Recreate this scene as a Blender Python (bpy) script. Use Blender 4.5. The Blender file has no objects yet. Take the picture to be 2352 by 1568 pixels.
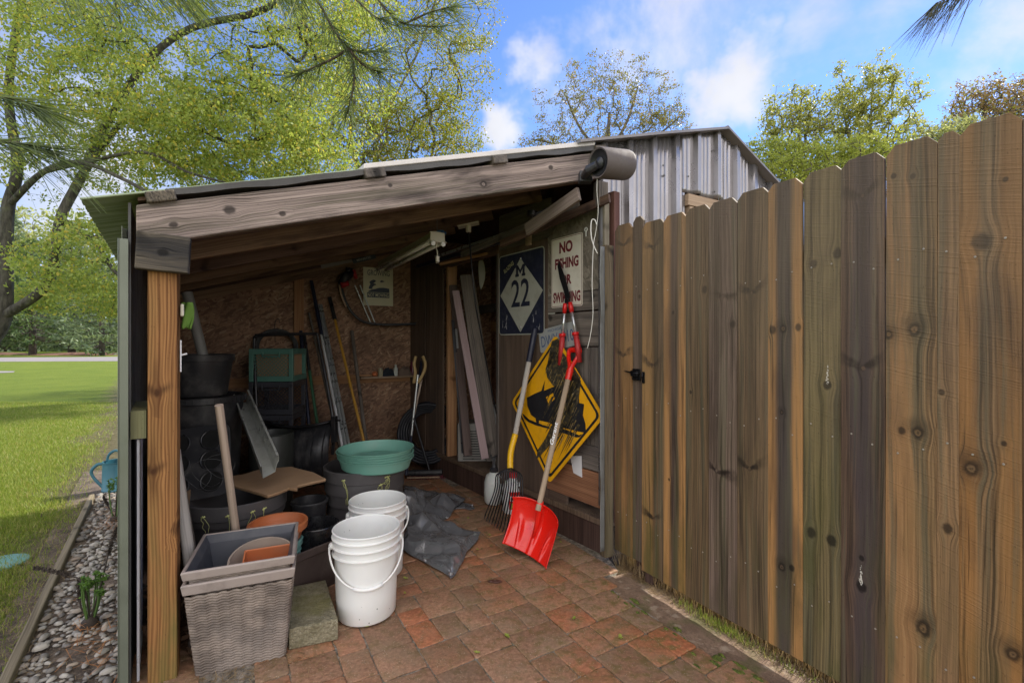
import bpy, math, random
import numpy as np
from mathutils import Matrix, Vector, noise as mnoise
random.seed(7); RNG = np.random.default_rng(11)
PI = math.pi; R = math.radians
sc = bpy.context.scene; C = sc.collection
# ------------------------------------------------------------------ camera
cd = bpy.data.cameras.new('camera'); cam = bpy.data.objects.new('camera', cd); C.objects.link(cam)
cd.lens = 16.5; cd.sensor_width = 36; cd.clip_start = .02; cd.clip_end = 600
cam.location = (0, 0, 1.25); cam.rotation_euler = (PI/2, 0, 0); sc.camera = cam
# ------------------------------------------------------------------ light
SUN_AZ, SUN_EL = 52, 37            # azimuth from +Y towards +X
wd = bpy.data.worlds.new('World'); sc.world = wd; wd.use_nodes = True
sd = bpy.data.lights.new('sun', 'SUN'); sd.energy = 3.2; sd.angle = R(.8); sd.color = (1, .93, .82)
so = bpy.data.objects.new('sun', sd); C.objects.link(so)
sdir = Vector((math.sin(R(SUN_AZ))*math.cos(R(SUN_EL)), math.cos(R(SUN_AZ))*math.cos(R(SUN_EL)), math.sin(R(SUN_EL))))
so.rotation_euler = sdir.to_track_quat('Z', 'Y').to_euler(); so.location = sdir*30
vs = sc.view_settings; vs.view_transform = 'Standard'; vs.look = 'None'; vs.gamma = 1; vs.exposure = 1.15
sc.cycles.max_bounces = 8; sc.cycles.diffuse_bounces = 5; sc.cycles.transparent_max_bounces = 8
sc.cycles.use_denoising = True; sc.cycles.sample_clamp_indirect = 8


class NT:
    """short-hand for building node graphs"""
    def __init__(s, tree):
        s.t = tree; s.n = tree.nodes; s.l = tree.links
    def new(s, ty, **k):
        nd = s.n.new(ty)
        for a, b in k.items(): setattr(nd, a, b)
        return nd
    def put(s, sock, v):
        if v is None: return
        if isinstance(v, bpy.types.NodeSocket): s.l.new(v, sock)
        elif isinstance(v, (int, float)):
            try: sock.default_value = v
            except Exception: sock.default_value = (v, v, v)
        else:
            v = tuple(v)
            sock.default_value = v if len(v) == len(sock.default_value) else (v+(1,))[:4]
    def math(s, op, a, b=None, c=None, clamp=False):
        nd = s.new('ShaderNodeMath', operation=op, use_clamp=clamp)
        s.put(nd.inputs[0], a); s.put(nd.inputs[1], b)
        if c is not None: s.put(nd.inputs[2], c)
        return nd.outputs[0]
    def vm(s, op, a, b=None):
        nd = s.new('ShaderNodeVectorMath', operation=op); s.put(nd.inputs[0], a); s.put(nd.inputs[1], b)
        return nd.outputs[1] if op in ('DOT_PRODUCT', 'LENGTH', 'DISTANCE') else nd.outputs[0]
    def coord(s, w='Object'): return s.new('ShaderNodeTexCoord').outputs[w]
    def sep(s, v):
        nd = s.new('ShaderNodeSeparateXYZ'); s.put(nd.inputs[0], v); return nd.outputs
    def comb(s, x=0, y=0, z=0):
        nd = s.new('ShaderNodeCombineXYZ')
        for i, v in enumerate((x, y, z)): s.put(nd.inputs[i], v)
        return nd.outputs[0]
    def mul(s, v, sc_): return s.vm('MULTIPLY', v, sc_)
    def noise(s, v, scale=5, detail=3, rough=.55, dist=0, out=0):
        nd = s.new('ShaderNodeTexNoise'); s.put(nd.inputs['Vector'], v); s.put(nd.inputs['Scale'], scale)
        s.put(nd.inputs['Detail'], detail); s.put(nd.inputs['Roughness'], rough); s.put(nd.inputs['Distortion'], dist)
        return nd.outputs[out]
    def vor(s, v, scale=5, feature='F1', rand=1, out='Distance'):
        nd = s.new('ShaderNodeTexVoronoi', feature=feature); s.put(nd.inputs['Vector'], v); s.put(nd.inputs['Scale'], scale)
        s.put(nd.inputs['Randomness'], rand); return nd.outputs[out]
    def mr(s, v, a, b, c=0, d=1, smooth=True):
        nd = s.new('ShaderNodeMapRange', interpolation_type='SMOOTHSTEP' if smooth else 'LINEAR', clamp=True)
        for i, x in enumerate((v, a, b, c, d)): s.put(nd.inputs[i], x)
        return nd.outputs[0]
    def mix(s, f, a, b, bt='MIX'):
        nd = s.new('ShaderNodeMix', data_type='RGBA', blend_type=bt, clamp_factor=True)
        s.put(nd.inputs[0], f); s.put(nd.inputs[6], a); s.put(nd.inputs[7], b); return nd.outputs[2]
    def rnd(s): return s.new('ShaderNodeObjectInfo').outputs['Random']
    def bump(s, h, strength=.3, dist=.01):
        nd = s.new('ShaderNodeBump'); s.put(nd.inputs['Height'], h); s.put(nd.inputs['Strength'], strength); s.put(nd.inputs['Distance'], dist)
        return nd.outputs[0]


def sky():
    g = NT(wd.node_tree); g.n.clear()
    st = g.new('ShaderNodeTexSky', sky_type='NISHITA'); st.sun_disc = False
    st.sun_elevation = R(SUN_EL); st.sun_rotation = R(SUN_AZ); st.air_density = 1.0; st.dust_density = .02; st.ozone_density = 2.5
    d = g.coord('Generated')
    nz = g.noise(d, 3.6, 6, .6, .25); n2 = g.noise(d, 9, 5, .6)
    m = None
    for (x, y, rad, amp) in ((1500, 50, .34, .58), (1660, 215, .17, .75), (1250, 110, .10, .5), (1135, 262, .10, .6), (2330, 40, .22, .46), (1980, 40, .16, .30),
                             (1500, 700, .22, .2), (60, 420, .55, .55), (420, 120, .45, .40), (-400, 200, .8, .5), (2100, 190, .12, .2), (1800, 30, .16, .4)):
        v = Vector(((x-1176)/1078, 1, (784-y)/1078)).normalized()
        dd = g.vm('DISTANCE', g.vm('ADD', d, g.vm('MULTIPLY', g.vm('SUBTRACT', g.noise(d, 4.5, 5, .6, 0, out=1), (.5, .5, .5)), (.30, .30, .30))), tuple(v))
        k = g.mr(dd, 0, rad, amp, 0)
        m = k if m is None else g.math('MAXIMUM', m, k)
    # unseen cloud added behind the camera, brightened and warmed to light the shaded patio
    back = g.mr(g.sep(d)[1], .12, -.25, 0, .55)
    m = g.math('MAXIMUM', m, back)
    f = g.math('ADD', g.math('ADD', m, g.math('MULTIPLY', nz, 1.25)), g.math('MULTIPLY', n2, .25))
    cl = g.mr(f, .98, 1.52)
    cl = g.math('MULTIPLY', cl, .93)
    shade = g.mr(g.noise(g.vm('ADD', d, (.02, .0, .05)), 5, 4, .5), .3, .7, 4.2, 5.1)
    shade = g.math('MULTIPLY', shade, g.mr(g.sep(d)[1], .05, -.3, 1, 3.7))  # rear cloud made much brighter than the visible sky, as fill light
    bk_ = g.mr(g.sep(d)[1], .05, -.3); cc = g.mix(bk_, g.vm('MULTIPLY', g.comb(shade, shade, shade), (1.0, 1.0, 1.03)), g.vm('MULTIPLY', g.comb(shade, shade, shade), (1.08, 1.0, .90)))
    tint = g.vm('MULTIPLY', st.outputs[0], (.86, .97, 1.27))
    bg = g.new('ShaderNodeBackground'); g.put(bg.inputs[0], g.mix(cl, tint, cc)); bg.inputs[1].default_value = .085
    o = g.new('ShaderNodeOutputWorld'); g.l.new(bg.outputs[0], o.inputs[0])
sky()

# ------------------------------------------------------------------ geometry of the place (metres; camera at 0,0,1.25 looking +Y)
O = Vector((-1.365, 1.679, 0)); B = Vector((.8725, .4886, 0)).normalized(); A = Vector((-.593, .805, 0)).normalized(); Z = Vector((0, 0, 1))
F0 = Vector((.6935, 2.459, 0)); FX = Vector((.499, -.866, 0)); NF = Vector((-.866, -.499, 0))
NR = Vector((-.805, -.593, 0)); NB = Vector((.4886, -.8725, 0))
UW, VB = 2.207, 2.746
f_ = 1078.; CP = Vector((0, 0, 1.25))
def L(u, v, z=0): return O + B*u + A*v + Z*z
def ray(x, y): return Vector(((x-1176)/f_, 1, (784-y)/f_))
def px(x, y, d): return CP + ray(x, y)*d
def gp(x, y, z=0):
    r = ray(x, y); return CP + r*((z-1.25)/r.z)
def onp(x, y, p, n, off=0):
    r = ray(x, y); return CP + r*((p+n*off-CP).dot(n)/r.dot(n))
def rw(x, y, off=0): return onp(x, y, L(UW, 0), NR, off)
def bw(x, y, off=0): return onp(x, y, L(0, VB), NB, off)
def rv(v, z, off=0): return L(UW, v, z) + NR*off
def bu(u, z, off=0): return L(u, VB, z) + NB*off
def fe(s, z, off=0): return F0 + FX*s + Z*z + NF*off
def beam_z(u): return 1.60 + .285*(u-.044)
def roof_z(u): return beam_z(u) + .185

# ------------------------------------------------------------------ mesh collecting
class MB:
    def __init__(s): s.v = []; s.f = []
    def add(s, v, f):
        o = len(s.v); s.v += [tuple(p) for p in v]; s.f += [tuple(i+o for i in q) for q in f]; return s
    def box(s, c, size, m=None, taper=None):
        hx, hy, hz = (q/2 for q in size); v = []
        for z in (-hz, hz):
            k = 1 if (taper is None or z < 0) else taper
            v += [(-hx*k, -hy*k, z), (hx*k, -hy*k, z), (hx*k, hy*k, z), (-hx*k, hy*k, z)]
        v = [Vector(p) for p in v]
        if m is not None: v = [m @ p for p in v]
        v = [p+Vector(c) for p in v]
        return s.add(v, [(3, 2, 1, 0), (4, 5, 6, 7), (0, 1, 5, 4), (1, 2, 6, 5), (2, 3, 7, 6), (3, 0, 4, 7)])
    def corners(s, p):      # 8 points: bottom ring, top ring
        return s.add(p, [(3, 2, 1, 0), (4, 5, 6, 7), (0, 1, 5, 4), (1, 2, 6, 5), (2, 3, 7, 6), (3, 0, 4, 7)])
    def tube(s, pts, r, n=8, caps=True, flat=1.0):
        pts = [Vector(p) for p in pts]; m = len(pts)
        rs = list(r) if hasattr(r, '__len__') else [r]*m
        up = None; v = []; fs = []
        for i, p in enumerate(pts):
            t = (pts[min(i+1, m-1)]-pts[max(i-1, 0)])
            t = t.normalized() if t.length > 1e-9 else Vector((0, 0, 1))
            if up is None:
                up = Vector((0, 0, 1)) if abs(t.z) < .9 else Vector((1, 0, 0))
            a = (up - t*up.dot(t)); a = a.normalized() if a.length > 1e-6 else t.orthogonal().normalized()
            up = a; b = t.cross(a)
            for k in range(n):
                q = 2*PI*k/n; v.append(p+(a*math.cos(q)*flat+b*math.sin(q))*rs[i])
        for i in range(m-1):
            for k in range(n):
                k2 = (k+1) % n; fs.append((i*n+k, i*n+k2, (i+1)*n+k2, (i+1)*n+k))
        if caps:
            fs.append(tuple(range(n-1, -1, -1))); fs.append(tuple((m-1)*n+k for k in range(n)))
        return s.add(v, fs)
    def lathe(s, prof, c=(0, 0, 0), n=40, m=None, sx=1, sy=1, closed=False):
        c = Vector(c); v = []; k = len(prof)
        for r, z in prof:
            for i in range(n):
                q = 2*PI*i/n; p = Vector((r*math.cos(q)*sx, r*math.sin(q)*sy, z))
                v.append((m @ p if m is not None else p)+c)
        fs = []
        for j in range(k-1):
            for i in range(n):
                i2 = (i+1) % n; fs.append((j*n+i, j*n+i2, (j+1)*n+i2, (j+1)*n+i))
        if prof[0][0] > 1e-5 and closed: fs.append(tuple(range(n-1, -1, -1)))
        return s.add(v, fs)
    def prism(s, poly, o, X, Y, t):     # polygon (x,y) in the frame o,X,Y, thickness t along X x Y
        o = Vector(o); N = X.cross(Y).normalized(); n = len(poly)
        v = [o+X*a+Y*b for a, b in poly]; v += [p+N*t for p in v]
        fs = [tuple(range(n-1, -1, -1)), tuple(range(n, 2*n))]+[(i, (i+1) % n, n+(i+1) % n, n+i) for i in range(n)]
        return s.add(v, fs)
    def grid(s, fn, nu, nv, wrap=False):
        v = [fn(i/(nu-1 if not wrap else nu), j/(nv-1)) for j in range(nv) for i in range(nu)]
        fs = [(j*nu+i, j*nu+(i+1) % nu, (j+1)*nu+(i+1) % nu, (j+1)*nu+i) for j in range(nv-1) for i in range(nu if wrap else nu-1)]
        return s.add(v, fs)

WM = {}
def mk(name, mb, mat, parent=None, mw=None, loc=None, smooth=False, bevel=0, solid=0, label=None, kind=None):
    """link one mesh object. Vertices are in world space, or in the frame mw if given."""
    me = bpy.data.meshes.new(name)
    v = mb.v
    if mw is None:
        if loc is not None: pass
        elif parent is not None: loc = WM[parent.name].to_translation()
        else: loc = (0, 0, 0)
        mw = Matrix.Translation(Vector(loc)); lx, ly, lz = loc
        v = [(p[0]-lx, p[1]-ly, p[2]-lz) for p in v]
    me.from_pydata(v, [], mb.f); me.update()
    o = bpy.data.objects.new(name, me); C.objects.link(o); WM[o.name] = mw
    if parent is not None:
        o.parent = parent; o.matrix_basis = WM[parent.name].inverted() @ mw
    else: o.matrix_basis = mw
    if mat is not None: me.materials.append(mat)
    if smooth: me.polygons.foreach_set('use_smooth', [True]*len(me.polygons))
    if smooth == 'auto':
        try: me.set_sharp_from_angle(angle=R(38))
        except Exception: pass
    if solid:
        md = o.modifiers.new('solid', 'SOLIDIFY'); md.thickness = solid; md.offset = 0
    if bevel:
        md = o.modifiers.new('bevel', 'BEVEL'); md.width = bevel; md.segments = 2; md.limit_method = 'ANGLE'; md.angle_limit = R(40)
    if label: o['label'] = label
    if kind: o['kind'] = kind
    return o
def tag(o, label, cat, group=None):
    o['label'] = label; o['category'] = cat
    if group: o['group'] = group
    return o
def thing(name, label, cat, loc=(0, 0, 0), group=None):
    o = bpy.data.objects.new(name, None); C.objects.link(o); o.empty_display_size = .1
    o.location = loc; WM[o.name] = Matrix.Translation(Vector(loc)); return tag(o, label, cat, group)
def dup(root, delta, label=None, group=None):
    def cp(o, par):
        c = o.copy(); C.objects.link(c); c.parent = par; WM[c.name] = WM[o.name]
        for ch in [q for q in bpy.data.objects if q.parent == o and q.name != c.name]: cp(ch, c)
        return c
    kids = [q for q in bpy.data.objects if q.parent == root]
    r = root.copy(); C.objects.link(r)
    for k in kids: cp(k, r)
    r.location = Vector(root.location)+Vector(delta); r['label'] = label or root['label']
    if group: r['group'] = group
    return r
def fr3(o, X, Y, N):
    return Matrix(((X.x, Y.x, N.x, o[0]), (X.y, Y.y, N.y, o[1]), (X.z, Y.z, N.z, o[2]), (0, 0, 0, 1)))
def plank(name, p0, p1, w, t, mat, parent=None, wdir=None, bevel=.002, top=None, label=None, warp=0, seg=1, skew=0):
    """board from p0 to p1; w across wdir, t thick; local Z runs along the grain."""
    p0 = Vector(p0); p1 = Vector(p1); ln = (p1-p0).length; z = (p1-p0).normalized()
    x = Vector(wdir) if wdir is not None else (Vector((0, 0, 1)) if abs(z.z) < .8 else Vector((1, 0, 0)))
    x = (x-z*x.dot(z)).normalized(); y = z.cross(x)
    mb = MB(); n = max(1, seg); prof = top or [(-w/2, ln), (w/2, ln)]
    k = random.random()*9
    rows = [[(-w/2+warp*math.sin(k+j*1.3)*.5, ln*j/n), (w/2+warp*math.sin(k*2+j*1.7)*.5, ln*j/n)] for j in range(n)]
    pts = [a for a, _ in rows] and [r[0] for r in rows]+list(prof)+[r[1] for r in reversed(rows)]
    pts = [(a_, b_+a_*skew) for a_, b_ in reversed(pts)]
    mb.prism(pts, Vector((0, t/2, 0)), Vector((1, 0, 0)), Vector((0, 0, 1)), t)
    return mk(name, mb, mat, parent, mw=fr3(p0, x, y, z), bevel=bevel, label=label)
def pole(name, p0, p1, r, mat, parent=None, r2=None, n=14, label=None, curve=None):
    p0 = Vector(p0); p1 = Vector(p1); z = (p1-p0).normalized(); x = z.orthogonal().normalized(); y = z.cross(x); ln = (p1-p0).length
    mb = MB().tube([(0, 0, ln*k/6) for k in range(7)], [r+((r2 or r)-r)*k/6 for k in range(7)], n)
    return mk(name, mb, mat, parent, mw=fr3(p0, x, y, z), smooth='auto', label=label)

# ------------------------------------------------------------------ materials
def base(name):
    m = bpy.data.materials.new(name); m.use_nodes = True; g = NT(m.node_tree); g.n.clear()
    b = g.new('ShaderNodeBsdfPrincipled'); o = g.new('ShaderNodeOutputMaterial'); g.l.new(b.outputs[0], o.inputs[0])
    return m, g, b
def pm(name, col, rough=.5, metal=0, var=.15, scale=8, dust=None, dustamt=.35, bump=.0, bscale=60, spec=.5, trans=0, coat=0):
    """painted / plastic / metal surface with blotches and dust"""
    m, g, b = base(name); co = g.coord('Object')
    n1 = g.noise(co, scale, 5, .6)
    c = g.mix(n1, tuple(x*(1-var) for x in col), tuple(min(1, x*(1+var)) for x in col))
    if dust is not None:
        d = g.mr(g.noise(co, scale*1.7, 6, .65), .45, .75, 0, dustamt); c = g.mix(d, c, dust)
    g.put(b.inputs['Base Color'], c); g.put(b.inputs['Roughness'], g.mr(g.noise(co, scale*2, 4), .3, .7, max(.04, rough-.1), min(1, rough+.12)))
    b.inputs['Metallic'].default_value = metal; b.inputs['Specular IOR Level'].default_value = spec
    if coat: b.inputs['Coat Weight'].default_value = coat
    if trans: b.inputs['Subsurface Weight'].default_value = trans
    if bump: g.put(b.inputs['Normal'], g.bump(g.noise(co, bscale, 4), bump, .004))
    return m
def wood(name, dark, light, rough=.75, kn=(), fw=.52, crack=0, streak=0, topgrey=0, kprob=.45, grain=150, lng=1.6, knots=1.0, edge=None, edgew=.03, width=.13, algae=None, alg=0, saw=.0, stain=None, stainamt=0, resin=0, bump=.35, rings=.35, centre=None, ox=0, rot=None):
    """plank wood: grain runs along local Z"""
    m, g, b = base(name); co = g.coord('Object'); rn = g.math('MULTIPLY', g.rnd(), 37.0)
    x, y, z = g.sep(co)
    cz = g.vm('ADD', co, g.comb(rn, g.math('MULTIPLY', rn, 1.7), g.math('MULTIPLY', rn, .61)))
    S = (6.5, 2.0, 2.3); cs = g.vm('MULTIPLY', cz, S)
    kv = g.new('ShaderNodeTexVoronoi'); g.put(kv.inputs['Vector'], cs); kv.inputs['Scale'].default_value = 1; kv.inputs['Randomness'].default_value = .9
    df = g.vm('MULTIPLY', g.vm('SUBTRACT', cs, kv.outputs['Position']), (1/S[0], 0, .72/S[2])); kc = g.sep(kv.outputs['Color'])
    kx, ky, kz = g.sep(df); kr0 = g.vm('LENGTH', df)
    ksz = g.math('MULTIPLY', g.mr(kc[0], 0, 1, .35, 1.0, smooth=False), .017*knots if knots else .001)       # knot radius
    kd = g.math('ADD', g.math('DIVIDE', kr0, g.math('MAXIMUM', ksz, .0005)), g.math('MULTIPLY', g.math('LESS_THAN', kc[1], 1-kprob), 60))
    kd = g.math('ADD', kd, g.math('MULTIPLY', g.math('SUBTRACT', g.noise(cz, 45, 3), .5), 1.6))
    wob = g.noise(g.vm('MULTIPLY', cz, (3, 3, .9)), 1, 3, .5)
    # the grain swerves round the knots
    gx = g.math('ADD', g.math('MULTIPLY', g.math('MULTIPLY', kx, g.math('POWER', 2.718, g.math('MULTIPLY', g.math('MULTIPLY', kd, kd), -.09))), -.85 if knots else 0), g.math('MULTIPLY', wob, .05))
    kls = []
    for (qx, qz, qr, sty) in kn:
        dx = g.math('SUBTRACT', x, qx); dz = g.math('SUBTRACT', z, qz); jn = g.math('MULTIPLY', g.math('SUBTRACT', g.noise(cz, 55, 3), .5), qr*.9)
        rr_ = g.math('ADD', g.vm('LENGTH', g.comb(dx, 0, g.math('MULTIPLY', dz, .8))), jn); e_ = g.math('DIVIDE', rr_, qr*2.6)
        gx = g.math('ADD', gx, g.math('MULTIPLY', g.math('MULTIPLY', dx, g.math('POWER', 2.718, g.math('MULTIPLY', g.math('MULTIPLY', e_, e_), -1))), -.85)); kls.append((dx, dz, rr_, qr, sty))
    w = g.vm('ADD', cz, g.comb(gx, 0, 0))
    fine = g.noise(g.vm('MULTIPLY', w, (grain, grain*.5, lng)), 1, 5, .62)
    broad = g.noise(g.vm('MULTIPLY', w, (16, 8, .8)), 1, 4, .55)
    wv = g.new('ShaderNodeTexWave', wave_type='BANDS', bands_direction='X'); g.put(wv.inputs['Vector'], g.vm('MULTIPLY', w, (1, .4, .06))); wv.inputs['Scale'].default_value = 30
    wv.inputs['Distortion'].default_value = 7; wv.inputs['Detail'].default_value = 3; wv.inputs['Detail Scale'].default_value = 1.2
    ring = wv.outputs['Fac']
    f = g.math('ADD', g.math('MULTIPLY', g.mr(fine, .3, .7), fw), g.math('MULTIPLY', g.mr(broad, .3, .7), .30+.2*(1-rings)))
    f = g.math('ADD', f, g.math('MULTIPLY', ring, .2*rings+.05), clamp=True)
    c = g.mix(f, dark, light)
    if centre is not None:   # darker heartwood streak in the middle, wandering
        cx = g.math('ABSOLUTE', g.math('ADD', x, g.math('MULTIPLY', g.math('SUBTRACT', g.noise(g.vm('MULTIPLY', cz, (0.01, .01, 1.6)), 1, 2), .5), .05)))
        c = g.mix(g.mr(g.math('ADD', cx, g.math('MULTIPLY', fine, .012)), width*.18, width*.42, .85, 0), c, centre)
    if edge is not None:
        wn = g.math('MULTIPLY', g.noise(g.vm('MULTIPLY', cz, (12, 1, 2.0)), 1, 3), .03)
        ex = g.mr(g.math('ADD', g.math('ABSOLUTE', g.math('ADD', x, ox)), wn), width/2-edgew+.005, width/2-edgew*.45+.012)
        c = g.mix(g.math('MULTIPLY', ex, g.mr(broad, .3, .6, .55, .9)), c, g.mix(fine, tuple(q*.75 for q in edge), edge))
    if stain is not None:
        sn = g.mr(g.noise(g.vm('MULTIPLY', cz, (7, 7, 1.3)), 1, 5, .6, .4), .48, .68, 0, stainamt); c = g.mix(sn, c, stain)
    if streak:
        s1 = g.noise(g.vm('MULTIPLY', g.vm('ADD', w, (3, 2, 1)), (34, 10, .75)), 1, 4, .6); c = g.mix(g.mr(s1, .50, .66, 0, streak), c, g.mix(fine, (.045, .042, .024), (.15, .14, .085)))
        s2 = g.noise(g.vm('MULTIPLY', g.vm('ADD', w, (7, 5, 9)), (60, 10, 1.1)), 1, 4, .6); c = g.mix(g.mr(s2, .54, .68, 0, streak), c, tuple(q*.45 for q in dark)); c = g.mix(g.mr(s2, .30, .42, streak*.55, 0), c, tuple(min(1, q*1.35) for q in light))
    if algae is not None:
        zz = g.mr(z, 0, .95, alg, alg*.25)
        an = g.math('MULTIPLY', g.mr(g.noise(g.vm('MULTIPLY', cz, (9, 9, 1.6)), 1, 5, .6), .42, .66), zz); c = g.mix(an, c, algae)
    if knots:
        kr = g.math('ADD', kd, g.math('MULTIPLY', g.math('SUBTRACT', g.noise(cz, 120, 3), .5), .5))
        wing = g.math('MULTIPLY', g.mr(g.math('ADD', g.math('ABSOLUTE', g.math('ADD', kz, g.math('MULTIPLY', g.math('ABSOLUTE', kx), -.45))), g.math('MULTIPLY', g.math('SUBTRACT', broad, .5), .03)), .004, .026, 1, 0), g.mr(kd, 2, 9, .75, 0))
        c = g.mix(g.math('MULTIPLY', wing, g.mr(fine, .25, .6, .5, 1)), c, tuple(q*.38 for q in dark))
        c = g.mix(g.mr(kr, .5, 1.7, .75, 0), c, tuple(q*.35 for q in dark))
        c = g.mix(g.math('MULTIPLY', g.mr(kr, .1, .6, .7, 0), g.math('GREATER_THAN', kc[2], .5)), c, tuple(min(1, q*.8) for q in light))
        sm = g.math('MULTIPLY', g.mr(g.math('ABSOLUTE', kx), .0, .02, 1, 0), g.mr(kd, 4, 16, 1, 0))
        c = g.mix(g.math('MULTIPLY', sm, g.mr(fine, .3, .6, .2, .6)), c, tuple(q*.6 for q in dark))
    for (dx, dz, rr_, qr, sty) in kls:
        dk = tuple(q*.22 for q in dark)
        if sty == 'w':      # branch whorl: dark wings running up and out from the knot
            ad = g.math('ABSOLUTE', dx); hs_ = (qx*977+qz*613) % 1; ln_ = g.math('SUBTRACT', dz, g.math('ADD', g.math('MULTIPLY', ad, .25+.5*hs_), g.math('MULTIPLY', dx, .35*(hs_-.5)*2))); ln_ = g.math('ADD', ln_, g.math('MULTIPLY', g.math('SUBTRACT', g.noise(cz, 24, 4), .5), .040))
            th = g.math('ADD', qr*1.0, g.math('MULTIPLY', ad, .22)); wv_ = g.math('MULTIPLY', g.mr(g.math('DIVIDE', g.math('ABSOLUTE', ln_), th), .35, 1.5, .95, 0), g.math('MULTIPLY', g.mr(g.noise(cz, 30, 4), .3, .6, .35, 1), g.mr(g.math('ADD', ad, g.math('MULTIPLY', dx, hs_-.5)), .02, .075, 1, .25)))
            c = g.mix(wv_, c, g.mix(fine, dk, tuple(q*.9 for q in dark))); c = g.mix(g.mr(g.math('DIVIDE', rr_, qr), .35, .8, .75, 0), c, tuple(q*.95 for q in light))
            c = g.mix(g.math('MULTIPLY', g.math('MULTIPLY', g.mr(g.math('ABSOLUTE', dx), 0, .022, 1, 0), g.mr(dz, -.34, -.02, 0, .5)), g.mr(fine, .3, .65, .3, 1)), c, dk)
        elif sty == 'p':    # pale resin bleeding from a knot
            c = g.mix(g.mr(g.math('DIVIDE', rr_, qr), .8, 1.5, .85, 0), c, dk)
            rz = g.math('MULTIPLY', g.mr(g.math('ADD', g.math('ABSOLUTE', g.math('ADD', dx, g.math('MULTIPLY', g.math('SUBTRACT', g.noise(cz, 40, 3), .5), .012))), g.math('MULTIPLY', dz, .05)), 0, .010, 1, 0), g.math('MULTIPLY', g.mr(dz, -.01, .02), g.mr(dz, .03, .14, 1, 0))); c = g.mix(g.mr(g.math('MULTIPLY', rz, g.mr(g.noise(cz, 190, 3), .35, .62, .15, 1.25)), .3, .6, 0, .85), c, (.66, .62, .52))
        else:
            q_ = g.math('DIVIDE', rr_, qr); c = g.mix(g.mr(q_, .8, 1.7, .8, 0), c, dk)
            if sty == 'R': c = g.mix(g.mr(q_, .35, .75, .6, 0), c, light); c = g.mix(g.mr(g.math('ADD', q_, g.math('MULTIPLY', g.math('SUBTRACT', g.noise(cz, 120, 2), .5), 1.0)), .1, .35, .6, 0), c, dk); c = g.mix(g.math('MULTIPLY', g.mr(q_, 1.5, 4.2, .45, 0), g.mr(g.math('MULTIPLY', dz, 30), -.6, .9, .35, 1)), c, tuple(q*.6 for q in dark))
    if resin:
        rs = g.noise(g.vm('MULTIPLY', cz, (26, 26, 2.2)), 1, 4, .7)
        c = g.mix(g.mr(rs, .735, .79, 0, resin), c, (.62, .58, .48))
    if topgrey:
        tg = g.mr(g.math('ADD', z, g.math('MULTIPLY', broad, .5)), .9, 2.0, 0, topgrey); c = g.mix(tg, c, g.mix(fine, (.085, .066, .047), (.27, .205, .140)))
    ckh = None
    if crack:
        ck = g.noise(g.vm('MULTIPLY', g.vm('ADD', w, (7, 3, 1)), (210, 100, 3.2)), 1, 3, .5); cm = g.math('MULTIPLY', g.mr(ck, .27, .36, 1, 0), g.mr(g.noise(g.vm('MULTIPLY', cz, (14, 9, 2.5)), 1, 3), .38, .58))
        c = g.mix(g.math('MULTIPLY', cm, crack), c, tuple(q*.12 for q in dark)); ckh = cm
    # nail heads and dents, small pits
    pt = g.vor(g.vm('MULTIPLY', cz, (60, 60, 30)), 1); c = g.mix(g.mr(pt, .05, .12, .35, 0), c, tuple(q*.3 for q in dark))
    g.put(b.inputs['Base Color'], c); g.put(b.inputs['Roughness'], rough); b.inputs['Specular IOR Level'].default_value = .25
    h = g.math('ADD', g.math('MULTIPLY', fine, 1.0), g.math('MULTIPLY', broad, .5))
    if ckh is not None: h = g.math('SUBTRACT', h, g.math('MULTIPLY', ckh, 1.5))
    if saw:
        sw = g.noise(g.vm('MULTIPLY', g.vm('ADD', cz, g.comb(0, 0, g.math('MULTIPLY', x, .25))), (2.5, 2, 260)), 1, 2, .5)
        h = g.math('ADD', h, g.math('MULTIPLY', g.mr(sw, .45, .8), saw))
        
    g.put(b.inputs['Normal'], g.bump(h, bump, .0035))
    return m
def osb(name, cols, bright=1.0):
    m, g, b = base(name); co = g.coord('Object'); c = None; hs = None
    for k, (ang, sx, sy) in enumerate(((0, 16, 60), (50, 18, 66), (105, 17, 58), (150, 22, 70))):
        mp = g.new('ShaderNodeMapping'); g.put(mp.inputs[0], g.vm('ADD', co, (k*3.1, k*1.3, k*.7))); mp.inputs['Rotation'].default_value = (0, R(ang), 0)
        mp.vector_type = 'TEXTURE'
        v = g.vm('MULTIPLY', mp.outputs[0], (sx, 3, sy))
        vc = g.vor(v, 1, out='Color'); vd = g.vor(v, 1)
        r = g.sep(vc)
        col = g.mix(r[0], cols[0], cols[1]); col = g.mix(g.mr(r[1], .8, 1, 0, .7), col, cols[2])
        c = col if c is None else g.mix(g.math('GREATER_THAN', r[2], .52), c, col)
        hs = r[0] if hs is None else g.math('ADD', hs, r[0])
    c = g.mix(g.mr(g.noise(co, 2.2, 4), .4, .7, 0, .5), c, tuple(q*.45 for q in cols[0]))
    g.put(b.inputs['Base Color'], c); b.inputs['Roughness'].default_value = .7
    g.put(b.inputs['Normal'], g.bump(hs, .25, .003)); return m
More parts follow.
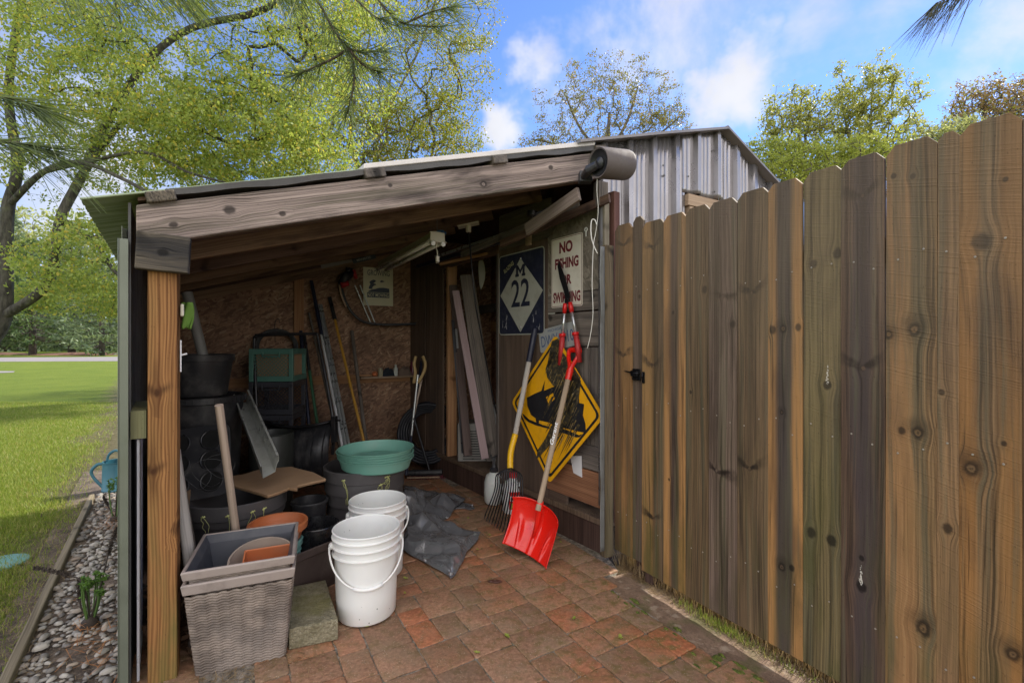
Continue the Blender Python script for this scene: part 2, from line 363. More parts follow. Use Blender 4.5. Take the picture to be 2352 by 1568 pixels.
def leafm(name, c1, c2, trans=.5, rough=.45, c3=None):
    m, g, b = base(name); at = g.new('ShaderNodeAttribute', attribute_name='rnd'); r = at.outputs['Fac']
    c = g.mix(r, c1, c2)
    if c3 is not None: c = g.mix(g.mr(r, .82, .9), c, c3)
    g.put(b.inputs['Base Color'], c); b.inputs['Roughness'].default_value = rough; b.inputs['Specular IOR Level'].default_value = .3
    tr = g.new('ShaderNodeBsdfTranslucent'); g.put(tr.inputs[0], g.vm('MULTIPLY', c, (1.5, 1.45, .8)))
    ms = g.new('ShaderNodeMixShader'); ms.inputs[0].default_value = trans
    g.l.new(b.outputs[0], ms.inputs[1]); g.l.new(tr.outputs[0], ms.inputs[2]); g.l.new(ms.outputs[0], g.n['Material Output'].inputs[0]); return m
M_bark = None
def bark(name, c1, c2, sc_=14):
    m, g, b = base(name); co = g.coord('Object'); w = g.vm('MULTIPLY', co, (1, 1, .3))
    n = g.noise(w, sc_, 6, .7, .3); v = g.vor(w, sc_*1.6)
    c = g.mix(g.mr(n, .3, .7), c1, c2); c = g.mix(g.mr(g.noise(co, 3, 4), .55, .75, 0, .4), c, (.17, .2, .1))
    g.put(b.inputs['Base Color'], c); b.inputs['Roughness'].default_value = .9
    g.put(b.inputs['Normal'], g.bump(g.math('ADD', n, v), .7, .03)); return m

# ================================================================== GROUND
def structure(o): o['kind'] = 'structure'; return o
def m_lawn():
    m, g, b = base('lawn'); co = g.coord('Object')
    n = g.noise(co, .8, 6, .6); n2 = g.noise(co, 14, 5, .65); n3 = g.noise(g.vm('MULTIPLY', co, (1, 2.5, 1)), 90, 4, .7); n4 = g.noise(co, 3.2, 5, .65)
    c = g.mix(g.mr(n, .3, .7), (.12, .18, .022), (.21, .26, .038)); c = g.mix(g.mr(n2, .35, .7), c, (.20, .25, .035)); c = g.mix(g.mr(n3, .4, .75, 0, .7), c, (.05, .09, .012))
    # bare soil and thatch near the stone bed, thinning outwards
    x, y, z = g.sep(co)
    e = g.math('ADD', g.math('MULTIPLY', g.math('ADD', x, 1.887), -.793), g.math('MULTIPLY', g.math('SUBTRACT', y, 1.806), -.61))   # distance left of the edging
    e = g.math('ADD', e, g.math('MULTIPLY', g.math('SUBTRACT', n4, .5), 1.1))
    soil = g.mix(g.mr(n2, .3, .7), (.075, .055, .035), (.19, .15, .095)); soil = g.mix(g.mr(n3, .45, .7, 0, .6), soil, (.3, .25, .17))
    near = g.mr(e, .15, .62, .85, 0)
    far = g.mr(n4, .64, .74, 0, .35)
    c = g.mix(g.math('MAXIMUM', near, far), c, soil)
    g.put(b.inputs['Base Color'], c); b.inputs['Roughness'].default_value = .9; b.inputs['Specular IOR Level'].default_value = .15
    g.put(b.inputs['Normal'], g.bump(g.math('ADD', n3, n2), .8, .03)); return m
def m_soil():
    m, g, b = base('soil'); co = g.coord('Object')
    n = g.noise(co, 9, 6, .65); n2 = g.noise(co, 60, 5, .7); v = g.vor(co, 140)
    c = g.mix(g.mr(n, .3, .7), (.06, .042, .03), (.20, .15, .11)); c = g.mix(g.mr(n2, .5, .72, 0, .7), c, (.30, .24, .18)); c = g.mix(g.mr(v, .1, .25, .5, 0), c, (.45, .4, .34))
    g.put(b.inputs['Base Color'], c); b.inputs['Roughness'].default_value = .95; g.put(b.inputs['Normal'], g.bump(g.math('ADD', n2, n), .9, .02)); return m
MLAWN = m_lawn(); MSOIL = m_soil()
gm = MB()
NX = 90
def gfn(i, j):
    x = -160+320*i; y = -60+330*j; return (x, y, -.035 + .0*x)
gm.grid(gfn, 12, 12)
structure(mk('ground', gm, MLAWN))
# soil sheet under shed, patio edge and fence
sm_ = MB().add([(-1.9, 1.2, -.028), (-.2, -2, -.028), (4.5, -2.5, -.028), (3.2, 5, -.028), (-1.4, 6.2, -.028), (-4.2, 4.6, -.028), (-3.9, 4.2, -.028), (-1.72, 1.35, -.028)], [(0, 1, 2, 3, 4, 5, 6, 7)])
structure(mk('soil', sm_, MSOIL))
# driveway far across the lawn
def m_drive():
    m, g, b = base('asphalt'); co = g.coord('Object'); n = g.noise(co, 3, 5)
    g.put(b.inputs['Base Color'], g.mix(n, (.21, .19, .185), (.30, .275, .265))); b.inputs['Roughness'].default_value = .9; return m
dv = MB(); xs = [-70, -50, -41, -33, -25, -15, 0, 20, 50]; ns = [28.0, 28.1, 28.3, 29.6, 30.6, 31.8, 33, 36, 42]; fs_ = [34.5, 35.5, 37.4, 39.3, 40.5, 41.5, 43, 47, 54]
v = [(x, a, -.025) for x, a in zip(xs, ns)]+[(x, a, -.025) for x, a in zip(xs, fs_)]; k = len(xs)
dv.add(v, [(i, i+1, k+i+1, k+i) for i in range(k-1)]); MDRIVE = m_drive(); structure(mk('driveway', dv, MDRIVE))
dv = MB().add([(-40, 18.9, -.025), (-21.0, 18.9, -.025), (-20.6, 19.4, -.025), (-21.4, 20.2, -.025), (-40, 21, -.025)], [(0, 1, 2, 3, 4)]); structure(mk('path', dv, MDRIVE))
# pine straw berm under the far pines
def m_straw():
    m, g, b = base('pine_straw'); co = g.coord('Object'); n = g.noise(co, 5, 6, .7)
    g.put(b.inputs['Base Color'], g.mix(n, (.13, .06, .04), (.26, .14, .09))); b.inputs['Roughness'].default_value = 1; return m
bm_ = MB()
for cx, cy, rx, ry, h in ((-30, 44.5, 7, 2.2, .32), (-41, 45.2, 6, 2.2, .25), (-52, 46, 6, 2.2, .25), (-19, 46, 6, 2.2, .25)):
    bm_.grid(lambda i, j, cx=cx, cy=cy, rx=rx, ry=ry, h=h: (cx+rx*(1-j)*math.cos(2*PI*i), cy+ry*(1-j)*math.sin(2*PI*i), -.04+h*(1-(1-j)**2)), 26, 6, wrap=True)
structure(mk('pine_straw_ground', bm_, m_straw(), smooth=True))

# ---- patio of tumbled pavers ---------------------------------------------------------------
def m_paver():
    m, g, b = base('paver_clay'); co = g.coord('Object'); at = g.new('ShaderNodeAttribute', attribute_name='rnd'); r = at.outputs['Fac']; r2 = g.math('FRACT', g.math('MULTIPLY', r, 17.3))
    c = g.mix(g.mr(r, 0, .75), (.42, .185, .095), (.38, .215, .135)); c = g.mix(g.mr(r2, .55, 1, 0, .75), c, (.26, .155, .10)); c = g.mix(g.mr(r2, 0, .22, .7, 0), c, (.47, .16, .075))
    n = g.noise(co, 6, 6, .65); n2 = g.noise(co, 60, 6, .7); n3 = g.noise(co, 22, 5, .65)
    c = g.mix(g.mr(n2, .3, .75), g.vm('MULTIPLY', c, (.62, .6, .58)), g.vm('MULTIPLY', c, (1.2, 1.2, 1.2)))
    c = g.mix(g.mr(n, .42, .66, 0, .55), c, (.25, .18, .115)); c = g.mix(g.mr(n3, .52, .72, 0, .5), c, (.15, .10, .05))
    x, y, z = g.sep(co)
    # mossy film on the damp side by the fence, pale worn spots
    s = g.math('ADD', g.math('MULTIPLY', g.math('SUBTRACT', x, .6935), -.866), g.math('MULTIPLY', g.math('SUBTRACT', y, 2.459), -.5))
    al = g.math('MULTIPLY', g.mr(s, .1, 1.3, .8, .25), g.mr(g.math('SUBTRACT', n3, g.math('MULTIPLY', y, .02)), .38, .62)); c = g.mix(al, c, (.15, .115, .035))
    v = g.vor(co, 120); c = g.mix(g.math('MULTIPLY', g.mr(v, .08, .20, 1, 0), g.mr(n3, .42, .55)), c, (.55, .47, .38))
    g.put(b.inputs['Base Color'], c); g.put(b.inputs['Roughness'], g.mr(n, .3, .7, .5, .85)); b.inputs['Specular IOR Level'].default_value = .3
    g.put(b.inputs['Normal'], g.bump(g.math('ADD', n2, g.math('MULTIPLY', n3, .8)), .55, .006)); return m
def m_joint():
    m, g, b = base('joint_sand'); co = g.coord('Object'); n = g.noise(co, 40, 5, .7); n1 = g.noise(co, 4, 4)
    c = g.mix(g.mr(n, .3, .7), (.07, .06, .045), (.36, .31, .25)); c = g.mix(g.mr(n1, .5, .7, 0, .7), c, (.06, .075, .02))
    g.put(b.inputs['Base Color'], c); b.inputs['Roughness'].default_value = .95; g.put(b.inputs['Normal'], g.bump(n, .9, .01)); return m
PX = Vector((.857, .515, 0)).normalized(); PY = Vector((-.515, .857, 0)).normalized()
def patio():
    cell = .058; nx, ny = 82, 112; PO = Vector((-1.30, -.4, 0)) - PX*.4
    P = [(3.05, -.5)]
    used = np.zeros((nx, ny), bool); rng = random.Random(5); quads = []
    def inside(c):
        # left of the fence border, right of the left wall, front of the back wall
        s = (c-F0).dot(NF)
        t = (c-F0).dot(FX)
        lim = .20 if t > -.1 else .02
        if s < lim and c.y < 2.75: return False
        q = c-O; den = B.x*A.y-B.y*A.x; u = (q.x*A.y-q.y*A.x)/den; vv = (B.x*q.y-B.y*q.x)/den
        if vv > 0: return .03 < u < UW-.01 and vv < VB
        return u > .33 - vv*.12 and c.y > -.2
    for j in range(ny):
        for i in range(nx):
            if used[i, j]: continue
            op = [(3, 3), (3, 3), (3, 2), (2, 3), (2, 3), (3, 2), (4, 3), (3, 4), (4, 2), (2, 2)]; rng.shuffle(op)
            op += [(2, 1), (1, 2), (1, 1)]
            for w, h in op:
                if i+w <= nx and j+h <= ny and not used[i:i+w, j:j+h].any():
                    # avoid leaving one-cell gaps
                    if w > 1 and i+w < nx-1 and used[i+w+1 if i+w+1 < nx else i+w, j] and not used[i+w, j]: continue
                    used[i:i+w, j:j+h] = True; quads.append((i, j, w, h)); break
    mb = MB(); rnds = []
    for i, j, w, h in quads:
        cx, cy = (i+w/2)*cell, (j+h/2)*cell; c = PO+PX*cx+PY*cy
        if not inside(c): continue
        gap = .0012+rng.random()*.0014; hw, hh = w*cell/2-gap, h*cell/2-gap
        rot = rng.gauss(0, .012); tx, ty = rng.gauss(0, .006), rng.gauss(0, .006); top = rng.gauss(0, .0008)+mnoise.noise(c*1.2)*.006
        X = PX*math.cos(rot)+PY*math.sin(rot); Y = -PX*math.sin(rot)+PY*math.cos(rot)
        # rounded-corner outline with worn irregular edge, three rings
        ring = []
        rc = .006+rng.random()*.008
        for qx, qy, a0 in ((1, 1, 0), (-1, 1, 90), (-1, -1, 180), (1, -1, 270)):
            for a in (0, 30, 60, 90): 
                t = R(a0+a); ring.append(((hw-rc)*qx+rc*math.cos(t), (hh-rc)*qy+rc*math.sin(t)))
            # a mid-edge point
        out = []
        for q in range(len(ring)):
            a = ring[q]; b2 = ring[(q+1) % len(ring)]; out.append(a)
            if math.hypot(a[0]-b2[0], a[1]-b2[1]) > .03:
                for s in (.33, .66): out.append((a[0]*(1-s)+b2[0]*s+rng.gauss(0, .0016), a[1]*(1-s)+b2[1]*s+rng.gauss(0, .0016)))
        ring = out
        n = len(ring); vs_ = []
        for k_, (ins, zz) in enumerate(((0, -.03), (0, -.003), (.0012, -.001), (.004, 0))):
            for a, b2 in ring:
                l = math.hypot(a, b2); s = max(0, 1-ins/min(hw, hh)); jt = rng.gauss(0, .0009) if k_ in (1, 2) else 0
                vs_.append(c+X*(a*s+jt)+Y*(b2*s+jt)+Z*(zz+top+tx*a+ty*b2))
        fs = [(k_*n+q, k_*n+(q+1) % n, (k_+1)*n+(q+1) % n, (k_+1)*n+q) for k_ in range(3) for q in range(n)]+[tuple(range(3*n, 4*n))]
        mb.add(vs_, fs); rnds += [rng.random()]*len(fs)
    o = structure(mk('patio', mb, m_paver(), smooth=True))
    at = o.data.attributes.new('rnd', 'FLOAT', 'FACE'); at.data.foreach_set('value', rnds)
    try: o.data.set_sharp_from_angle(angle=R(50))
    except Exception: pass
    # joint sand just below the paver faces
    js = MB(); 
    pts = [L(.03, VB), L(UW, VB), L(UW, .02), fe(-.15, 0, .04), fe(-.05, 0, .2), fe(2.7, 0, .2), Vector((0, -.9, 0)), Vector((-.7, .6, 0)), L(.38, -.2), L(.05, 0)]
    js.add([Vector((p.x, p.y, -.0048)) for p in pts], [tuple(range(len(pts)))])
    structure(mk('patio_joint_sand', js, m_joint()))
patio()
# washed-out mortar strip between pavers and fence
def m_mortar():
    m, g, b = base('old_mortar'); co = g.coord('Object'); n = g.noise(co, 12, 6, .65); n2 = g.noise(co, 90, 5, .7)
    c = g.mix(g.mr(n, .3, .7), (.16, .10, .064), (.30, .20, .135)); c = g.mix(g.mr(n2, .45, .7, 0, .75), c, (.10, .07, .045)); c = g.mix(g.mr(g.noise(co, 6, 5), .48, .62, 0, .8), c, (.085, .085, .022)); c = g.mix(g.mr(g.noise(co, 17, 4), .55, .68, 0, .6), c, (.42, .34, .25))
    g.put(b.inputs['Base Color'], c); b.inputs['Roughness'].default_value = .9; g.put(b.inputs['Normal'], g.bump(g.math('ADD', n, n2), .7, .008)); return m
mm = MB()
def mfn(i, j):
    s = -.12+2.8*i; o_ = -.06+.275*j+.02*mnoise.noise((s*4, j*2, 0)); p = fe(s, 0, o_)
    return (p.x, p.y, -.004-.010*(abs(j-.75)*1.4)**2+.005*mnoise.noise((s*14, j*5, 3)))
mm.grid(mfn, 160, 12); structure(mk('mortar_strip', mm, m_mortar(), smooth=True))

# ================================================================== LEAN-TO SHED
W_OLD = wood('weathered_beam_wood', (.060, .044, .038), (.42, .33, .285), fw=.8, crack=1, streak=.5, kn=[(-.015, .11, .009, 'r'), (.012, .30, .013, 'r'), (-.03, .48, .008, 'r'), (.03, .95, .007, 'r'), (-.02, 1.42, .013, 'R'), (.02, 1.85, .010, 'r')], grain=230, lng=1.6, knots=1.0, rings=.5, bump=1.0, stain=(.035, .026, .024), stainamt=.75, width=.14, kprob=.35)
W_BLK = wood('blackened_block_wood', (.014, .012, .011), (.22, .18, .13), crack=1, kn=[(.0, .08, .011, 'r')], grain=200, lng=2.0, knots=1.2, kprob=.9, rings=.6, bump=.9, stain=(.02, .02, .022), stainamt=.8)
W_POST = wood('golden_post_wood', (.115, .042, .013), (.36, .178, .064), grain=90, lng=.8, knots=1.0, rings=2.6, bump=.35, algae=(.10, .11, .03), alg=.75)
W_RAFT = wood('rafter_wood', (.065, .036, .026), (.21, .13, .088), grain=60, knots=.6, rings=.8, bump=.3, stain=(.045, .028, .024), stainamt=.6)
W_RAFT2 = wood('pale_rafter_wood', (.13, .075, .045), (.34, .22, .13), grain=120, knots=.6, rings=.8, bump=.3, stain=(.06, .03, .025), stainamt=.8)
W_STUD = wood('stud_wood', (.22, .10, .045), (.46, .26, .13), grain=90, knots=.6, rings=1.0, bump=.3)
W_GREY = wood('grey_plank_wood', (.055, .047, .040), (.22, .185, .155), crack=.8, grain=80, knots=.7, rings=.9, bump=.6, stain=(.06, .05, .05), stainamt=.5)
W_PLY = wood('brown_plywood', (.075, .050, .036), (.17, .118, .085), grain=30, lng=1.0, knots=0, rings=.9, bump=.25, stain=(.06, .045, .04), stainamt=.6)
W_RED = wood('reddish_board', (.13, .055, .028), (.34, .165, .085), grain=40, lng=.8, knots=.7, rings=1.6, bump=.3)
W_DARK = wood('dark_sill_wood', (.035, .02, .016), (.11, .065, .05), grain=50, knots=.5, rings=.7, bump=.5)
W_TAN = wood('tan_board', (.25, .17, .11), (.46, .34, .23), grain=50, knots=.5, rings=.8, bump=.3)
OSB = osb('chipboard', ((.14, .070, .040), (.37, .21, .12), (.50, .34, .21)))
OSBG = osb('greyed_chipboard', ((.12, .10, .075), (.24, .205, .16), (.30, .26, .20)))
OSBR = osb('reddish_chipboard', ((.13, .05, .03), (.27, .13, .075), (.34, .19, .11)))
METAL = pm('galvanised_siding', (.30, .285, .29), .33, .7, .10, 3, (.22, .21, .21), .3)
def m_sheet(name, col, rough=.4, metal=.5):
    return pm(name, col, rough, metal, .14, 4, tuple(q*.6 for q in col), .4, bump=.05, bscale=8)
ROOFG = m_sheet('green_roof_sheet', (.27, .31, .17), .45, .1); ROOFD = m_sheet('dark_roof_edge', (.07, .065, .06), .5, .2)
ROOFW = m_sheet('pale_roof_edge', (.62, .58, .54), .4, .2); TRIM = m_sheet('sage_trim', (.15, .165, .125), .4, .2)
shed = thing('lean_to_shed', 'open fronted lean-to shed with weathered beam, chipboard back wall and corrugated gable', 'shed', tuple(O))
def spart(name, mb, mat, **k): return mk(name, mb, mat, shed, **k)
# left post
pz0 = L(.055, .0, 0); 
post = plank('post', L(.098, .045, -.03), L(.098, .045, 1.60), .089, .089, W_POST, shed, wdir=B, bevel=.004)
plank('header_block', L(.018, -.022, 1.575), L(.176, -.022, 1.567), .135, .045, W_BLK, shed, bevel=.005, label='short blackened block under the left end of the beam')
def beam(v, name='rafter', mat=W_RAFT, u0=.019, u1=UW-.02, d=.14, t=.038, drop=0):
    return plank(name, L(u0, v, beam_z(u0)+d/2-drop), L(u1, v, beam_z(u1)+d/2-drop), d, t, mat, shed, wdir=Z, bevel=.004)
bo = plank('header_beam', L(.019, .0, beam_z(.019)+.07), L(2.16, .0, beam_z(2.16)+.07), .14, .042, W_OLD, shed, wdir=Z, bevel=.004, skew=.285)
beam(.60, mat=W_RAFT2, d=.14)
beam(1.2, mat=W_RAFT, d=.14); beam(1.8, mat=W_RAFT2); beam(2.35, mat=W_RAFT2); beam(2.70, mat=W_RAFT)
beam(.06, mat=W_RAFT, u0=.1)
# purlins, whose sawn ends show over the beam
for u, w in ((.089, .09), (.85, .095), (1.47, .09), (2.12, .085)):
    z = beam_z(u)+.14+.021
    plank('purlin', L(u, -.045, z), L(u, VB+.1, z), w, .038, W_BLK if u < .5 else W_GREY, shed, wdir=B+Z*.285, bevel=.005)
def slope_sheet(name, mat, u0, u1, v0, v1, zoff, rib=.02, pitch=.2, thick=0.0, ridge_u=3.2, nu=0, axis='v'):
    """corrugated sheet whose ribs run down the slope"""
    mb = MB(); nv = max(8, int((v1-v0)/.0125))
    def fn(i, j):
        u = u0+(u1-u0)*i; v = v0+(v1-v0)*j
        q = ((v-v0) % pitch)/pitch; h = rib*max(0, min(1, min((q-.0)/.12, (.34-q)/.12))) if q < .34 else 0
        q2 = ((v-v0) % .066)/.066; h += .004*math.exp(-((q2-.5)/.12)**2)
        z = roof_z(u) if u < ridge_u else roof_z(ridge_u)-(u-ridge_u)*.5
        return L(u, v, z+zoff+h)
    mb.grid(fn, 2 if nu == 0 else nu, nv)
    return spart(name, mb, mat, solid=.003)
slope_sheet('roof_sheet', ROOFG, -.135, 1.2, -.015, VB+.2, .0, .008, .1)
slope_sheet('roof_sheet', ROOFW, .80, 2.12, -.02, VB+.2, .022, .01, .1, label if False else 0) if False else None
mb = MB().corners([L(.80, -.04, roof_z(.80)-.002), L(2.08, -.04, roof_z(2.08)-.002), L(2.08, .9, roof_z(2.08)-.002), L(.80, .9, roof_z(.80)-.002),
                   L(.80, -.04, roof_z(.80)+.022), L(2.08, -.04, roof_z(2.08)+.026), L(2.08, .9, roof_z(2.08)+.022), L(.80, .9, roof_z(.80)+.022)])
spart('roof_flashing', mb, ROOFW, bevel=.004)
mb = MB(); n = 40      # dark front lip, slightly wavy
for i in range(n):
    for du in (0, 1):
        u = .10+(2.1-.10)*(i+du)/n
        w = .004*math.sin(u*9)+.003*math.sin(u*23)
        mb.v += [tuple(L(u, -.035, roof_z(u)-.027+w)), tuple(L(u, -.035, roof_z(u)-.002+w*.5)), tuple(L(u, .35, roof_z(u)-.002+w*.5)), tuple(L(u, .35, roof_z(u)-.027+w))]
    o_ = i*8; mb.f += [(o_, o_+4, o_+5, o_+1), (o_+1, o_+5, o_+6, o_+2), (o_+3, o_+7, o_+4, o_)]
spart('roof_edge', mb, ROOFD)
# upper roof over the main shed, up to the ridge and down the far side
mb = MB()
for ua, ub in ((1.95, 2.6), (2.6, 3.21), (3.2, 3.9)):
    za = roof_z(min(ua, 3.2))-(max(0, ua-3.2))*.48+.016; zb = roof_z(min(ub, 3.2))-max(0, ub-3.2)*.48+.016
    mb.corners([L(ua, -.07, za), L(ub, -.07, zb), L(ub, VB+.3, zb), L(ua, VB+.3, za), L(ua, -.07, za+.016), L(ub, -.07, zb+.016), L(ub, VB+.3, zb+.016), L(ua, VB+.3, za+.016)])
spart('roof_ridge_sheet', mb, m_sheet('grey_roof_sheet', (.22, .20, .19), .45, .4))
# deck boards under the sheets inside
for k in range(9):
    u0 = .02+k*.245; u1 = u0+.238
    mb = MB().corners([L(u0, .01, beam_z(u0)+.165), L(u1, .01, beam_z(u1)+.165), L(u1, VB, beam_z(u1)+.165), L(u0, VB, beam_z(u0)+.165)]+[L(u0, .01, beam_z(u0)+.178), L(u1, .01, beam_z(u1)+.178), L(u1, VB, beam_z(u1)+.178), L(u0, VB, beam_z(u0)+.178)])
    spart('roof_board', mb, W_RAFT)
# walls
def wallbox(a, b_, z0, z1a, z1b, n_, t):      # upright panel from a to b with sloping top, thick t behind
    a = Vector(a); b_ = Vector(b_)
    return [a+Z*z0, b_+Z*z0, b_-n_*t+Z*z0, a-n_*t+Z*z0, a+Z*z1a, b_+Z*z1b, b_-n_*t+Z*z1b, a-n_*t+Z*z1a]
spart('back_wall', MB().corners(wallbox(L(0, VB), L(UW+1.3, VB), -.03, roof_z(0), roof_z(UW+.99), NB, .012)), OSB)
spart('left_wall', MB().corners(wallbox(L(0, VB), L(0, .03), -.03, roof_z(0)-.02, roof_z(0)-.02, Vector((.805, .593, 0)), .008)), m_sheet('inner_siding', (.10, .10, .10), .5, .3))
mb = MB()            # lower siding panel seen edge-on beside the post: pale ribs
def lw(i, j):
    v = .012+.30*j; q = (v % .03)/.03; return L(.018+.006*(q > .5), v, .02+.875*i)
mb.grid(lw, 2, 60); spart('siding_panel', mb, pm('pale_ribbed_siding', (.62, .64, .68), .35, .3), solid=.002)
spart('girt', MB().corners([L(.0, .0, .90), L(.045, .0, .90), L(.045, .35, .90), L(.0, .35, .90), L(.0, .0, 1.0), L(.045, .0, 1.0), L(.045, .35, 1.0), L(.0, .35, 1.0)]), wood('mossy_girt', (.10, .10, .045), (.24, .23, .12), knots=0))
mb = MB().corners([L(-.030, -.035, -.03), L(-.004, -.035, -.03), L(-.004, .02, -.03), L(-.030, .02, -.03), L(-.030, -.035, 1.61), L(-.004, -.035, 1.61), L(-.004, .02, 1.61), L(-.030, .02, 1.61)])
mb.corners([L(-.0335, -.037, -.03), L(-.0305, -.037, -.03), L(-.0305, .06, -.03), L(-.0335, .06, -.03), L(-.0335, -.037, 1.61), L(-.0305, -.037, 1.61), L(-.0305, .06, 1.61), L(-.0335, .06, 1.61)])
spart('corner_trim', mb, TRIM, bevel=.002)
mb = MB()            # outer siding of the left wall
def os_(i, j):
    v = .0+2.7*j; q = (v % .2)/.2; return L(-.012-.012*(q < .25), v, -.02+1.68*i)
mb.grid(os_, 2, 160); spart('outer_siding', mb, TRIM, solid=.002)
# brace and stud on the back wall
plank('brace', bu(.02, .878, .02), bu(UW-.02, .878, .02), .085, .038, W_TAN if False else W_STUD, shed, wdir=Z)
plank('stud', bu(1.12, -.02, .019), bu(1.12, beam_z(1.12), .019), .085, .036, W_STUD, shed, wdir=B)
plank('top_plate', bu(.02, beam_z(.02)-.03, .03), bu(UW, beam_z(UW)-.03, .03), .09, .03, W_RAFT2, shed, wdir=Z)
# right wall: plywood, jamb, doorway, plank panels
def rpanel(name, v0, v1, z0, z1, mat, off=0, t=.012, ztop=None, **k):
    za = ztop if ztop is not None else z1
    x = A; c = MB().corners([rv(v1, z0, off)-NR*t, rv(v0, z0, off)-NR*t, rv(v0, z0, off), rv(v1, z0, off), rv(v1, z1, off)-NR*t, rv(v0, za, off)-NR*t, rv(v0, za, off), rv(v1, z1, off)])
    # local frame with Z along the grain
    return spart(name, c, mat, **k)
rt = roof_z(UW)-.03
def rplank(v0, v1, z0, z1, mat, off=0, t=.018, horizontal=True, name='wall_plank'):
    if horizontal: return plank(name, rv(v0, (z0+z1)/2, off), rv(v1, (z0+z1)/2, off), z1-z0-.004, t, mat, shed, wdir=Z, bevel=.002)
    return plank(name, rv((v0+v1)/2, z0, off), rv((v0+v1)/2, z1, off), abs(v1-v0)-.004, t, mat, shed, wdir=A, bevel=.002)
rplank(2.02, 2.38, .18, rt, W_PLY, horizontal=False); rplank(2.39, VB, .18, rt, W_PLY, horizontal=False)
plank('door_jamb', L(UW+.030, 1.93, .19), L(UW+.030, 1.93, 2.02), .089, .038, W_STUD, shed, wdir=B)
plank('door_jamb', L(UW+.030, 1.12, .19), L(UW+.030, 1.12, 2.02), .089, .038, W_GREY, shed, wdir=B)
plank('door_header', rv(1.1, 2.0, 0), rv(2.05, 2.0, 0), .14, .038, W_RAFT, shed, wdir=Z)
rplank(.80, 1.105, .20, 1.95, W_PLY, horizontal=False)
rplank(.52, .80, .20, 1.95, W_PLY, .003, horizontal=False)
rplank(.02, .52, 1.56, 2.1, OSBG, .001, name='chipboard_panel')
rplank(.5, 1.1, 1.95, 2.22, W_GREY, .001)
rplank(.0, .52, 1.44, 1.56, W_GREY, .004); rplank(.0, .52, 1.22, 1.435, W_GREY, .002)
rplank(.26, .52, .62, 1.215, W_GREY, .0, horizontal=False); rplank(.13, .26, .62, 1.215, W_GREY, .004, horizontal=False); rplank(.0, .13, .62, 1.215, W_GREY, .001, horizontal=False)
rplank(.0, .52, .47, .62, W_GREY, .002)
rplank(-.02, .52, .26, .468, W_RED, .012)
rplank(.34, .52, .18, .26, W_PLY, 0)
plank('pale_cleat', rv(.72, 1.93, .02), rv(.72, 2.08, .02), .05, .02, W_TAN, shed, wdir=A)
# sill: ledge with dark front face
spart('door_sill', MB().corners([rv(VB, .165, -.25), rv(-.02, .165, -.25), rv(-.02, .165, .03), rv(VB, .165, .03), rv(VB, .20, -.25), rv(-.02, .20, -.25), rv(-.02, .20, .03), rv(VB, .20, .03)]), wood('sill_board', (.07, .045, .03), (.20, .14, .095), knots=0), bevel=.004)
spart('sill_beam', MB().corners([rv(VB, -.02, -.02), rv(-.02, -.02, -.02), rv(-.02, -.02, .018), rv(VB, -.02, .018), rv(VB, .165, -.02), rv(-.02, .165, -.02), rv(-.02, .165, .018), rv(VB, .165, .018)]), W_DARK, bevel=.004)
# room behind the doorway
spart('inner_floor', MB().corners([L(UW+.02, 0, .16), L(UW+1.6, 0, .16), L(UW+1.6, VB, .16), L(UW+.02, VB, .16), L(UW+.02, 0, .185), L(UW+1.6, 0, .185), L(UW+1.6, VB, .185), L(UW+.02, VB, .185)]), W_PLY)
spart('inner_wall', MB().corners([L(UW+.95, 0, .18), L(UW+.96, 0, .18), L(UW+.96, VB, .18), L(UW+.95, VB, .18), L(UW+.95, 0, 2.4), L(UW+.96, 0, 2.4), L(UW+.96, VB, 2.4), L(UW+.95, VB, 2.4)]), OSBR)
plank('inner_brace', L(UW+.93, .2, 1.42), L(UW+.93, 2.7, 1.42), .11, .036, W_STUD, shed, wdir=Z)
plank('inner_brace', L(UW+.90, .2, 1.72), L(UW+.75, 2.7, 1.60), .09, .036, W_GREY, shed, wdir=Z)
spart('inner_ceiling', MB().corners([L(UW, .03, 2.34), L(UW+1, .03, 2.34), L(UW+1, VB, 2.34), L(UW, VB, 2.34), L(UW, .03, 2.36), L(UW+1, .03, 2.36), L(UW+1, VB, 2.36), L(UW, VB, 2.36)]), W_DARK)
# corrugated gable
def gable():
    mb = MB()
    def prof(u, ph=0):
        q = ((u-2.14+ph) % .2)/.2; h = .030*max(0, min(1, q/.05, (.27-q)/.07)) if q < .27 else 0
        for c0 in (.45, .63, .82): h += .005*math.exp(-((q-c0)/.03)**2)
        return h
    us = np.arange(2.14, 2.862, .005); zb = lambda u: .3
    def strip(us, zlo, zhi, off):
        n = len(us); rows = 14; base_ = len(mb.v)
        for j in range(rows):
            for u in us:
                a, b2 = zlo(u), zhi(u); z = a+(b2-a)*j/(rows-1)
                dent = .0025*mnoise.noise((u*6, z*5, 2))
                p = L(u, 0, z)+NB*(prof(u)+off+dent); mb.v.append(tuple(p))
        for j in range(rows-1):
            for i in range(n-1): mb.f.append((base_+j*n+i, base_+j*n+i+1, base_+(j+1)*n+i+1, base_+(j+1)*n+i))
    top = lambda u: (roof_z(u) if u < 3.2 else roof_z(3.2)-(u-3.2)*.48)+.012
    strip(us, zb, top, 0)
    strip(np.arange(2.83, 3.26, .005), lambda u: 2.225-.01*(u-2.83), top, .004)
    strip(np.arange(3.24, 3.86, .005), lambda u: 2.21 if u < 3.5 else .3, top, .008)
    return spart('gable_siding', mb, METAL, smooth='auto', solid=.002)
gable()
SCM = pm('screw_metal', (.12, .12, .12), .5, .6)
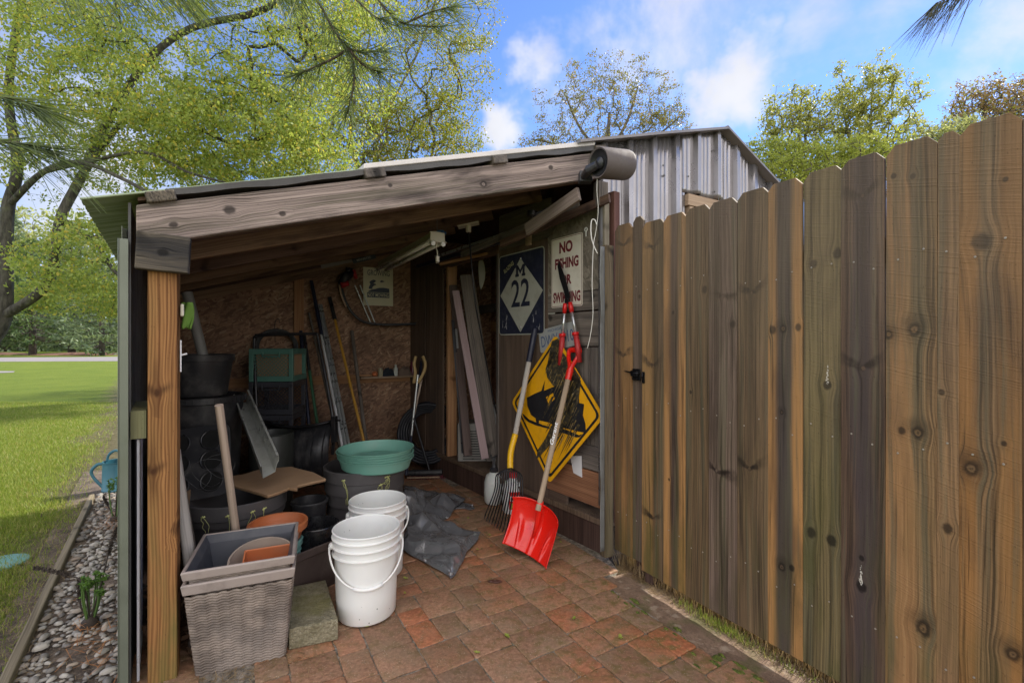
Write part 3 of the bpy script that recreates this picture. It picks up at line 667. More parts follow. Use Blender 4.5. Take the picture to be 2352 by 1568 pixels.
for u, z in ((2.65, 2.36), (2.66, 2.3), (2.88, 2.33), (2.97, 2.50), (3.13, 2.55), (2.99, 2.27), (3.14, 2.27), (3.4, 2.43), (3.62, 2.32), (3.3, 2.25)):
    p = L(u, 0, z)+NB*.012; spart('siding_screw', MB().lathe([(0, 0), (.006, 0), (.006, .004), (.003, .006), (0, .006)], p, 8, m=fr3((0, 0, 0), B, Z, NB).to_3x3()), SCM)
# window frame under the gable sheet
plank('window_frame', L(2.86, -.012, 2.175), L(3.6, -.012, 2.165), .075, .04, W_TAN, shed, wdir=Z)
plank('window_frame', L(2.90, -.0, 1.5), L(2.90, -.0, 2.135), .04, .05, W_TAN, shed, wdir=B)
gl = pm('dark_glass', (.015, .02, .03), .08, 0, .0); spart('window_pane', MB().corners([L(2.93, .02, 1.5), L(3.5, .02, 1.5), L(3.5, .03, 1.5), L(2.93, .03, 1.5), L(2.93, .02, 2.13), L(3.5, .02, 2.13), L(3.5, .03, 2.13), L(2.93, .03, 2.13)]), gl)
# uprights between right wall and gable
plank('corner_post', rv(-.03, .2, -.02), rv(-.03, 2.12, -.02), .05, .05, wood('redbrown_strip', (.07, .025, .02), (.16, .08, .06), knots=.5), shed, wdir=A)
plank('corner_post', L(UW-.045, -.03, .2), L(UW-.045, -.03, 2.06), .035, .03, wood('pale_strip', (.14, .12, .085), (.28, .24, .18), knots=.5), shed, wdir=B)
plank('cripple_block', L(UW-.06, -.01, 2.03), L(UW-.06, -.01, 2.17), .07, .05, W_GREY, shed, wdir=B)

# ================================================================== FENCE
fence = thing('board_fence', 'tall dog-eared wooden board fence with brown, orange and green weathered boards', 'fence', tuple(fe(0, 0)))
G1, G2 = (.026, .015, .009), (.185, .100, .050)     # brown-grey
Y1, Y2 = (.042, .033, .015), (.235, .175, .078)       # olive tan
T1, T2 = (.042, .025, .011), (.31, .185, .080)     # tan
OR = (.50, .255, .085); ALG = (.075, .075, .018)
specs = [  # x0, x1, top, bottom, material settings
 (-.214, -.087, 1.895, .085, dict(dark=G1, light=G2, edge=(.36, .19, .07), edgew=.028, ox=.045, alg=.5)),
 (-.085, -.012, 1.915, .082, dict(dark=G1, light=(.15, .105, .08), alg=.5, knots=.5)),
 (-.010, .135, 1.867, .052, dict(dark=(.036, .024, .015), light=(.20, .125, .066), edge=(.40, .22, .08), edgew=.03, ox=-.05, alg=.7)),
 (.137, .271, 1.868, .052, dict(dark=G1, light=(.19, .13, .09), edge=OR, edgew=.05, alg=.6, centre=(.09, .06, .045))),
 (.272, .401, 1.871, .052, dict(dark=(.032, .022, .013), light=(.175, .112, .056), alg=.55)),
 (.402, .538, 1.866, .053, dict(dark=G1, light=(.20, .14, .105), alg=.35, knots=1.25)),
 (.539, .672, 1.871, .053, dict(dark=(.034, .024, .015), light=(.195, .126, .066), alg=.45, knots=.8)),
 (.673, .805, 1.870, .052, dict(dark=(.028, .020, .013), light=(.18, .115, .064), edge=OR, edgew=.038, alg=.35, centre=(.065, .052, .045))),
 (.806, .937, 1.875, .053, dict(dark=Y1, light=Y2, alg=.8, saw=.8)),
 (.938, 1.066, 1.876, .052, dict(dark=(.028, .018, .013), light=(.175, .104, .064), alg=.4, centre=(.06, .045, .045))),
 (1.067, 1.196, 1.879, .052, dict(dark=T1, light=T2, edge=(.38, .2, .08), edgew=.04, ox=-.04, alg=.4, knots=1.3, saw=.7, rings=1.6)),
 (1.197, 1.246, 1.872, .052, dict(dark=(.09, .055, .028), light=(.33, .19, .085), alg=.3, saw=.7)),
 (1.248, 1.376, 1.876, .052, dict(dark=T1, light=(.285, .168, .076), edge=(.36, .17, .05), edgew=.045, alg=.35, knots=1.2, saw=.8, rings=2.0)),
 (1.378, 1.505, 1.872, .052, dict(dark=G1, light=G2, alg=.4)),
 (1.507, 1.634, 1.870, .052, dict(dark=T1, light=T2, alg=.4)),
 (1.636, 1.763, 1.874, .052, dict(dark=Y1, light=Y2, alg=.4)),
 (1.765, 1.892, 1.871, .052, dict(dark=G1, light=G2, alg=.4)),
 (1.894, 2.02, 1.871, .052, dict(dark=T1, light=T2, alg=.4)),
]
KN = {0: [(1435, 564, .008, 'w'), (1434, 815, .010, 'w')], 1: [(1468, 681, .007, 'r')], 2: [(1503, 568, .009, 'w'), (1503, 841, .009, 'w'), (1503, 1192, .008, 'w')], 3: [(1549, 718, .006, 'r'), (1540, 1100, .005, 'r')],
      4: [(1622, 665, .011, 'r'), (1590, 900, .006, 'r')], 5: [(1664, 682, .009, 'w'), (1688, 744, .010, 'r'), (1650, 1080, .009, 'w')], 6: [(1729, 672, .008, 'w'), (1725, 1075, .009, 'w')],
      7: [(1804, 755, .011, 'R'), (1780, 757, .011, 'r'), (1838, 752, .009, 'r'), (1800, 1300, .011, 'R'), (1823, 1303, .008, 'r'), (1800, 946, .006, 'R')], 8: [(1870, 606, .010, 'r'), (1925, 582, .012, 'r'), (1902, 884, .012, 'p'), (1866, 1222, .013, 'r'), (1912, 1240, .013, 'r')],
      9: [(1988, 450, .009, 'w'), (1989, 845, .010, 'w'), (1983, 1345, .013, 'p'), (1984, 1280, .006, 'r')], 10: [(2055, 406, .006, 'r'), (2099, 406, .006, 'r'), (2103, 757, .014, 'R'), (2045, 768, .010, 'R'), (2112, 992, .013, 'R'), (2075, 988, .008, 'r'), (2125, 1440, .016, 'R')],
      11: [(2180, 1212, .010, 'r'), (2165, 900, .006, 'r')], 12: [(2259, 555, .016, 'r'), (2236, 1075, .015, 'R'), (2313, 413, .005, 'r'), (2310, 1018, .005, 'r'), (2330, 1500, .012, 'R')]}
for i, (a, b2, zt, zb, k) in enumerate(specs):
    w = b2-a; k = dict(k); kk = []
    for (kx_, ky_, kr_, st_) in KN.get(i, []):
        q_ = onp(kx_, ky_, F0, NF); kk.append(((q_-F0).dot(FX)-(a+b2)/2, q_.z-zb, kr_, st_))
    k['kn'] = kk; k['knots'] = .0 if i < 13 else .8
    k.setdefault('saw', .35); k.setdefault('algae', ALG); k.setdefault('resin', .6); k.setdefault('crack', .55); k.setdefault('streak', .62); k.setdefault('fw', .62); k.setdefault('topgrey', .42); k.setdefault('stain', (.045, .030, .022)); k.setdefault('stainamt', .5); k['width'] = w
    m = wood('fence_board_wood_%d' % i, k.pop('dark'), k.pop('light'), bump=.5, **k)
    h = zt-zb; ear = min(.024, w*.3); dz = random.uniform(-.002, .002)
    top = [(-w/2, h-ear*1.15), (-w/2+ear, h), (w/2-ear, h), (w/2, h-ear*1.15)]
    c = (a+b2)/2; off = random.uniform(-.002, .004) + (.0 if i not in (1,) else -.012)
    tilt = random.uniform(-.003, .003)
    plank('board', fe(c, zb, off), fe(c+tilt, zt, off+random.uniform(-.003, .004)), w+.002, .016, m, fence, wdir=FX, top=top, bevel=.0012)
FR = wood('fence_rail_wood', (.09, .065, .045), (.22, .16, .11))
for z in (.30, 1.55): plank('rail', fe(-.2, z, -.03), fe(2.05, z, -.03), .085, .038, FR, fence, wdir=Z)
for s in (.95, 2.0): plank('fence_post', fe(s, -.05, -.10), fe(s, 1.75, -.10), .09, .09, FR, fence, wdir=FX)
plank('fence_post', fe(-.06, -.03, -.07), fe(-.06, 1.7, -.07), .09, .05, W_DARK, fence, wdir=FX)
plank('fence_post', fe(.02, -.03, -.03), fe(.02, .3, -.03), .05, .04, W_DARK, fence, wdir=FX)
# nails: small bright heads
rr = random.Random(3); NAIL = pm('nail', (.34, .30, .24), .5, .5)
for a, b2, zt, zb, _ in specs[:13]:
    for z in (.30, .92, 1.52):
        for s in ((.25, .75) if b2-a > .1 else (.5,)):
            p = fe(a+(b2-a)*(s+rr.uniform(-.05, .05)), z+rr.uniform(-.03, .03), .0115); mk('nail_head', MB().lathe([(0, .0014), (.003, .001), (.0034, 0)], p, 7, m=fr3((0, 0, 0), FX, Z, NF).to_3x3()), NAIL, fence)
# gate latch: black thumb latch with bolt and hasp
LB = pm('black_latch_metal', (.012, .012, .014), .32, .6, .2)
latch = thing('gate_latch', 'small black metal gate latch screwed to the second and third fence boards', 'latch', tuple(onp(1460, 860, F0, NF, .01)))
lo = onp(1462, 860, F0, NF, .0095); fm = fr3(lo, FX, Z, NF)
def lp(x, y, z): return fm @ Vector((x, y, z))
mb = MB(); mb.box(lp(0, 0, .002), (.055, .062, .004), fm.to_3x3()); mb.box(lp(0, .006, .012), (.05, .03, .018), fm.to_3x3()); mb.tube([lp(-.02, -.02, .01), lp(.02, -.02, .01)], .006, 8); mk('latch_plate', mb, LB, latch, bevel=.002)
mb = MB().tube([lp(-.085, .016, .006), lp(-.06, .012, .008), lp(-.02, .01, .016), lp(.03, .008, .016)], [.002, .004, .006, .006], 8); mk('latch_bolt', mb, LB, latch, smooth=True)
mb = MB().box(lp(.052, -.012, .003), (.016, .06, .005), fm.to_3x3()); mb.tube([lp(.05, .015, .008), lp(.056, -.005, .016), lp(.052, -.03, .008)], .004, 6); mk('latch_catch', mb, LB, latch, bevel=.0015)

# ================================================================== THINGS ON THE RIGHT WALL
XR = -A                                    # along the right wall, towards the camera
def T2(s, w, h, o, X, Y, t=.0006, bold=0.0, spacing=1.0, shear=0):
    """lettering fitted to w x h, lower left corner at o"""
    cu = bpy.data.curves.new('lettering', 'FONT'); cu.body = s; cu.offset = bold; cu.space_character = spacing; cu.resolution_u = 3; cu.shear = shear
    ob = bpy.data.objects.new('lettering', cu); me = bpy.data.meshes.new_from_object(ob); bpy.data.objects.remove(ob); bpy.data.curves.remove(cu)
    xs = [v.co.x for v in me.vertices]; ys = [v.co.y for v in me.vertices]; x0, x1, y0, y1 = min(xs), max(xs), min(ys), max(ys)
    if w is None: w = (x1-x0)/(y1-y0)*h
    mb = MB(); N = X.cross(Y).normalized(); o = Vector(o)
    vs_ = [o+X*((v.co.x-x0)/(x1-x0)*w)+Y*((v.co.y-y0)/(y1-y0)*h)+N*t for v in me.vertices]
    fs = [tuple(p.vertices) for p in me.polygons]; mb.add(vs_, fs); bpy.data.meshes.remove(me); return mb
def rrect(w, h, r, n=5):
    p = []
    for cx, cy, a0 in ((w-r, h-r, 0), (r, h-r, 90), (r, r, 180), (w-r, r, 270)):
        for k in range(n+1): a = R(a0+90*k/n); p.append((cx+r*math.cos(a), cy+r*math.sin(a)))
    return p
def inset(poly, d):
    cx = sum(p[0] for p in poly)/len(poly); cy = sum(p[1] for p in poly)/len(poly); out = []
    for x, y in poly: l = math.hypot(x-cx, y-cy); out.append((x-(x-cx)/l*d*1.25, y-(y-cy)/l*d*1.25))
    return out
def band(mb, w, h, r, d0, d1, o, X, Y, t):      # rounded border line between insets d0 and d1
    a = [(x+d0, y+d0) for x, y in rrect(w-2*d0, h-2*d0, max(.002, r-d0))]; b2 = [(x+d1, y+d1) for x, y in rrect(w-2*d1, h-2*d1, max(.002, r-d1))]
    N = X.cross(Y).normalized(); n = len(a); vv = [Vector(o)+X*x+Y*y+N*t for x, y in a+b2]
    mb.add(vv, [(i, (i+1) % n, n+(i+1) % n, n+i) for i in range(n)]); return mb
SIGNW = pm('aged_sign_white', (.42, .42, .36), .4, 0, .1, 6, (.25, .23, .18), .5)
SIGNW2 = pm('sign_cream', (.68, .64, .54), .4, 0, .08, 6, (.45, .38, .28), .4)
SIGNB = pm('aged_sign_navy', (.018, .022, .045), .45, 0, .3, 12, (.12, .12, .14), .3)
SIGNM = pm('sign_maroon', (.16, .020, .028), .45, 0, .15)
SIGNY = pm('sign_yellow', (.78, .38, .006), .38, 0, .06, 9, (.4, .2, .02), .3)
SIGNK = pm('sign_black', (.012, .012, .015), .45, 0, .2)
SCR = pm('scraped_black', (.03, .027, .02), .5, 0, .6, 30, (.25, .17, .05), .8)
ALU = pm('aluminium', (.62, .62, .64), .3, .8, .1, 10, (.3, .3, .3), .3)
# --- route sign
w, h = .54, .605; tl = 0.0
o = rv(1.092, 1.298, .012); X = XR; Y = Z
t = thing('route_sign', 'navy and white M 22 highway sign with a diamond, hung on the plywood wall', 'sign', tuple(o))
mk('sign_plate', MB().prism(rrect(w, h, .03), o, X, Y, .002), SIGNB, t)
mb = band(MB(), w, h, .03, .0, .008, o, X, Y, .0028); mk('sign_border', mb, SIGNW, t)
dm = MB().prism([(w/2, .02), (w-.018, h*.5), (w/2, h-.05), (.018, h*.5)], o, X, Y, .0034); mk('diamond', dm, SIGNW, t)
mk('lettering', T2('22', .22, .20, o+X*.16+Y*.205, X, Y, .0045, .012), SIGNB, t)
mk('lettering', MB().prism([(x*.12, y*.085) for x, y in ((0, 0), (.36, 0), (.36, .22), (.28, .22), (.28, .62), (.5, .2), (.72, .62), (.72, .22), (.64, .22), (.64, 0), (1, 0), (1, .22), (.93, .22), (.93, .78), (1, .78), (1, 1), (.74, 1), (.5, .55), (.26, 1), (0, 1), (0, .78), (.07, .78), (.07, .22), (0, .22))], o+X*.21+Y*.425+NR*.0040, X, Y, .0006), SIGNB, t)
Xs = (X*math.cos(.45)+Y*math.sin(.45)); Ys = (Y*math.cos(.45)-X*math.sin(.45))
mk('sticker', T2('BLAZING', .13, .032, o+X*.075+Y*.465, Xs, Ys, .004, .01), pm('sticker_yellow', (.5, .47, .25), .5), t)
mb = MB(); rr = random.Random(4)
for k in range(26):       # pale scratches in the lower corners
    x = rr.choice((rr.uniform(.02, .13), rr.uniform(.40, .50))); y = rr.uniform(.03, .24); l = rr.uniform(.01, .07)*(1 if x < .2 else .8)
    if abs(x-w/2)/(w/2)+abs(y+l-h/2)/(h/2) < 1.02: continue
    mb.add([o+X*x+Y*y+NR*.0031, o+X*(x+.004)+Y*(y+.002)+NR*.0031, o+X*(x+.003)+Y*(y+l)+NR*.0031], [(0, 1, 2)])
mk('scratch', mb, pm('scratch_white', (.55, .55, .55), .6), t)
for zz in (.055, .555): mk('bolt', MB().lathe([(0, .004), (.008, .003), (.010, 0)], o+X*w*.5+Y*zz+NR*.003, 10, m=fr3((0, 0, 0), X, Y, NR).to_3x3()), ALU, t, smooth=True)
# --- no fishing sign
w, h = .293, .455; o = rv(.483, 1.472, .012)
t = thing('swimming_sign', 'cream sign with dark red NO FISHING OR SWIMMING lettering on the right wall', 'sign', tuple(o))
mk('sign_plate', MB().prism(rrect(w, h, .014), o, X, Y, .002), SIGNW2, t); mk('sign_border', band(MB(), w, h, .014, .005, .0085, o, X, Y, .0028), SIGNM, t)
for s_, ww, hh, x0, y0 in (('NO', .125, .075, .08, .35), ('FISHING', .22, .07, .038, .25), ('OR', .10, .065, .095, .145), ('SWIMMING', .255, .07, .02, .03)):
    mk('lettering', T2(s_, ww, hh, o+X*x0+Y*y0, X, Y, .0028, .045), SIGNM, t)
# pale blank panel and licence plate behind
t = tag(mk('blank_panel', MB().prism([(0, 0), (.10, 0), (.10, .50), (0, .50)], rv(.555, 1.27, .006), X, Y, .002), SIGNW, loc=tuple(rv(.555, 1.27, .006))), 'narrow pale blank panel between the two wall signs', 'panel')
o = rv(.595, 1.17, .012); Xp = (XR*math.cos(.16)+Z*math.sin(.16)); Yp = (Z*math.cos(.16)-XR*math.sin(.16))
t = thing('licence_plate', 'tilted white licence plate with blue letters above the yellow sign', 'licence plate', tuple(o))
mk('plate', MB().prism(rrect(.36, .155, .012), o, Xp, Yp, .0015), pm('plate_white', (.36, .37, .36), .45), t)
mk('lettering', T2('DWX  010', .32, .075, o+Xp*.02+Yp*.035, Xp, Yp, .0025, .0), pm('plate_blue', (.06, .10, .22), .4), t)
mk('lettering', T2('MICHIGAN', .16, .018, o+Xp*.10+Yp*.125, Xp, Yp, .0025, .0), pm('plate_blue', (.06, .10, .22), .4), t)
# --- yellow snowmobile sign: leans back against the wall, standing on one corner
bt = onp(1262, 1110, L(UW, 0), NR, .11); tp = onp(1276, 768, L(UW, 0), NR, .05)
YD = (tp-bt).normalized(); XD = (XR-YD*XR.dot(YD)).normalized(); ND = XD.cross(YD); D = (tp-bt).length
cc = bt+YD*D/2; W2 = D*.5*.93
e1 = (YD+XD*.93).normalized(); e2 = (YD-XD*.93).normalized(); sd_ = (D/2)*math.sqrt(1+.93**2)
def yq(x, y):       # picture pixels of the flat sign face -> sign coordinates
    p = onp(1110+x*.3663, 574+y*.3663, cc, ND, .0); d_ = p-cc; return d_.dot(XD), d_.dot(YD)
t = thing('snowmobile_sign', 'large yellow diamond sign with a scratched black snowmobile symbol, leaning on the right wall', 'sign', tuple(bt))
def diam(dd, r=.035, n=5):
    hw, hh = W2-dd*1.36, D/2-dd*1.45; p = []
    for a, b2, c2 in (((hw, 0), (0, -hh), (0, hh)), ((0, hh), (hw, 0), (-hw, 0)), ((-hw, 0), (0, hh), (0, -hh)), ((0, -hh), (-hw, 0), (hw, 0))):
        P = Vector(a+(0,)); q1 = Vector(b2+(0,)); q2 = Vector(c2+(0,)); p1 = P+(q1-P).normalized()*r; p2 = P+(q2-P).normalized()*r
        for k in range(n+1): s = k/n; v_ = p1*(1-s)**2+P*2*s*(1-s)+p2*s*s; p.append((v_.x, v_.y))
    return p
mk('sign_plate', MB().prism(diam(0), cc-ND*.002, XD, YD, .0025), SIGNY, t)
a = diam(.022, .035); b2 = diam(.038, .03); n = len(a)
mk('sign_border', MB().add([cc+XD*x+YD*y+ND*.0016 for x, y in a+b2], [(i, (i+1) % n, n+(i+1) % n, n+i) for i in range(n)]), SIGNK, t)
def flat(polys, hgt):
    mb = MB()
    for p in polys:
        q = [yq(*c) for c in p]; vv = [cc+XD*x+YD*y+ND*hgt for x, y in q]; mb.add(vv, [tuple(range(len(vv)))])
    return mb
body = [(388, 818), (382, 882), (430, 862), (470, 846), (560, 830), (600, 900), (604, 958), (634, 966), (626, 1035), (642, 1085), (646, 1146), (600, 1137), (520, 1118), (430, 1096), (350, 1070), (300, 1032), (278, 975), (276, 925), (320, 902), (366, 882)]
ski = [(246, 1022), (256, 1052), (285, 1078), (330, 1098), (420, 1122), (416, 1108), (345, 1085), (290, 1062), (262, 1036)]
track = [(425, 1100), (520, 1125), (602, 1160), (624, 1152), (606, 1172), (585, 1174), (500, 1146), (420, 1122)]
mk('snowmobile_symbol', flat([body, ski, track, [(330, 1058), (352, 1062), (350, 1090), (336, 1086)]], .0024), SIGNK, t)
mk('snowmobile_symbol', flat([[(396, 922), (440, 896), (450, 932), (414, 972)], [(352, 1068), (420, 1082), (450, 1104), (372, 1096)]], .0032), SIGNY, t)
scr = [[(432, 572), (470, 556), (492, 590), (486, 700), (440, 700), (398, 750)], [(392, 748), (430, 640), (500, 640), (560, 720), (612, 800), (605, 850), (560, 900), (440, 850), (404, 800)],
       [(540, 720), (615, 820), (600, 950), (540, 1070), (500, 1120), (430, 1210), (360, 1290), (335, 1310), (345, 1250), (420, 1140), (470, 1030), (500, 900)]]
rr = random.Random(8)
for k in range(46):
    x = rr.uniform(430, 610); y = rr.uniform(820, 1180); l = rr.uniform(60, 190); w_ = rr.uniform(3, 9); dx = -.48*l
    scr.append([(x, y), (x+w_, y+4), (x+dx*.5+w_*.6, y+l*.5), (x+dx, y+l), (x+dx*.5-w_*.3, y+l*.5)])
scr = [[(x, y) for x, y in p if True] for p in scr]
mk('scratched_paint', flat([p for p in scr if max(abs(q[0])/W2+abs(q[1])/(D/2) for q in (yq(*c) for c in p)) < .99 or p in scr[:3]], .0036), SCR, t)
scy = []
for k in range(60):
    x = rr.uniform(400, 600); y = rr.uniform(600, 1190); l = rr.uniform(30, 120); w_ = rr.uniform(1.2, 4); dx = -.42*l
    if y > 850 and x < 470: continue
    scy.append([(x, y), (x+w_, y+3), (x+dx*.5+w_*.6, y+l*.5), (x+dx, y+l)])
mk('scratched_paint', flat([p for p in scy if max(abs(q[0])/W2+abs(q[1])/(D/2) for q in (yq(*c) for c in p)) < .97], .0046), pm('scraped_ochre', (.30, .20, .05), .55, 0, .5, 40, (.4, .38, .34), .8), t)
# white bag label sticking out below it
o = onp(1318, 1085, L(UW, 0), NR, .02); mk0 = mk('paper_bag', MB().prism([(0, 0), (.075, -.012), (.07, .12), (-.03, .10)], o, XR, Z, .004), pm('white_paper', (.7, .7, .7), .6), loc=tuple(o)); tag(mk0, 'white paper bag tucked behind the bottom of the yellow sign', 'bag')

# --- loppers with red grips, hung head up
RED = pm('red_plastic', (.62, .012, .012), .32, 0, .08, 5, (.4, .05, .04), .25)
REDD = pm('red_rubber', (.42, .022, .022), .5, 0, .2); BLKM = pm('black_steel', (.022, .022, .025), .38, .5, .3, 12, (.08, .06, .05), .4)
BLK = pm('black_plastic', (.022, .022, .025), .35, 0, .25, 8, (.09, .085, .08), .35); BLKD = pm('dusty_black_plastic', (.024, .024, .027), .40, 0, .3, 5, (.15, .14, .13), .5, bump=.03)
def rp(x, y, off): return rw(x, y, off)
pv = rp(1300, 688, .05)
t = thing('loppers', 'long loppers with black blades, silver arms and red grips hung before the cream sign', 'loppers', tuple(rp(1310, 850, .05)))
bl = [(1302, 695), (1296, 668), (1287, 640), (1282, 612), (1285, 600), (1294, 625), (1303, 652), (1310, 682)]
mb = MB(); vv = [rp(x, y, .045) for x, y in bl]; n = len(vv); mb.add(vv+[p+NR*.006 for p in vv], [tuple(range(n)), tuple(range(2*n-1, n-1, -1))]+[(i, n+i, n+(i+1) % n, (i+1) % n) for i in range(n)]); mk('blade', mb, BLKM, t)
mb = MB().lathe([(0, 0), (.018, 0), (.018, .012), (0, .014)], rp(1304, 692, .045), 14, m=fr3((0, 0, 0), XR, Z, NR).to_3x3()); mk('pivot_bolt', mb, BLKM, t)
for a, b2 in (((1298, 700), (1292, 772)), ((1310, 698), (1323, 768))):
    mk('ferrule', MB().tube([rp(a[0]+(b2[0]-a[0])*k, a[1]+(b2[1]-a[1])*k, .055) for k in (-.05, .1, .27)], [.013, .015, .013], 10), RED, t, smooth=True)
    mk('arm', MB().tube([rp(a[0]+(b2[0]-a[0])*k, a[1]+(b2[1]-a[1])*k, .055) for k in (.2, 1.0)], .0095, 10), ALU, t, smooth=True)
for pts in (((1292, 768), (1290, 800), (1287, 838)), ((1322, 765), (1327, 795), (1331, 832))):
    mk('grip', MB().tube([rp(x, y, .055) for x, y in pts], [.016, .019, .017], 10), REDD, t, smooth=True)
    mk('guard', MB().tube([rp(pts[0][0]-.5, pts[0][1]-2, .055), rp(pts[0][0], pts[0][1]+5, .055)], [.022, .021], 10), RED, t, smooth=True)
# --- key on a nail, white cord with loop
o = rp(1346, 527, .02); KW = pm('white_key_paint', (.75, .74, .70), .4)
t = thing('key', 'small white painted key hung on a nail beside the cream sign', 'key', tuple(o))
mk('bow', MB().tube([o+(XR*math.cos(a)+Z*math.sin(a))*.011 for a in np.linspace(0, 2*PI, 13)], .004, 6), KW, t, smooth=True); mk('shank', MB().box(o-Z*.027, (.007, .004, .032), fr3((0, 0, 0), XR, NR, Z).to_3x3()), KW, t)
# --- old post with metal flashing in front of the wall end
ppos = onp(1404, 784, fe(-.235, 0), NF, 0)
p0 = fe(-.265, .03, .03); OLDP = wood('lichened_post_wood', (.040, .028, .018), (.22, .165, .10), crack=.9, knots=.8, bump=.9, algae=(.12, .115, .05), alg=.3, resin=.8)
t = thing('leaning_post', 'old lichen-speckled square post with torn grey metal flashing beside the fence end', 'post', tuple(p0))
plank('post', p0+B*.006, p0+B*.006+Z*1.765, .062, .05, OLDP, t, wdir=B, bevel=.004)
mb = MB(); 
def ffn(i, j):
    z = .05+1.70*j; x = -.066+.030*i+.006*mnoise.noise((0, z*6, 1))*(1-i); return p0+B*(x-.002)+Z*z+NB*(.032+.004*mnoise.noise((i*3, z*4, 0)))
mb.grid(ffn, 6, 60); mk('flashing', mb, pm('zinc_flashing', (.20, .205, .20), .5, .25, .35, 7, (.10, .10, .10), .6), t, smooth=True, solid=.002)

# --- speaker under the eave with its cord
SPK = pm('speaker_plastic', (.10, .080, .072), .7, 0, .2, 14, (.12, .11, .10), .5, bump=.15, bscale=160)
c0 = px(1374, 374, 2.44); c1 = px(1456, 362, 2.44); ax = (c1-c0); ax = Vector((ax.x, ax.y+.11, ax.z)); ln = .205; ax.normalize(); c1 = c0+ax*ln
up = (Z-ax*Z.dot(ax)).normalized(); sdv = ax.cross(up); mrot = fr3((0, 0, 0), sdv, up, ax).to_3x3()
t = thing('outdoor_speaker', 'black cylindrical outdoor speaker fixed to the right end of the weathered beam', 'speaker', tuple(c0))
r0 = .079
mk('housing', MB().lathe([(0, .03), (r0*.80, .03), (r0*.86, .0), (r0*.97, -.004), (r0, .006), (r0, ln-.02), (r0*.96, ln-.004), (r0*.85, ln), (0, ln)], c0, 44, m=mrot), SPK, t, smooth='auto')
mk('cone', MB().lathe([(r0*.82, .0), (r0*.7, .012), (r0*.40, .018), (r0*.38, .006), (r0*.2, -.004), (0, -.006)], c0, 30, m=mrot), BLK, t, smooth='auto')
mk('bracket', MB().tube([c0-ax*.005+up*-.01, c0-ax*.05-up*.015+Vector((0, .06, 0)), c0-ax*.07-up*.02+Vector((0, .15, 0))], [.022, .026, .02], 8).box(c0-ax*.055-up*.02+Vector((0, .17, 0)), (.07, .06, .06)), BLK, t, bevel=.004)
CORD = pm('white_cord', (.72, .70, .64), .5)
pts = [(1372, 405, 2.47), (1371, 440, 2.5), (1374, 480, 2.55), (1371, 515, 2.6), (1367, 540, 2.62), (1363, 565, 2.62), (1360, 650, 2.62), (1362, 720, 2.63), (1356, 770, 2.64), (1349, 800, 2.65)]
def smoothpath(p, n=6):
    P = [Vector(q) for q in p]; out = []
    for i in range(len(P)-1):
        a, b2, c2, d2 = P[max(i-1, 0)], P[i], P[i+1], P[min(i+2, len(P)-1)]
        for k in range(n): s = k/n; out.append(.5*((2*b2)+(c2-a)*s+(2*a-5*b2+4*c2-d2)*s*s+(3*b2-a-3*c2+d2)*s**3))
    return out+[P[-1]]
def cord(name, pts, r, mat, label, cat, par=None, n=6, group=None):
    P = smoothpath([px(*p) if isinstance(p, tuple) else p for p in pts]); mb = MB().tube(P, r, n)
    if par: return mk(name, mb, mat, par, smooth=True)
    return tag(mk(name, mb, mat, smooth=True, loc=tuple(P[-1])), label, cat, group)
cord('speaker_wire', pts, .0022, CORD, 'thin white cord hanging from the black speaker', 'cord')
cord('cord_loop', [(1371, 517, 2.59), (1366, 505, 2.59), (1359, 506, 2.59), (1357, 525, 2.59), (1359, 548, 2.59), (1365, 567, 2.59), (1372, 582, 2.59)], .003, CORD, 'loop of thicker white cord hooked over the hanging cord', 'cord')

# --- red snow shovel
RB = pm('red_shovel_plastic', (.72, .015, .008), .25, 0, .06, 4, (.35, .03, .02), .25, coat=.3)
BL, BR_, TL, TR_ = Vector((-.053, 2.736, .075)), Vector((.190, 2.575, .004)), Vector((.020, 2.775, .362)), Vector((.268, 2.585, .285))
TM = (TL+TR_)/2; t = thing('snow_shovel', 'bright red snow shovel with wooden handle and red grip, leaning on the yellow sign', 'snow shovel', tuple((BL+BR_)/2))
nrm = (BR_-BL).cross(TL-BL).normalized()
if nrm.y > 0: nrm = -nrm
def bf(i, j):
    s = i*2-1; p = (BL*(1-i)+BR_*i)*(1-j)+(TL*(1-i)+TR_*i)*j
    # rounded upper corners, concave pan, ribs fanning out from the socket
    p = p-(TL-BL)*.10*max(0, j-.6)/.4*(abs(s)**3)+(TM-p)*.03*math.sin(PI*j)
    dp = -.075*(1-s*s)*(.35+.65*math.sin(PI*min(1, j*.62+.1)))-.02*math.sin(PI*j)
    ph = s*(1.0-.45*j)*3.9; rib = .021*max(0, math.cos(ph*PI))**3*math.exp(-((j-.32)/.24)**2)*(abs(s) < .86)
    soc = .022*math.exp(-(s/.085)**2)*max(0, min(1, (j-.30)*3))
    edge = .012*max(0, j-.93)/.07+.010*max(0, abs(s)-.93)/.07
    return p+nrm*(dp+rib+soc+edge)
mk('blade', MB().grid(bf, 61, 49), RB, t, smooth=True, solid=.004)
TT = onp(1309, 852, L(UW, 0), NR, .09); hs = TM-nrm*.030+(TM-TT).normalized()*.018
WH = wood('ash_handle_wood', (.22, .16, .11), (.40, .31, .22), grain=60, knots=0, rings=.8, bump=.25)
pole('handle', hs-(TT-hs).normalized()*.02, TT, .0165, WH, t)
mk('socket', MB().tube([bf(.5, .30)-nrm*.004, bf(.5, .6)+nrm*.002, bf(.5, .9)+nrm*.006, hs+(TT-hs).normalized()*.03], [.008, .015, .021, .0215], 12), RB, t, smooth=True)
hd = (TT-hs).normalized(); gx = (XR-hd*XR.dot(hd)).normalized()
mb = MB().tube([TT-hd*.055, TT+hd*.0, TT+hd*.02], [.020, .022, .019], 12)
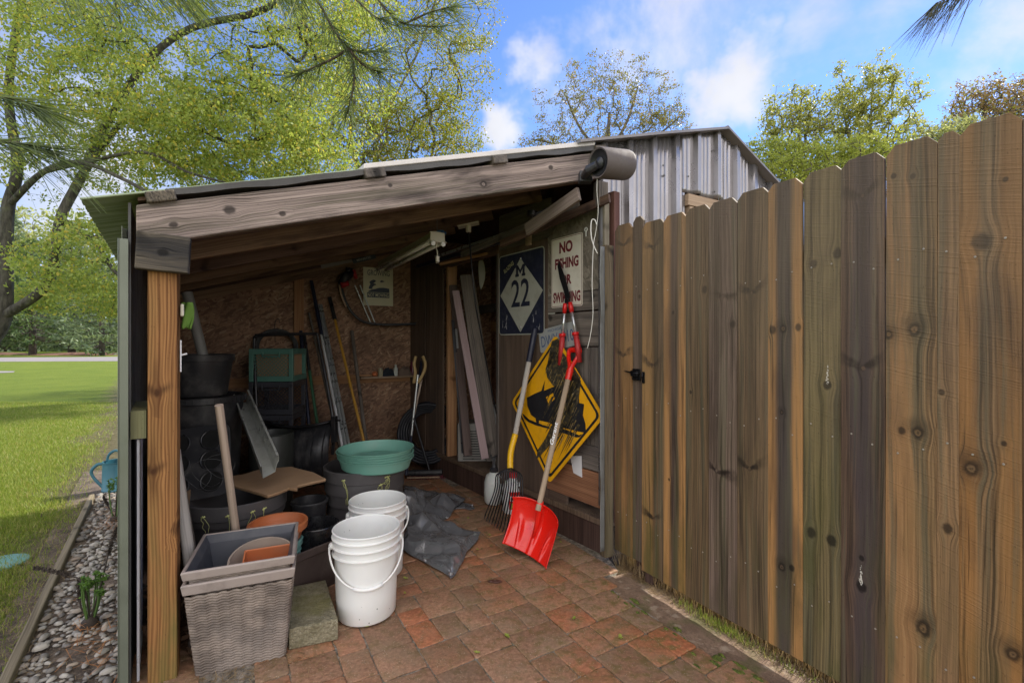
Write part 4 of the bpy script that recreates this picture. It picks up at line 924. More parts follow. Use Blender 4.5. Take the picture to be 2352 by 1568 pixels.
for s in (-1, 1): mb.tube(smoothpath([TT+hd*.005, TT+hd*.04+gx*.014*s, TT+hd*.085+gx*.038*s, TT+hd*.125+gx*.047*s, TT+hd*.14+gx*.040*s]), [.0135]*25, 8)
mb.tube([TT+hd*.138-gx*.047, TT+hd*.141, TT+hd*.138+gx*.047], [.0135, .015, .0135], 10)
for k in range(9): mb.tube([TT+hd*.1375+gx*(-.034+k*.0085), TT+hd*.1375+gx*(-.031+k*.0085)], .0165, 10)
mk('grip', mb, RB, t, smooth='auto')
gd = (hs-TT); ca = TT+gd*.30
Yg = -(gd.normalized()); Xg = nrm.cross(Yg)*-1
Xg = Yg.cross(nrm).normalized(); 
o_ = TT+gd*.50+nrm*.0175-Yg.cross(nrm)*0
mk('lettering', T2('Garant', .135, .024, TT+gd*.56+nrm*.018+Xg*.010, Yg, -Xg, .0015, .02, shear=.25), pm('label_white', (.8, .8, .8), .5), t)

# --- manure fork
YF = pm('yellow_ferrule_paint', (.78, .44, .008), .35, 0, .1, 8, (.4, .25, .05), .4)
GH = wood('pale_grey_handle', (.30, .27, .24), (.52, .48, .43), grain=70, knots=0, rings=.7, bump=.3)
f0 = onp(1229, 755, L(UW, 0), NR, .05); f1 = px(1214, 832, f0.y*1.0+.0); f2 = px(1183, 1000, 3.16); f3 = px(1173, 1040, 3.12); f4 = px(1172, 1080, 3.08)
t = thing('manure_fork', 'many-tined black fork with grey handle and yellow ferrule standing before the doorway jamb', 'garden fork', tuple(gp(1150, 1215)))
dirf = (f2-f0).normalized(); f1 = f0+dirf*((f2-f0).length*.30)
pole('handle', f1, f2, .0175, GH, t)
pole('handle_grip', f0-dirf*.0, f1+dirf*.01, .021, pm('navy_rubber', (.012, .013, .03), .45), t)
mk('ferrule', MB().tube(smoothpath([f2-dirf*.01, f3, f4]), [.0205]*13, 12), YF, t, smooth=True)
mb = MB(); n = 13
tipa, tipb = gp(1112, 1192, .012), gp(1186, 1246, .012)
for k in range(n):
    s = k/(n-1); tip = tipa*(1-s)+tipb*s; sh = px(1140+58*s, 1092-9*math.sin(PI*s), 3.10-.12*s)
    mid = (sh*.5+tip*.5)+Vector((.016, -.02, 0))*(1-.3*s)+Z*.02; sh2 = sh*.8+tip*.2+Vector((.012, -.03, 0))
    mb.tube(smoothpath([f4+Z*.015, f4*.5+sh*.5+Z*.016, sh, sh2, mid+Vector((.003, -.006, 0)), tip+Z*.05+Vector((.016, .004, 0)), tip]), [.0045]*34+[.003]*2+[.002], 5)
mk('tines', mb, BLKM, t, smooth=True)

# --- sprayer and red labelled jug
def lathe_thing(name, label, cat, prof, c, mat, part_='body', **k):
    t = thing(name, label, cat, tuple(c)); mk(part_, MB().lathe(prof, c, 40, **k), mat, t, smooth='auto'); return t
c = gp(1134, 1160); c = Vector((c.x, c.y+.06, 0))
MILK = pm('milky_plastic', (.62, .64, .60), .35, 0, .06, 3, (.35, .33, .28), .3, trans=.1)
t = lathe_thing('pump_sprayer', 'round milky plastic pump sprayer with black trigger top', 'sprayer', [(0, 0), (.062, 0), (.075, .02), (.078, .08), (.076, .16), (.060, .215), (.035, .235), (.030, .25), (0, .252)], c, MILK)
mk('nozzle', MB().lathe([(.034, .24), (.036, .262), (.02, .275), (.012, .30), (0, .302)], c, 16).box(c+Z*.32, (.022, .03, .07)).tube([c+Z*.345+Vector((.0, 0, 0)), c+Z*.37+Vector((.02, -.02, 0))], [.011, .007], 8).tube([c+Z*.33, c+Z*.355+Vector((-.022, .0, 0)), c+Z*.375+Vector((-.024, 0, 0))], [.008, .007, .006], 8), BLK, t)
c = gp(1172, 1182); c = Vector((c.x+.02, c.y+.075, 0))
t = lathe_thing('weedkiller_jug', 'white plastic jug with red and yellow label standing behind the fork tines', 'jug', [(0, 0), (.070, 0), (.078, .012), (.079, .17), (.066, .215), (.03, .235), (.026, .26), (0, .262)], c, pm('white_plastic', (.78, .78, .76), .35, trans=.1))
th0 = math.atan2(-c.y, -c.x)
def lab(z0, z1, a0, a1, r): return MB().grid(lambda i, j: c+Vector((math.cos(th0+a0+(a1-a0)*i)*r, math.sin(th0+a0+(a1-a0)*i)*r, z0+(z1-z0)*j)), 14, 3)
mk('label', lab(.04, .165, -.35, .9, .0805), pm('label_red', (.62, .02, .02), .4), t)
mk('label', lab(.045, .085, -.25, .8, .0812), pm('label_green_yellow', (.35, .33, .05), .5, 0, .9, 60), t)
mk('label', lab(.10, .135, -.25, .75, .0812), pm('label_white2', (.75, .75, .75), .5), t)
nl = Vector((math.cos(th0+.2), math.sin(th0+.2), 0)); xl = Z.cross(nl)
mk('lettering', T2('BUG', .062, .024, c+nl*.0835-xl*.032+Z*.105, xl, Z, .0006, .02), SIGNK, t)
mk('cap', MB().lathe([(.03, .25), (.03, .285), (0, .29)], c, 16).tube(smoothpath([c+Z*.275+xl*.0, c+Z*.285+xl*.05, c+Z*.24+xl*.09, c+Z*.16+xl*.085]), .008, 8), RED, t, smooth='auto')

# ================================================================== PATIO OBJECTS
# --- buckets
WB = pm('white_bucket_plastic', (.80, .80, .78), .38, 0, .03, 3, (.60, .58, .54), .2, trans=.05)
def speck(m, col=(.06, .05, .04), sc_=34, thr=.055):
    g = NT(m.node_tree); b = [n for n in g.n if n.type == 'BSDF_PRINCIPLED'][0]; src = b.inputs['Base Color'].links[0].from_socket
    co = g.coord('Object'); v = g.vor(g.vm('MULTIPLY', co, (1, 1, .7)), sc_); f = g.math('MULTIPLY', g.math('LESS_THAN', g.math('ADD', v, g.math('MULTIPLY', g.noise(co, 90, 3), .1)), thr+.06), g.mr(g.noise(co, 5, 3), .45, .6))
    g.put(b.inputs['Base Color'], g.mix(f, src, col)); return m
speck(WB)
def bucket(c, rot, hr, label):
    t = thing('white_bucket', label, 'bucket', tuple(c), group='white five gallon buckets')
    r1, r0, h = .150, .131, .395
    pr = [(0, .004), (r0-.006, .004), (r0, .012)]
    def rad(z): return r0+(r1-.006-r0)*z/h
    pr += [(rad(.1), .1), (rad(.27), .27), (rad(.287), .287), (rad(.287)+.010, .289), (rad(.287)+.011, .293), (rad(.295)+.001, .297), (rad(.325), .325), (rad(.327)+.010, .327), (rad(.33)+.011, .331), (rad(.335)+.001, .335), (rad(.36), .36), (rad(.36)+.009, .361), (rad(.363)+.010, .366), (rad(.37)+.002, .370), (r1-.006, .388), (r1, .389), (r1+.001, .394), (r1-.003, .397), (r1-.007, .393), (rad(.3)-.004, .3), (rad(.03)-.004, .03), (0, .012)]
    mk('body', MB().lathe(pr, c, 72), WB, t, smooth='auto')
    pa = []; ex = Vector((math.cos(rot), math.sin(rot), 0)); ey = Vector((-math.sin(rot), math.cos(rot), 0)); zh = .325; rr_ = rad(zh)+.012
    for s in (-1, 1): mk('handle_lug', MB().lathe([(0, 0), (.016, 0), (.016, .01), (.008, .016), (0, .017)], c+Z*zh+ex*rr_*s*.96, 14, m=fr3((0, 0, 0), ey, Z, ex*s).to_3x3()), WB, t, smooth='auto')
    for k in range(25):
        a = PI*k/24; q = hr; drop = math.sin(a)
        pa.append(c+Z*(zh-.19*drop*math.sin(q))+ex*math.cos(a)*(rr_+.008)+ey*(-1)*(.012+(rad(.2)+.034)*drop*math.cos(q)**.5))
    mk('handle', MB().tube(pa, .0042, 8), WB, t, smooth=True)
    hg = [p for p in pa[9:16]]; mk('handle_grip', MB().tube(hg, .008, 10), WB, t, smooth=True); return t
bucket(Vector((-.672, 2.17, .003)), R(20), R(55), 'front white plastic bucket with its bail handle hanging across its face')
bucket(Vector((-.728, 2.545, .003)), R(22), R(35), 'second white bucket behind the front one, beside the grey tarp')
# --- concrete block
def m_conc():
    m, g, b = base('mossy_concrete'); co = g.coord('Object'); n = g.noise(co, 14, 6, .7); n2 = g.noise(co, 120, 4, .7); v = g.vor(co, 90)
    c = g.mix(g.mr(n, .3, .7), (.17, .15, .085), (.36, .32, .22)); c = g.mix(g.mr(n2, .4, .7, 0, .6), c, (.13, .12, .08)); c = g.mix(g.mr(v, .1, .2, .6, 0), c, (.5, .47, .38)); c = g.mix(g.mr(g.noise(co, 6, 4), .5, .7, 0, .6), c, (.19, .18, .05))
    g.put(b.inputs['Base Color'], c); b.inputs['Roughness'].default_value = .95; g.put(b.inputs['Normal'], g.bump(g.math('ADD', g.math('ADD', n, n2), v), .8, .008)); return m
zt = .088; q = [gp(663, 1494), gp(777, 1470), gp(748, 1330, zt), gp(663, 1347, zt)]; q[2].z = q[3].z = 0
q[1] = q[0]+(q[1]-q[0]); q[2] = q[1]+(q[2]-q[1]); 
mb = MB().corners([Vector((p.x, p.y, .002)) for p in q]+[Vector((p.x, p.y, zt)) for p in q]); tag(mk('concrete_block', mb, m_conc(), loc=tuple(q[0]), bevel=.006), 'flat mossy concrete block between the wicker planter and front bucket', 'concrete block')

# --- nested wicker planters
def m_wicker():
    m, g, b = base('wicker_weave'); co = g.coord('Object'); n = g.noise(co, 5, 4); n2 = g.noise(g.vm('MULTIPLY', co, (9, 9, 14)), 1, 4, .6)
    at = g.new('ShaderNodeAttribute', attribute_name='rnd').outputs['Fac']
    c = g.mix(g.mr(n2, .3, .75), (.095, .072, .057), (.285, .228, .185)); c = g.mix(g.mr(n, .4, .7, 0, .5), c, (.20, .17, .15))
    g.put(b.inputs['Base Color'], c); b.inputs['Roughness'].default_value = .55; return m
WICK = m_wicker(); WRIM = pm('grey_brown_rim', (.34, .285, .255), .45, 0, .12, 8, (.12, .10, .09), .5, bump=.05); WIN = pm('slate_inner_plastic', (.060, .064, .078), .5, 0, .15, 5, (.14, .14, .14), .35)
def wplanter(z_top, shift, label, group, dz=0):
    fl, fr_, br = gp(417, 1315, .41), gp(675, 1274, .41), gp(656, 1201, .41)
    X = (fr_-fl); wx = .372; X.z = 0; X.normalize(); Y = Vector((-X.y, X.x, 0)); cx = fl+X*wx/2+Y*wx/2; cx.z = 0
    hw, hb, h = wx/2, .286/2, .41
    t = thing('wicker_planter', label, 'planter', tuple(cx+Z*.0), group=group)
    def half(z): return hb+(hw-.004-hb)*z/h
    N = 26*4; verts = []; NZ = 108
    mb = MB()
    def wf(i, j):
        z = j*(h-.05); k = int(round(i*N*2)) % (N*2); side = int(k//(N/2)); s = (k % (N//2))/(N/2)*2-1
        hh = half(z); ph = s*9*PI/1.0
        row = (z/.0105)+.16*math.cos(s*9*PI); wv = .0007*math.sin(ph*1.0+PI*int(row))*math.sin(PI*(row % 1)); stake = .0036*math.exp(-(((s*4.5+4.5) % 1-.5)/.14)**2)
        nrow = .0062*math.sin(PI*(row % 1))**.7; o_ = hh+wv+stake+nrow
        a = s*hh; p = ((a, -o_), (o_, a), (-a, o_), (-o_, -a))[side]
        return cx+X*p[0]+Y*p[1]+Z*(z+dz+.004)
    if dz < 0: mk('weave', mb.grid(wf, N*2, 260, wrap=True), WICK, t, smooth=True)
    else:
        hw -= .012; hb -= .012; zz0 = h-.052-.055
        def wf2(i, j):
            return wf(i, (zz0+.075*j)/(h-.05))
        mk('weave', mb.grid(wf2, N*2, 40, wrap=True), WICK, t, smooth=True)
    def ring(z0, z1, o0, o1, inn0, inn1):
        m_ = MB(); vv = []
        for z, hh in ((z0, o0), (z1-.004, o1), (z1, o1-.003), (z1, inn1+.003), (z1-.004, inn1), (z0, inn0)):
            for p in ((-hh, -hh), (hh, -hh), (hh, hh), (-hh, hh)):
                vv.append(cx+X*p[0]+Y*p[1]+Z*(z+dz))
        fs = [(r_*4+k, r_*4+(k+1) % 4, r_*4+4+(k+1) % 4, r_*4+4+k) for r_ in range(5) for k in range(4)]+[(20+k, 20+(k+1) % 4, (k+1) % 4, k) for k in range(4)]
        return m_.add(vv, fs)
    if dz == 0: hw += .012
    mk('rim', ring(h-(.034 if dz == 0 else .040), h, hw-.002, hw+.004, hw-.012, hw-.010), WRIM, t, bevel=.0025)
    if dz == 0:
        vv = []; 
        for z, hh in ((h-.003, hw-.0105), (h-.034, hw-.025), (.06, hb-.027)):
            for p in ((-hh, -hh), (hh, -hh), (hh, hh), (-hh, hh)): vv.append(cx+X*p[0]+Y*p[1]+Z*(z+dz))
        mk('liner', MB().add(vv, [(r_*4+k, r_*4+k+4, r_*4+(k+1) % 4+4, r_*4+(k+1) % 4) for r_ in range(2) for k in range(4)]+[(8, 9, 10, 11)]), WIN, t)
    return t, cx, X, Y
t1, PC, PXx, PYy = wplanter(.36, 0, 'outer wicker-look planter box standing beside the golden post', 'nested wicker planters', dz=-.048)
# shrink outer so that the inner rim sits proud above
t2, PC, PXx, PYy = wplanter(.41, 0, 'inner slate-lined wicker planter nested in the top of the other one', 'nested wicker planters', dz=0)
c = PC+PXx*.055+PYy*.045+Z*.215
TAUP = pm('taupe_pot_plastic', (.36, .29, .235), .45, 0, .08); OPL = pm('orange_pot_plastic', (.55, .17, .065), .5, 0, .1, 7, (.4, .2, .12), .4)
mt = Matrix.Rotation(R(38), 3, PXx) 
t = thing('taupe_pot', 'taupe round plastic pot lying tilted inside the wicker planter', 'pot', tuple(c)); mk('body', MB().lathe([(0, 0), (.09, 0), (.115, .13), (.125, .135), (.125, .16), (.118, .16), (.112, .13), (.088, .01), (0, .01)], c-Z*.02+PXx*.0, 40, m=Matrix.Rotation(R(16), 3, PXx)), TAUP, t, smooth='auto')
c2 = c+PXx*.03-PYy*.045+Z*.10
mb = MB(); X_, Y_, Z_ = PXx, (Matrix.Rotation(R(20), 3, PXx) @ PYy), (Matrix.Rotation(R(20), 3, PXx) @ Z)
for hw_, z_ in (((.085, .05), -.07), ((.1, .062), .035), ((.093, .055), .035), ((.08, .045), -.06)): mb.v += [tuple(c2+X_*sx*hw_[0]+Y_*sy*hw_[1]+Z_*z_) for sx, sy in ((-1, -1), (1, -1), (1, 1), (-1, 1))]
mb.f = [(r_*4+k, r_*4+(k+1) % 4, r_*4+4+(k+1) % 4, r_*4+4+k) for r_ in range(3) for k in range(4)]+[(12, 13, 14, 15), (3, 2, 1, 0)]
tag(mk('window_box', mb, OPL, loc=tuple(c2), bevel=.003), 'orange rectangular plastic pot resting in front of the taupe pot', 'pot')
# --- orange bowl, teal pot, black pots, brown trough behind the planters
def pot(name, label, c, r1, r0, h, mat, rimh=.03, rimo=.008, tilt=None, n=44, group=None, ribs=0, inner=None, cat='pot'):
    t = thing(name, label, cat, tuple(c), group=group); m = tilt
    pr = [(0, 0), (r0, 0), (r0+.002, .004)]
    steps = max(1, ribs)
    for k in range(1, steps+1):
        z = (h-rimh)*k/steps; r = r0+(r1-r0)*z/h
        if ribs and k < steps: pr += [(r-.002, z-.004), (r+.005, z), (r-.002, z+.005)]
        else: pr.append((r, z))
    pr += [(r1*.985+rimo, h-rimh+.002), (r1+rimo, h-.004), (r1+rimo-.003, h), (r1-.004, h-.001), (r1-.006, h-rimh), (r0-.006, .02), (0, .02)]
    mk('body', MB().lathe(pr, c, n, m=m), mat, t, smooth='auto'); return t
CLAY = pm('clay_plastic', (.50, .155, .055), .5, 0, .12, 6, (.38, .2, .13), .5); TEAL = pm('teal_plastic', (.17, .36, .33), .5, 0, .12, 6, (.22, .28, .26), .5)
pot('teal_pot', 'teal round plastic pot between the orange bowl and the brown trough', Vector((-1.147, 2.283, .125)), .112, .098, .16, TEAL, ribs=5)
pot('orange_bowl', 'wide orange plastic bowl planter resting on the teal pot behind the wicker planter', Vector((-1.142, 2.29, .287)), .125, .10, .085, CLAY, rimh=.035, rimo=.01)
# (both rest on an upturned black pot)
pot('upturned_pot', 'black upturned pot under the teal pot', Vector((-1.147, 2.283, .125)), .075, .09, .118, BLKD, tilt=Matrix.Rotation(PI, 3, 'X'))
q = [gp(672, 1262, .24), gp(775, 1233, .24)]
qa, qb = Vector((-.985, 2.08, 0)), Vector((-.735, 2.33, 0))
TRO = pm('brown_trough_plastic', (.085, .062, .056), .42, 0, .15, 5, (.2, .17, .15), .4)
X = Vector((.62, .78, 0)); a0 = Vector((-1.08, 2.02, 0)); d = Vector((-.78, .62, 0))*0
t = thing('brown_trough', 'long dark brown plastic trough planter behind the concrete block', 'planter', (-.9, 2.2, 0))
ta, tb = gp(640, 1290, .235), gp(775, 1237, .235); ta.z = tb.z = 0; X = (tb-ta).normalized(); Y = Vector((-X.y, X.x, 0)); ln = (tb-ta).length+.02; mb = MB()
for g_, z in ((-.018, 0), (-.004, .195), (.004, .20), (.006, .235), (-.004, .238), (-.010, .20), (-.028, .01)):
    mb.v += [tuple(ta+X*(-g_)+Y*(-g_)+Z*z), tuple(ta+X*(ln+g_)+Y*(-g_)+Z*z), tuple(ta+X*(ln+g_)+Y*(.25+g_)+Z*z), tuple(ta-X*g_+Y*(.25+g_)+Z*z)]
mb.f = [(r_*4+k, r_*4+(k+1) % 4, r_*4+4+(k+1) % 4, r_*4+4+k) for r_ in range(6) for k in range(4)]+[(24, 25, 26, 27), (3, 2, 1, 0)]
mk('body', mb, TRO, t, bevel=.002)
pot('black_pot', 'shiny black plastic pot standing in the brown trough next to the front bucket', Vector((-1.02, 2.45, .05)), .103, .085, .255, pm('glossy_black_plastic', (.012, .012, .014), .22, 0, .2, 8, (.10, .10, .10), .3), rimh=.03)
tt = pot('basket_pot', 'black perforated plastic pot in shadow behind the shiny black pot', Vector((-1.18, 2.735, .08)), .095, .08, .25, BLKD, rimh=.02)
# --- big ribbed planter with strings, green saucers
CH = pm('charcoal_planter_plastic', (.075, .070, .072), .45, 0, .15, 5, (.13, .125, .12), .4, bump=.03)
c = Vector((-.935, 2.99, .0))
def ribbed(name, label, c, r1, r0, h, bands, mat):
    t = thing(name, label, 'planter', tuple(c)); pr = [(0, 0), (r0, 0)]
    for k in range(bands+1):
        z = h*(.25+.75*k/(bands+1)); r = r0+(r1-r0)*z/h; pr += [(r-.002, z-.002), (r+.009, z+.003)]
    pr += [(r1+.006, h-.003), (r1+.003, h), (r1-.008, h), (r1-.012, h-.02), (r0-.01, .03), (0, .03)]
    mk('body', MB().lathe(pr, c, 64), mat, t, smooth='auto'); return t
t = ribbed('ribbed_planter', 'large charcoal ribbed planter under the green saucers, with tied yellow strings', c, .245, .205, .475, 4, CH)
STR = pm('yellow_string', (.50, .52, .20), .6)
def strings(par, c, r, zt, ang, l, seed, k=3):
    rr = random.Random(seed); mb = MB(); d = Vector((math.cos(ang), math.sin(ang), 0)); s = Vector((-d.y, d.x, 0))
    for q in range(k):
        a = c+d*(r+.004)+Z*zt+s*rr.uniform(-.004, .004); p = [c+d*(r-.01)+Z*(zt+.012), a]
        for j in range(1, 6): p.append(a+Z*(-l*j/5*rr.uniform(.85, 1))+s*(rr.uniform(-.012, .012)-.02*j/5*(1 if seed % 2 else -1)+.008*q)+d*.005*rr.random()-d*(.03*zt*j/5*.5))
        mb.tube(smoothpath(p, 4), .0011, 5)
    mb.tube([a+s*.012, a-s*.01-Z*.006], .004, 6)
    mk('string', mb, STR, par, smooth=True)
for px_, l in ((792, .17), (897, .06), (925, .05), (935, .12)):
    a = math.atan2(-(2.99-2.72), ((px_-1176)/1078*2.78-c.x)); strings(t, c, .245, .44 if px_ != 897 else .40, a, l, px_)
GS = pm('green_saucer_plastic', (.16, .37, .30), .42, 0, .1, 4, (.22, .33, .28), .4); speck(GS, (.08, .08, .05), 40, .02)
cs = Vector((-.855, 2.95, .462))
for k in range(5):
    z = cs+Z*(.0125*k)+Vector((-.003*k*(k % 2), .002*k, 0)); mt = Matrix.Rotation(R(2.0-k*.5), 3, 'Y')
    t = thing('green_saucer', ['bottom green plant saucer of the stack on the charcoal planter', 'second green saucer from the bottom of the stack', 'middle green saucer of the stack', 'second green saucer from the top of the stack', 'topmost green saucer of the stack, holding a dirty film and a dry leaf'][k], 'saucer', tuple(z), group='green saucers stacked on the planter')
    mk('dish', MB().lathe([(0, 0), (.195, 0), (.206, .008), (.211, .026), (.2115, .028), (.217, .046), (.2175, .048), (.222, .064), (.223, .067), (.231, .068), (.232, .073), (.224, .073), (.205, .02), (.19, .008), (0, .007)], z, 72, m=mt), GS, t, smooth='auto')
    if k == 4: mk('dry_leaf', MB().grid(lambda i, j: z+Vector((.165+.03*(i-.5), -.06+.045*(j-.5), .018+.01*math.sin(i*3)*math.cos(j*4))), 5, 5), pm('brown_leaf', (.22, .12, .07), .6), t, smooth=True)
# --- tub and cardboard
c = Vector((-1.475, 2.52, 0))
t = thing('black_tub', 'wide black plastic tub under the cardboard, with yellow strings tied to its rim', 'planter', tuple(c))
mk('body', MB().lathe([(0, 0), (.19, 0), (.222, .33), (.232, .333), (.234, .36), (.228, .365), (.24, .368), (.242, .435), (.236, .44), (.226, .437), (.185, .02), (0, .02)], c, 64), CH, t, smooth='auto')
for px_, l in ((485, .09), (602, .16), (668, .20), (535, .2)):
    a = math.atan2(-.22, ((px_-1176)/1078*2.34-c.x)); strings(t, c, .238, .40, a, l, px_+1, 2)
CB = pm('brown_cardboard', (.37, .235, .135), .8, 0, .07, 6, (.28, .17, .10), .3)
pl = [(487, 1101), (560, 1090), (600, 1078), (668, 1073), (720, 1086), (748, 1101), (700, 1112), (682, 1117), (683, 1124), (664, 1121), (640, 1131), (615, 1139)]
for k in range(3):
    zc = .452+.008*k; pts = [gp(x, y, .466) for x, y in pl]; w_ = Vector((.006*(k-1), .012*(1-k), 0))
    mb = MB(); n = len(pts); vv = [Vector((p.x, p.y, zc))+w_ for p in pts]; vv2 = [p+Z*.006 for p in vv]
    mb.add(vv+vv2, [tuple(range(n-1, -1, -1)), tuple(range(n, 2*n))]+[(i, (i+1) % n, n+(i+1) % n, n+i) for i in range(n)])
    tag(mk('cardboard_sheet', mb, CB, loc=tuple(vv[0])), ['bottom sheet of brown cardboard lying over the black tub', 'middle sheet of brown cardboard over the black tub', 'top sheet of brown cardboard, carrying the end of the metal gutter'][k], 'cardboard', 'cardboard sheets on the black tub')
p = [px(425, 1130, 2.36), px(468, 1108, 2.9), px(470, 1240, 2.7), px(415, 1250, 2.2)]
mb = MB().add([p[0], p[1], Vector((p[1].x, p[1].y, .0)), Vector((p[0].x, p[0].y, 0))], [(0, 1, 2, 3)]); tag(mk('cardboard', mb, CB, solid=.005, loc=tuple(p[0])), 'upright brown cardboard panel standing left of the black tub', 'cardboard')
# gutter offcut: open K-profile channel
g0, g1 = px(622, 1088, 2.46), px(556, 925, 3.2); ax = (g1-g0).normalized(); sx = Vector((.80, .42, .1)); sx = (sx-ax*sx.dot(ax)).normalized(); sy = ax.cross(sx)
if sy.z < 0: sy = -sy
pr = [(-.044, .070), (-.036, .074), (-.040, .0), (.024, .0), (.034, .035), (.048, .052), (.05, .086), (.040, .086)]
mb = MB(); ln = (g1-g0).length; n = len(pr)
for k in (0, 1):
    for a, b2 in pr: mb.v.append(tuple(g0+sx*a+sy*b2+ax*(ln*k+(.03*a/.06 if k == 0 else 0))))
mb.f = [(i, i+1, n+i+1, n+i) for i in range(n-1)]
tag(mk('gutter_piece', mb, pm('dull_gutter_metal', (.52, .53, .49), .35, .3, .2, 6, (.16, .17, .14), .5), solid=.002, loc=tuple(g0), bevel=.001), 'dull metal gutter offcut leaning with its lower end on the cardboard', 'gutter')
# wooden handles standing up at the left
BW_ = wood('bare_stick_wood', (.30, .22, .16), (.52, .42, .34), grain=60, knots=0, rings=.7, bump=.25)
for nm, a, b2, r, lab_, m_ in (('wooden_stick', px(503, 930, 1.97), px(562, 1370, 2.26), .0165, 'round bare wooden handle standing upright behind the wicker planter', BW_),
                      ('wooden_stick', px(402, 1035, 2.15), px(430, 1245, 1.98), .022, 'pale grey wooden handle leaning just right of the golden post', GH),
                      ('wooden_stick', px(408, 1045, 2.30), px(437, 1225, 2.2), .014, 'thin dark-grey handle leaning behind the pale handle by the post', W_GREY)):
    z_ = (b2-a).normalized(); b3 = a+z_*((a.z-.0)/-z_.z) if z_.z < 0 else b2
    tag(pole(nm, a, b3, r, m_, r2=r*1.05), lab_, 'stick')
# black stack at the left: pot, barrel, six-pack tray, wires
c = Vector((-2.02, 3.05, 0))
t = thing('black_barrel', 'tall black plastic barrel planter by the left wall', 'barrel', tuple(c)); mk('body', MB().lathe([(0, 0), (.20, 0), (.235, .80), (.24, .86), (.255, .865), (.255, .90), (.235, .905), (.19, .1), (0, .1)], c, 56), BLKD, t, smooth='auto')
mb = MB()
for k in range(44): a = 2*PI*k/44; d = Vector((math.cos(a), math.sin(a), 0)); mb.box(c+d*.257+Z*.882, (.006, .004, .03), Matrix.Rotation(a, 3, 'Z'))
mk('rim_ribs', mb, BLKD, t)
pot('tall_black_pot', 'black nursery pot standing on top of the barrel behind the post', c+Vector((.0, -.02, .906)), .195, .155, .262, BLKD, rimh=.045, rimo=.006)
o = px(448, 1062, 2.55); t = thing('pot_tray', 'black plastic pot tray with round holes leaning against the barrel', 'tray', tuple(o))
Xt = Vector((.93, .30, .12)).normalized(); Yt = (Vector((-.1, .42, .9))); Yt = (Yt-Xt*Yt.dot(Xt)).normalized(); Nt = Xt.cross(Yt)
mk('frame', MB().prism([(x-.17, y-.2) for x, y in rrect(.34, .40, .05)], o-Nt*.006, Xt, Yt, .006), BLKD, t, bevel=.002)
HOLE = pm('deep_black', (.004, .004, .004), .9)  # discs paint the dark of the openings onto the solid tray frame
for a in (-.08, .08):
    for b2 in (-.115, .0, .115): 
        cc_ = o+Xt*a+Yt*b2; mk('hole_rim', MB().lathe([(.055, 0), (.058, .006), (.052, .007), (.047, -.004)], cc_, 24, m=fr3((0, 0, 0), Xt, Yt, Nt).to_3x3()), BLK, t, smooth=True); mk('hole_dark_disc', MB().lathe([(0, -.0), (.051, .001)], cc_, 24, m=fr3((0, 0, 0), Xt, Yt, Nt).to_3x3()), HOLE, t)
WIRE = pm('grey_wire', (.12, .12, .12), .5, .3)
for i, (cx_, cy_, rr_, d_) in enumerate(((480, 1085, .085, 2.35), (505, 1070, .075, 2.4), (455, 1100, .06, 2.3))):
    q = px(cx_, cy_, d_); pts = [q+Vector((math.cos(a)*rr_*1.0, math.sin(a*2)*.02, math.sin(a)*rr_*.8)) for a in np.linspace(.2+i, 5.6+i, 22)]
    tag(mk('wire_loop', MB().tube(pts, .0011, 5), WIRE, smooth=True, loc=tuple(q)), ['largest grey wire loop in front of the black pot tray', 'grey wire loop crossing the right side of the pot tray', 'small grey wire loop low at the left of the pot tray'][i], 'wire', 'loose wire loops by the tray')
# pvc pipe, glove, hook plate on the post
tag(pole('plastic_pipe', px(474, 806, 3.05)-Z*.2+Vector((.02, 0, 0)), px(430, 672, 3.05), .031, pm('grey_pvc', (.22, .215, .20), .5, 0, .1)), 'grey plastic pipe standing in the tall black pot', 'pipe')
gq = px(430, 722, 1.95); mb = MB()
mb.grid(lambda i, j: gq+Vector(((i-.5)*.05*(1-.4*j), .012*math.sin(i*6+j*4), .05-.10*j-.012*abs(math.sin(i*9))*j)), 14, 14); tag(mk('work_glove', mb, pm('lime_fabric', (.17, .32, .05), .8), solid=.006, smooth=True, loc=tuple(gq)), 'lime green work glove hanging behind the golden post', 'glove')
HW = pm('white_painted_metal', (.78, .78, .78), .4, 0, .03)
pr_ = L(.1445, .045, 0); hx = px(409, 820, 1.74); h0 = L(.146, .03, .0)
t = thing('hook_bracket', 'white metal hook bracket on the inner side of the golden post', 'bracket', tuple(h0+Z*1.19))
mk('plate', MB().corners([h0+Z*z+A*a+B*b2 for z in (1.135, 1.255) for a, b2 in ((-.0, 0), (-.0, .005), (.028, .005), (.028, 0))]), HW, t, bevel=.001)
mk('hook', MB().tube([h0+B*.003+A*.01+Z*1.198, h0+B*.022+A*.005+Z*1.203], .0035, 8), HW, t)
tag(mk('outlet_box', MB().corners([h0+Z*z+A*a+B*b2 for z in (1.345, 1.392) for a, b2 in ((.0, .001), (.0, .013), (.04, .013), (.04, .001))]), pm('ivory_plastic', (.60, .55, .42), .4), bevel=.004, loc=tuple(h0+Z*1.36)), 'small ivory plastic box on the side of the golden post', 'outlet box')

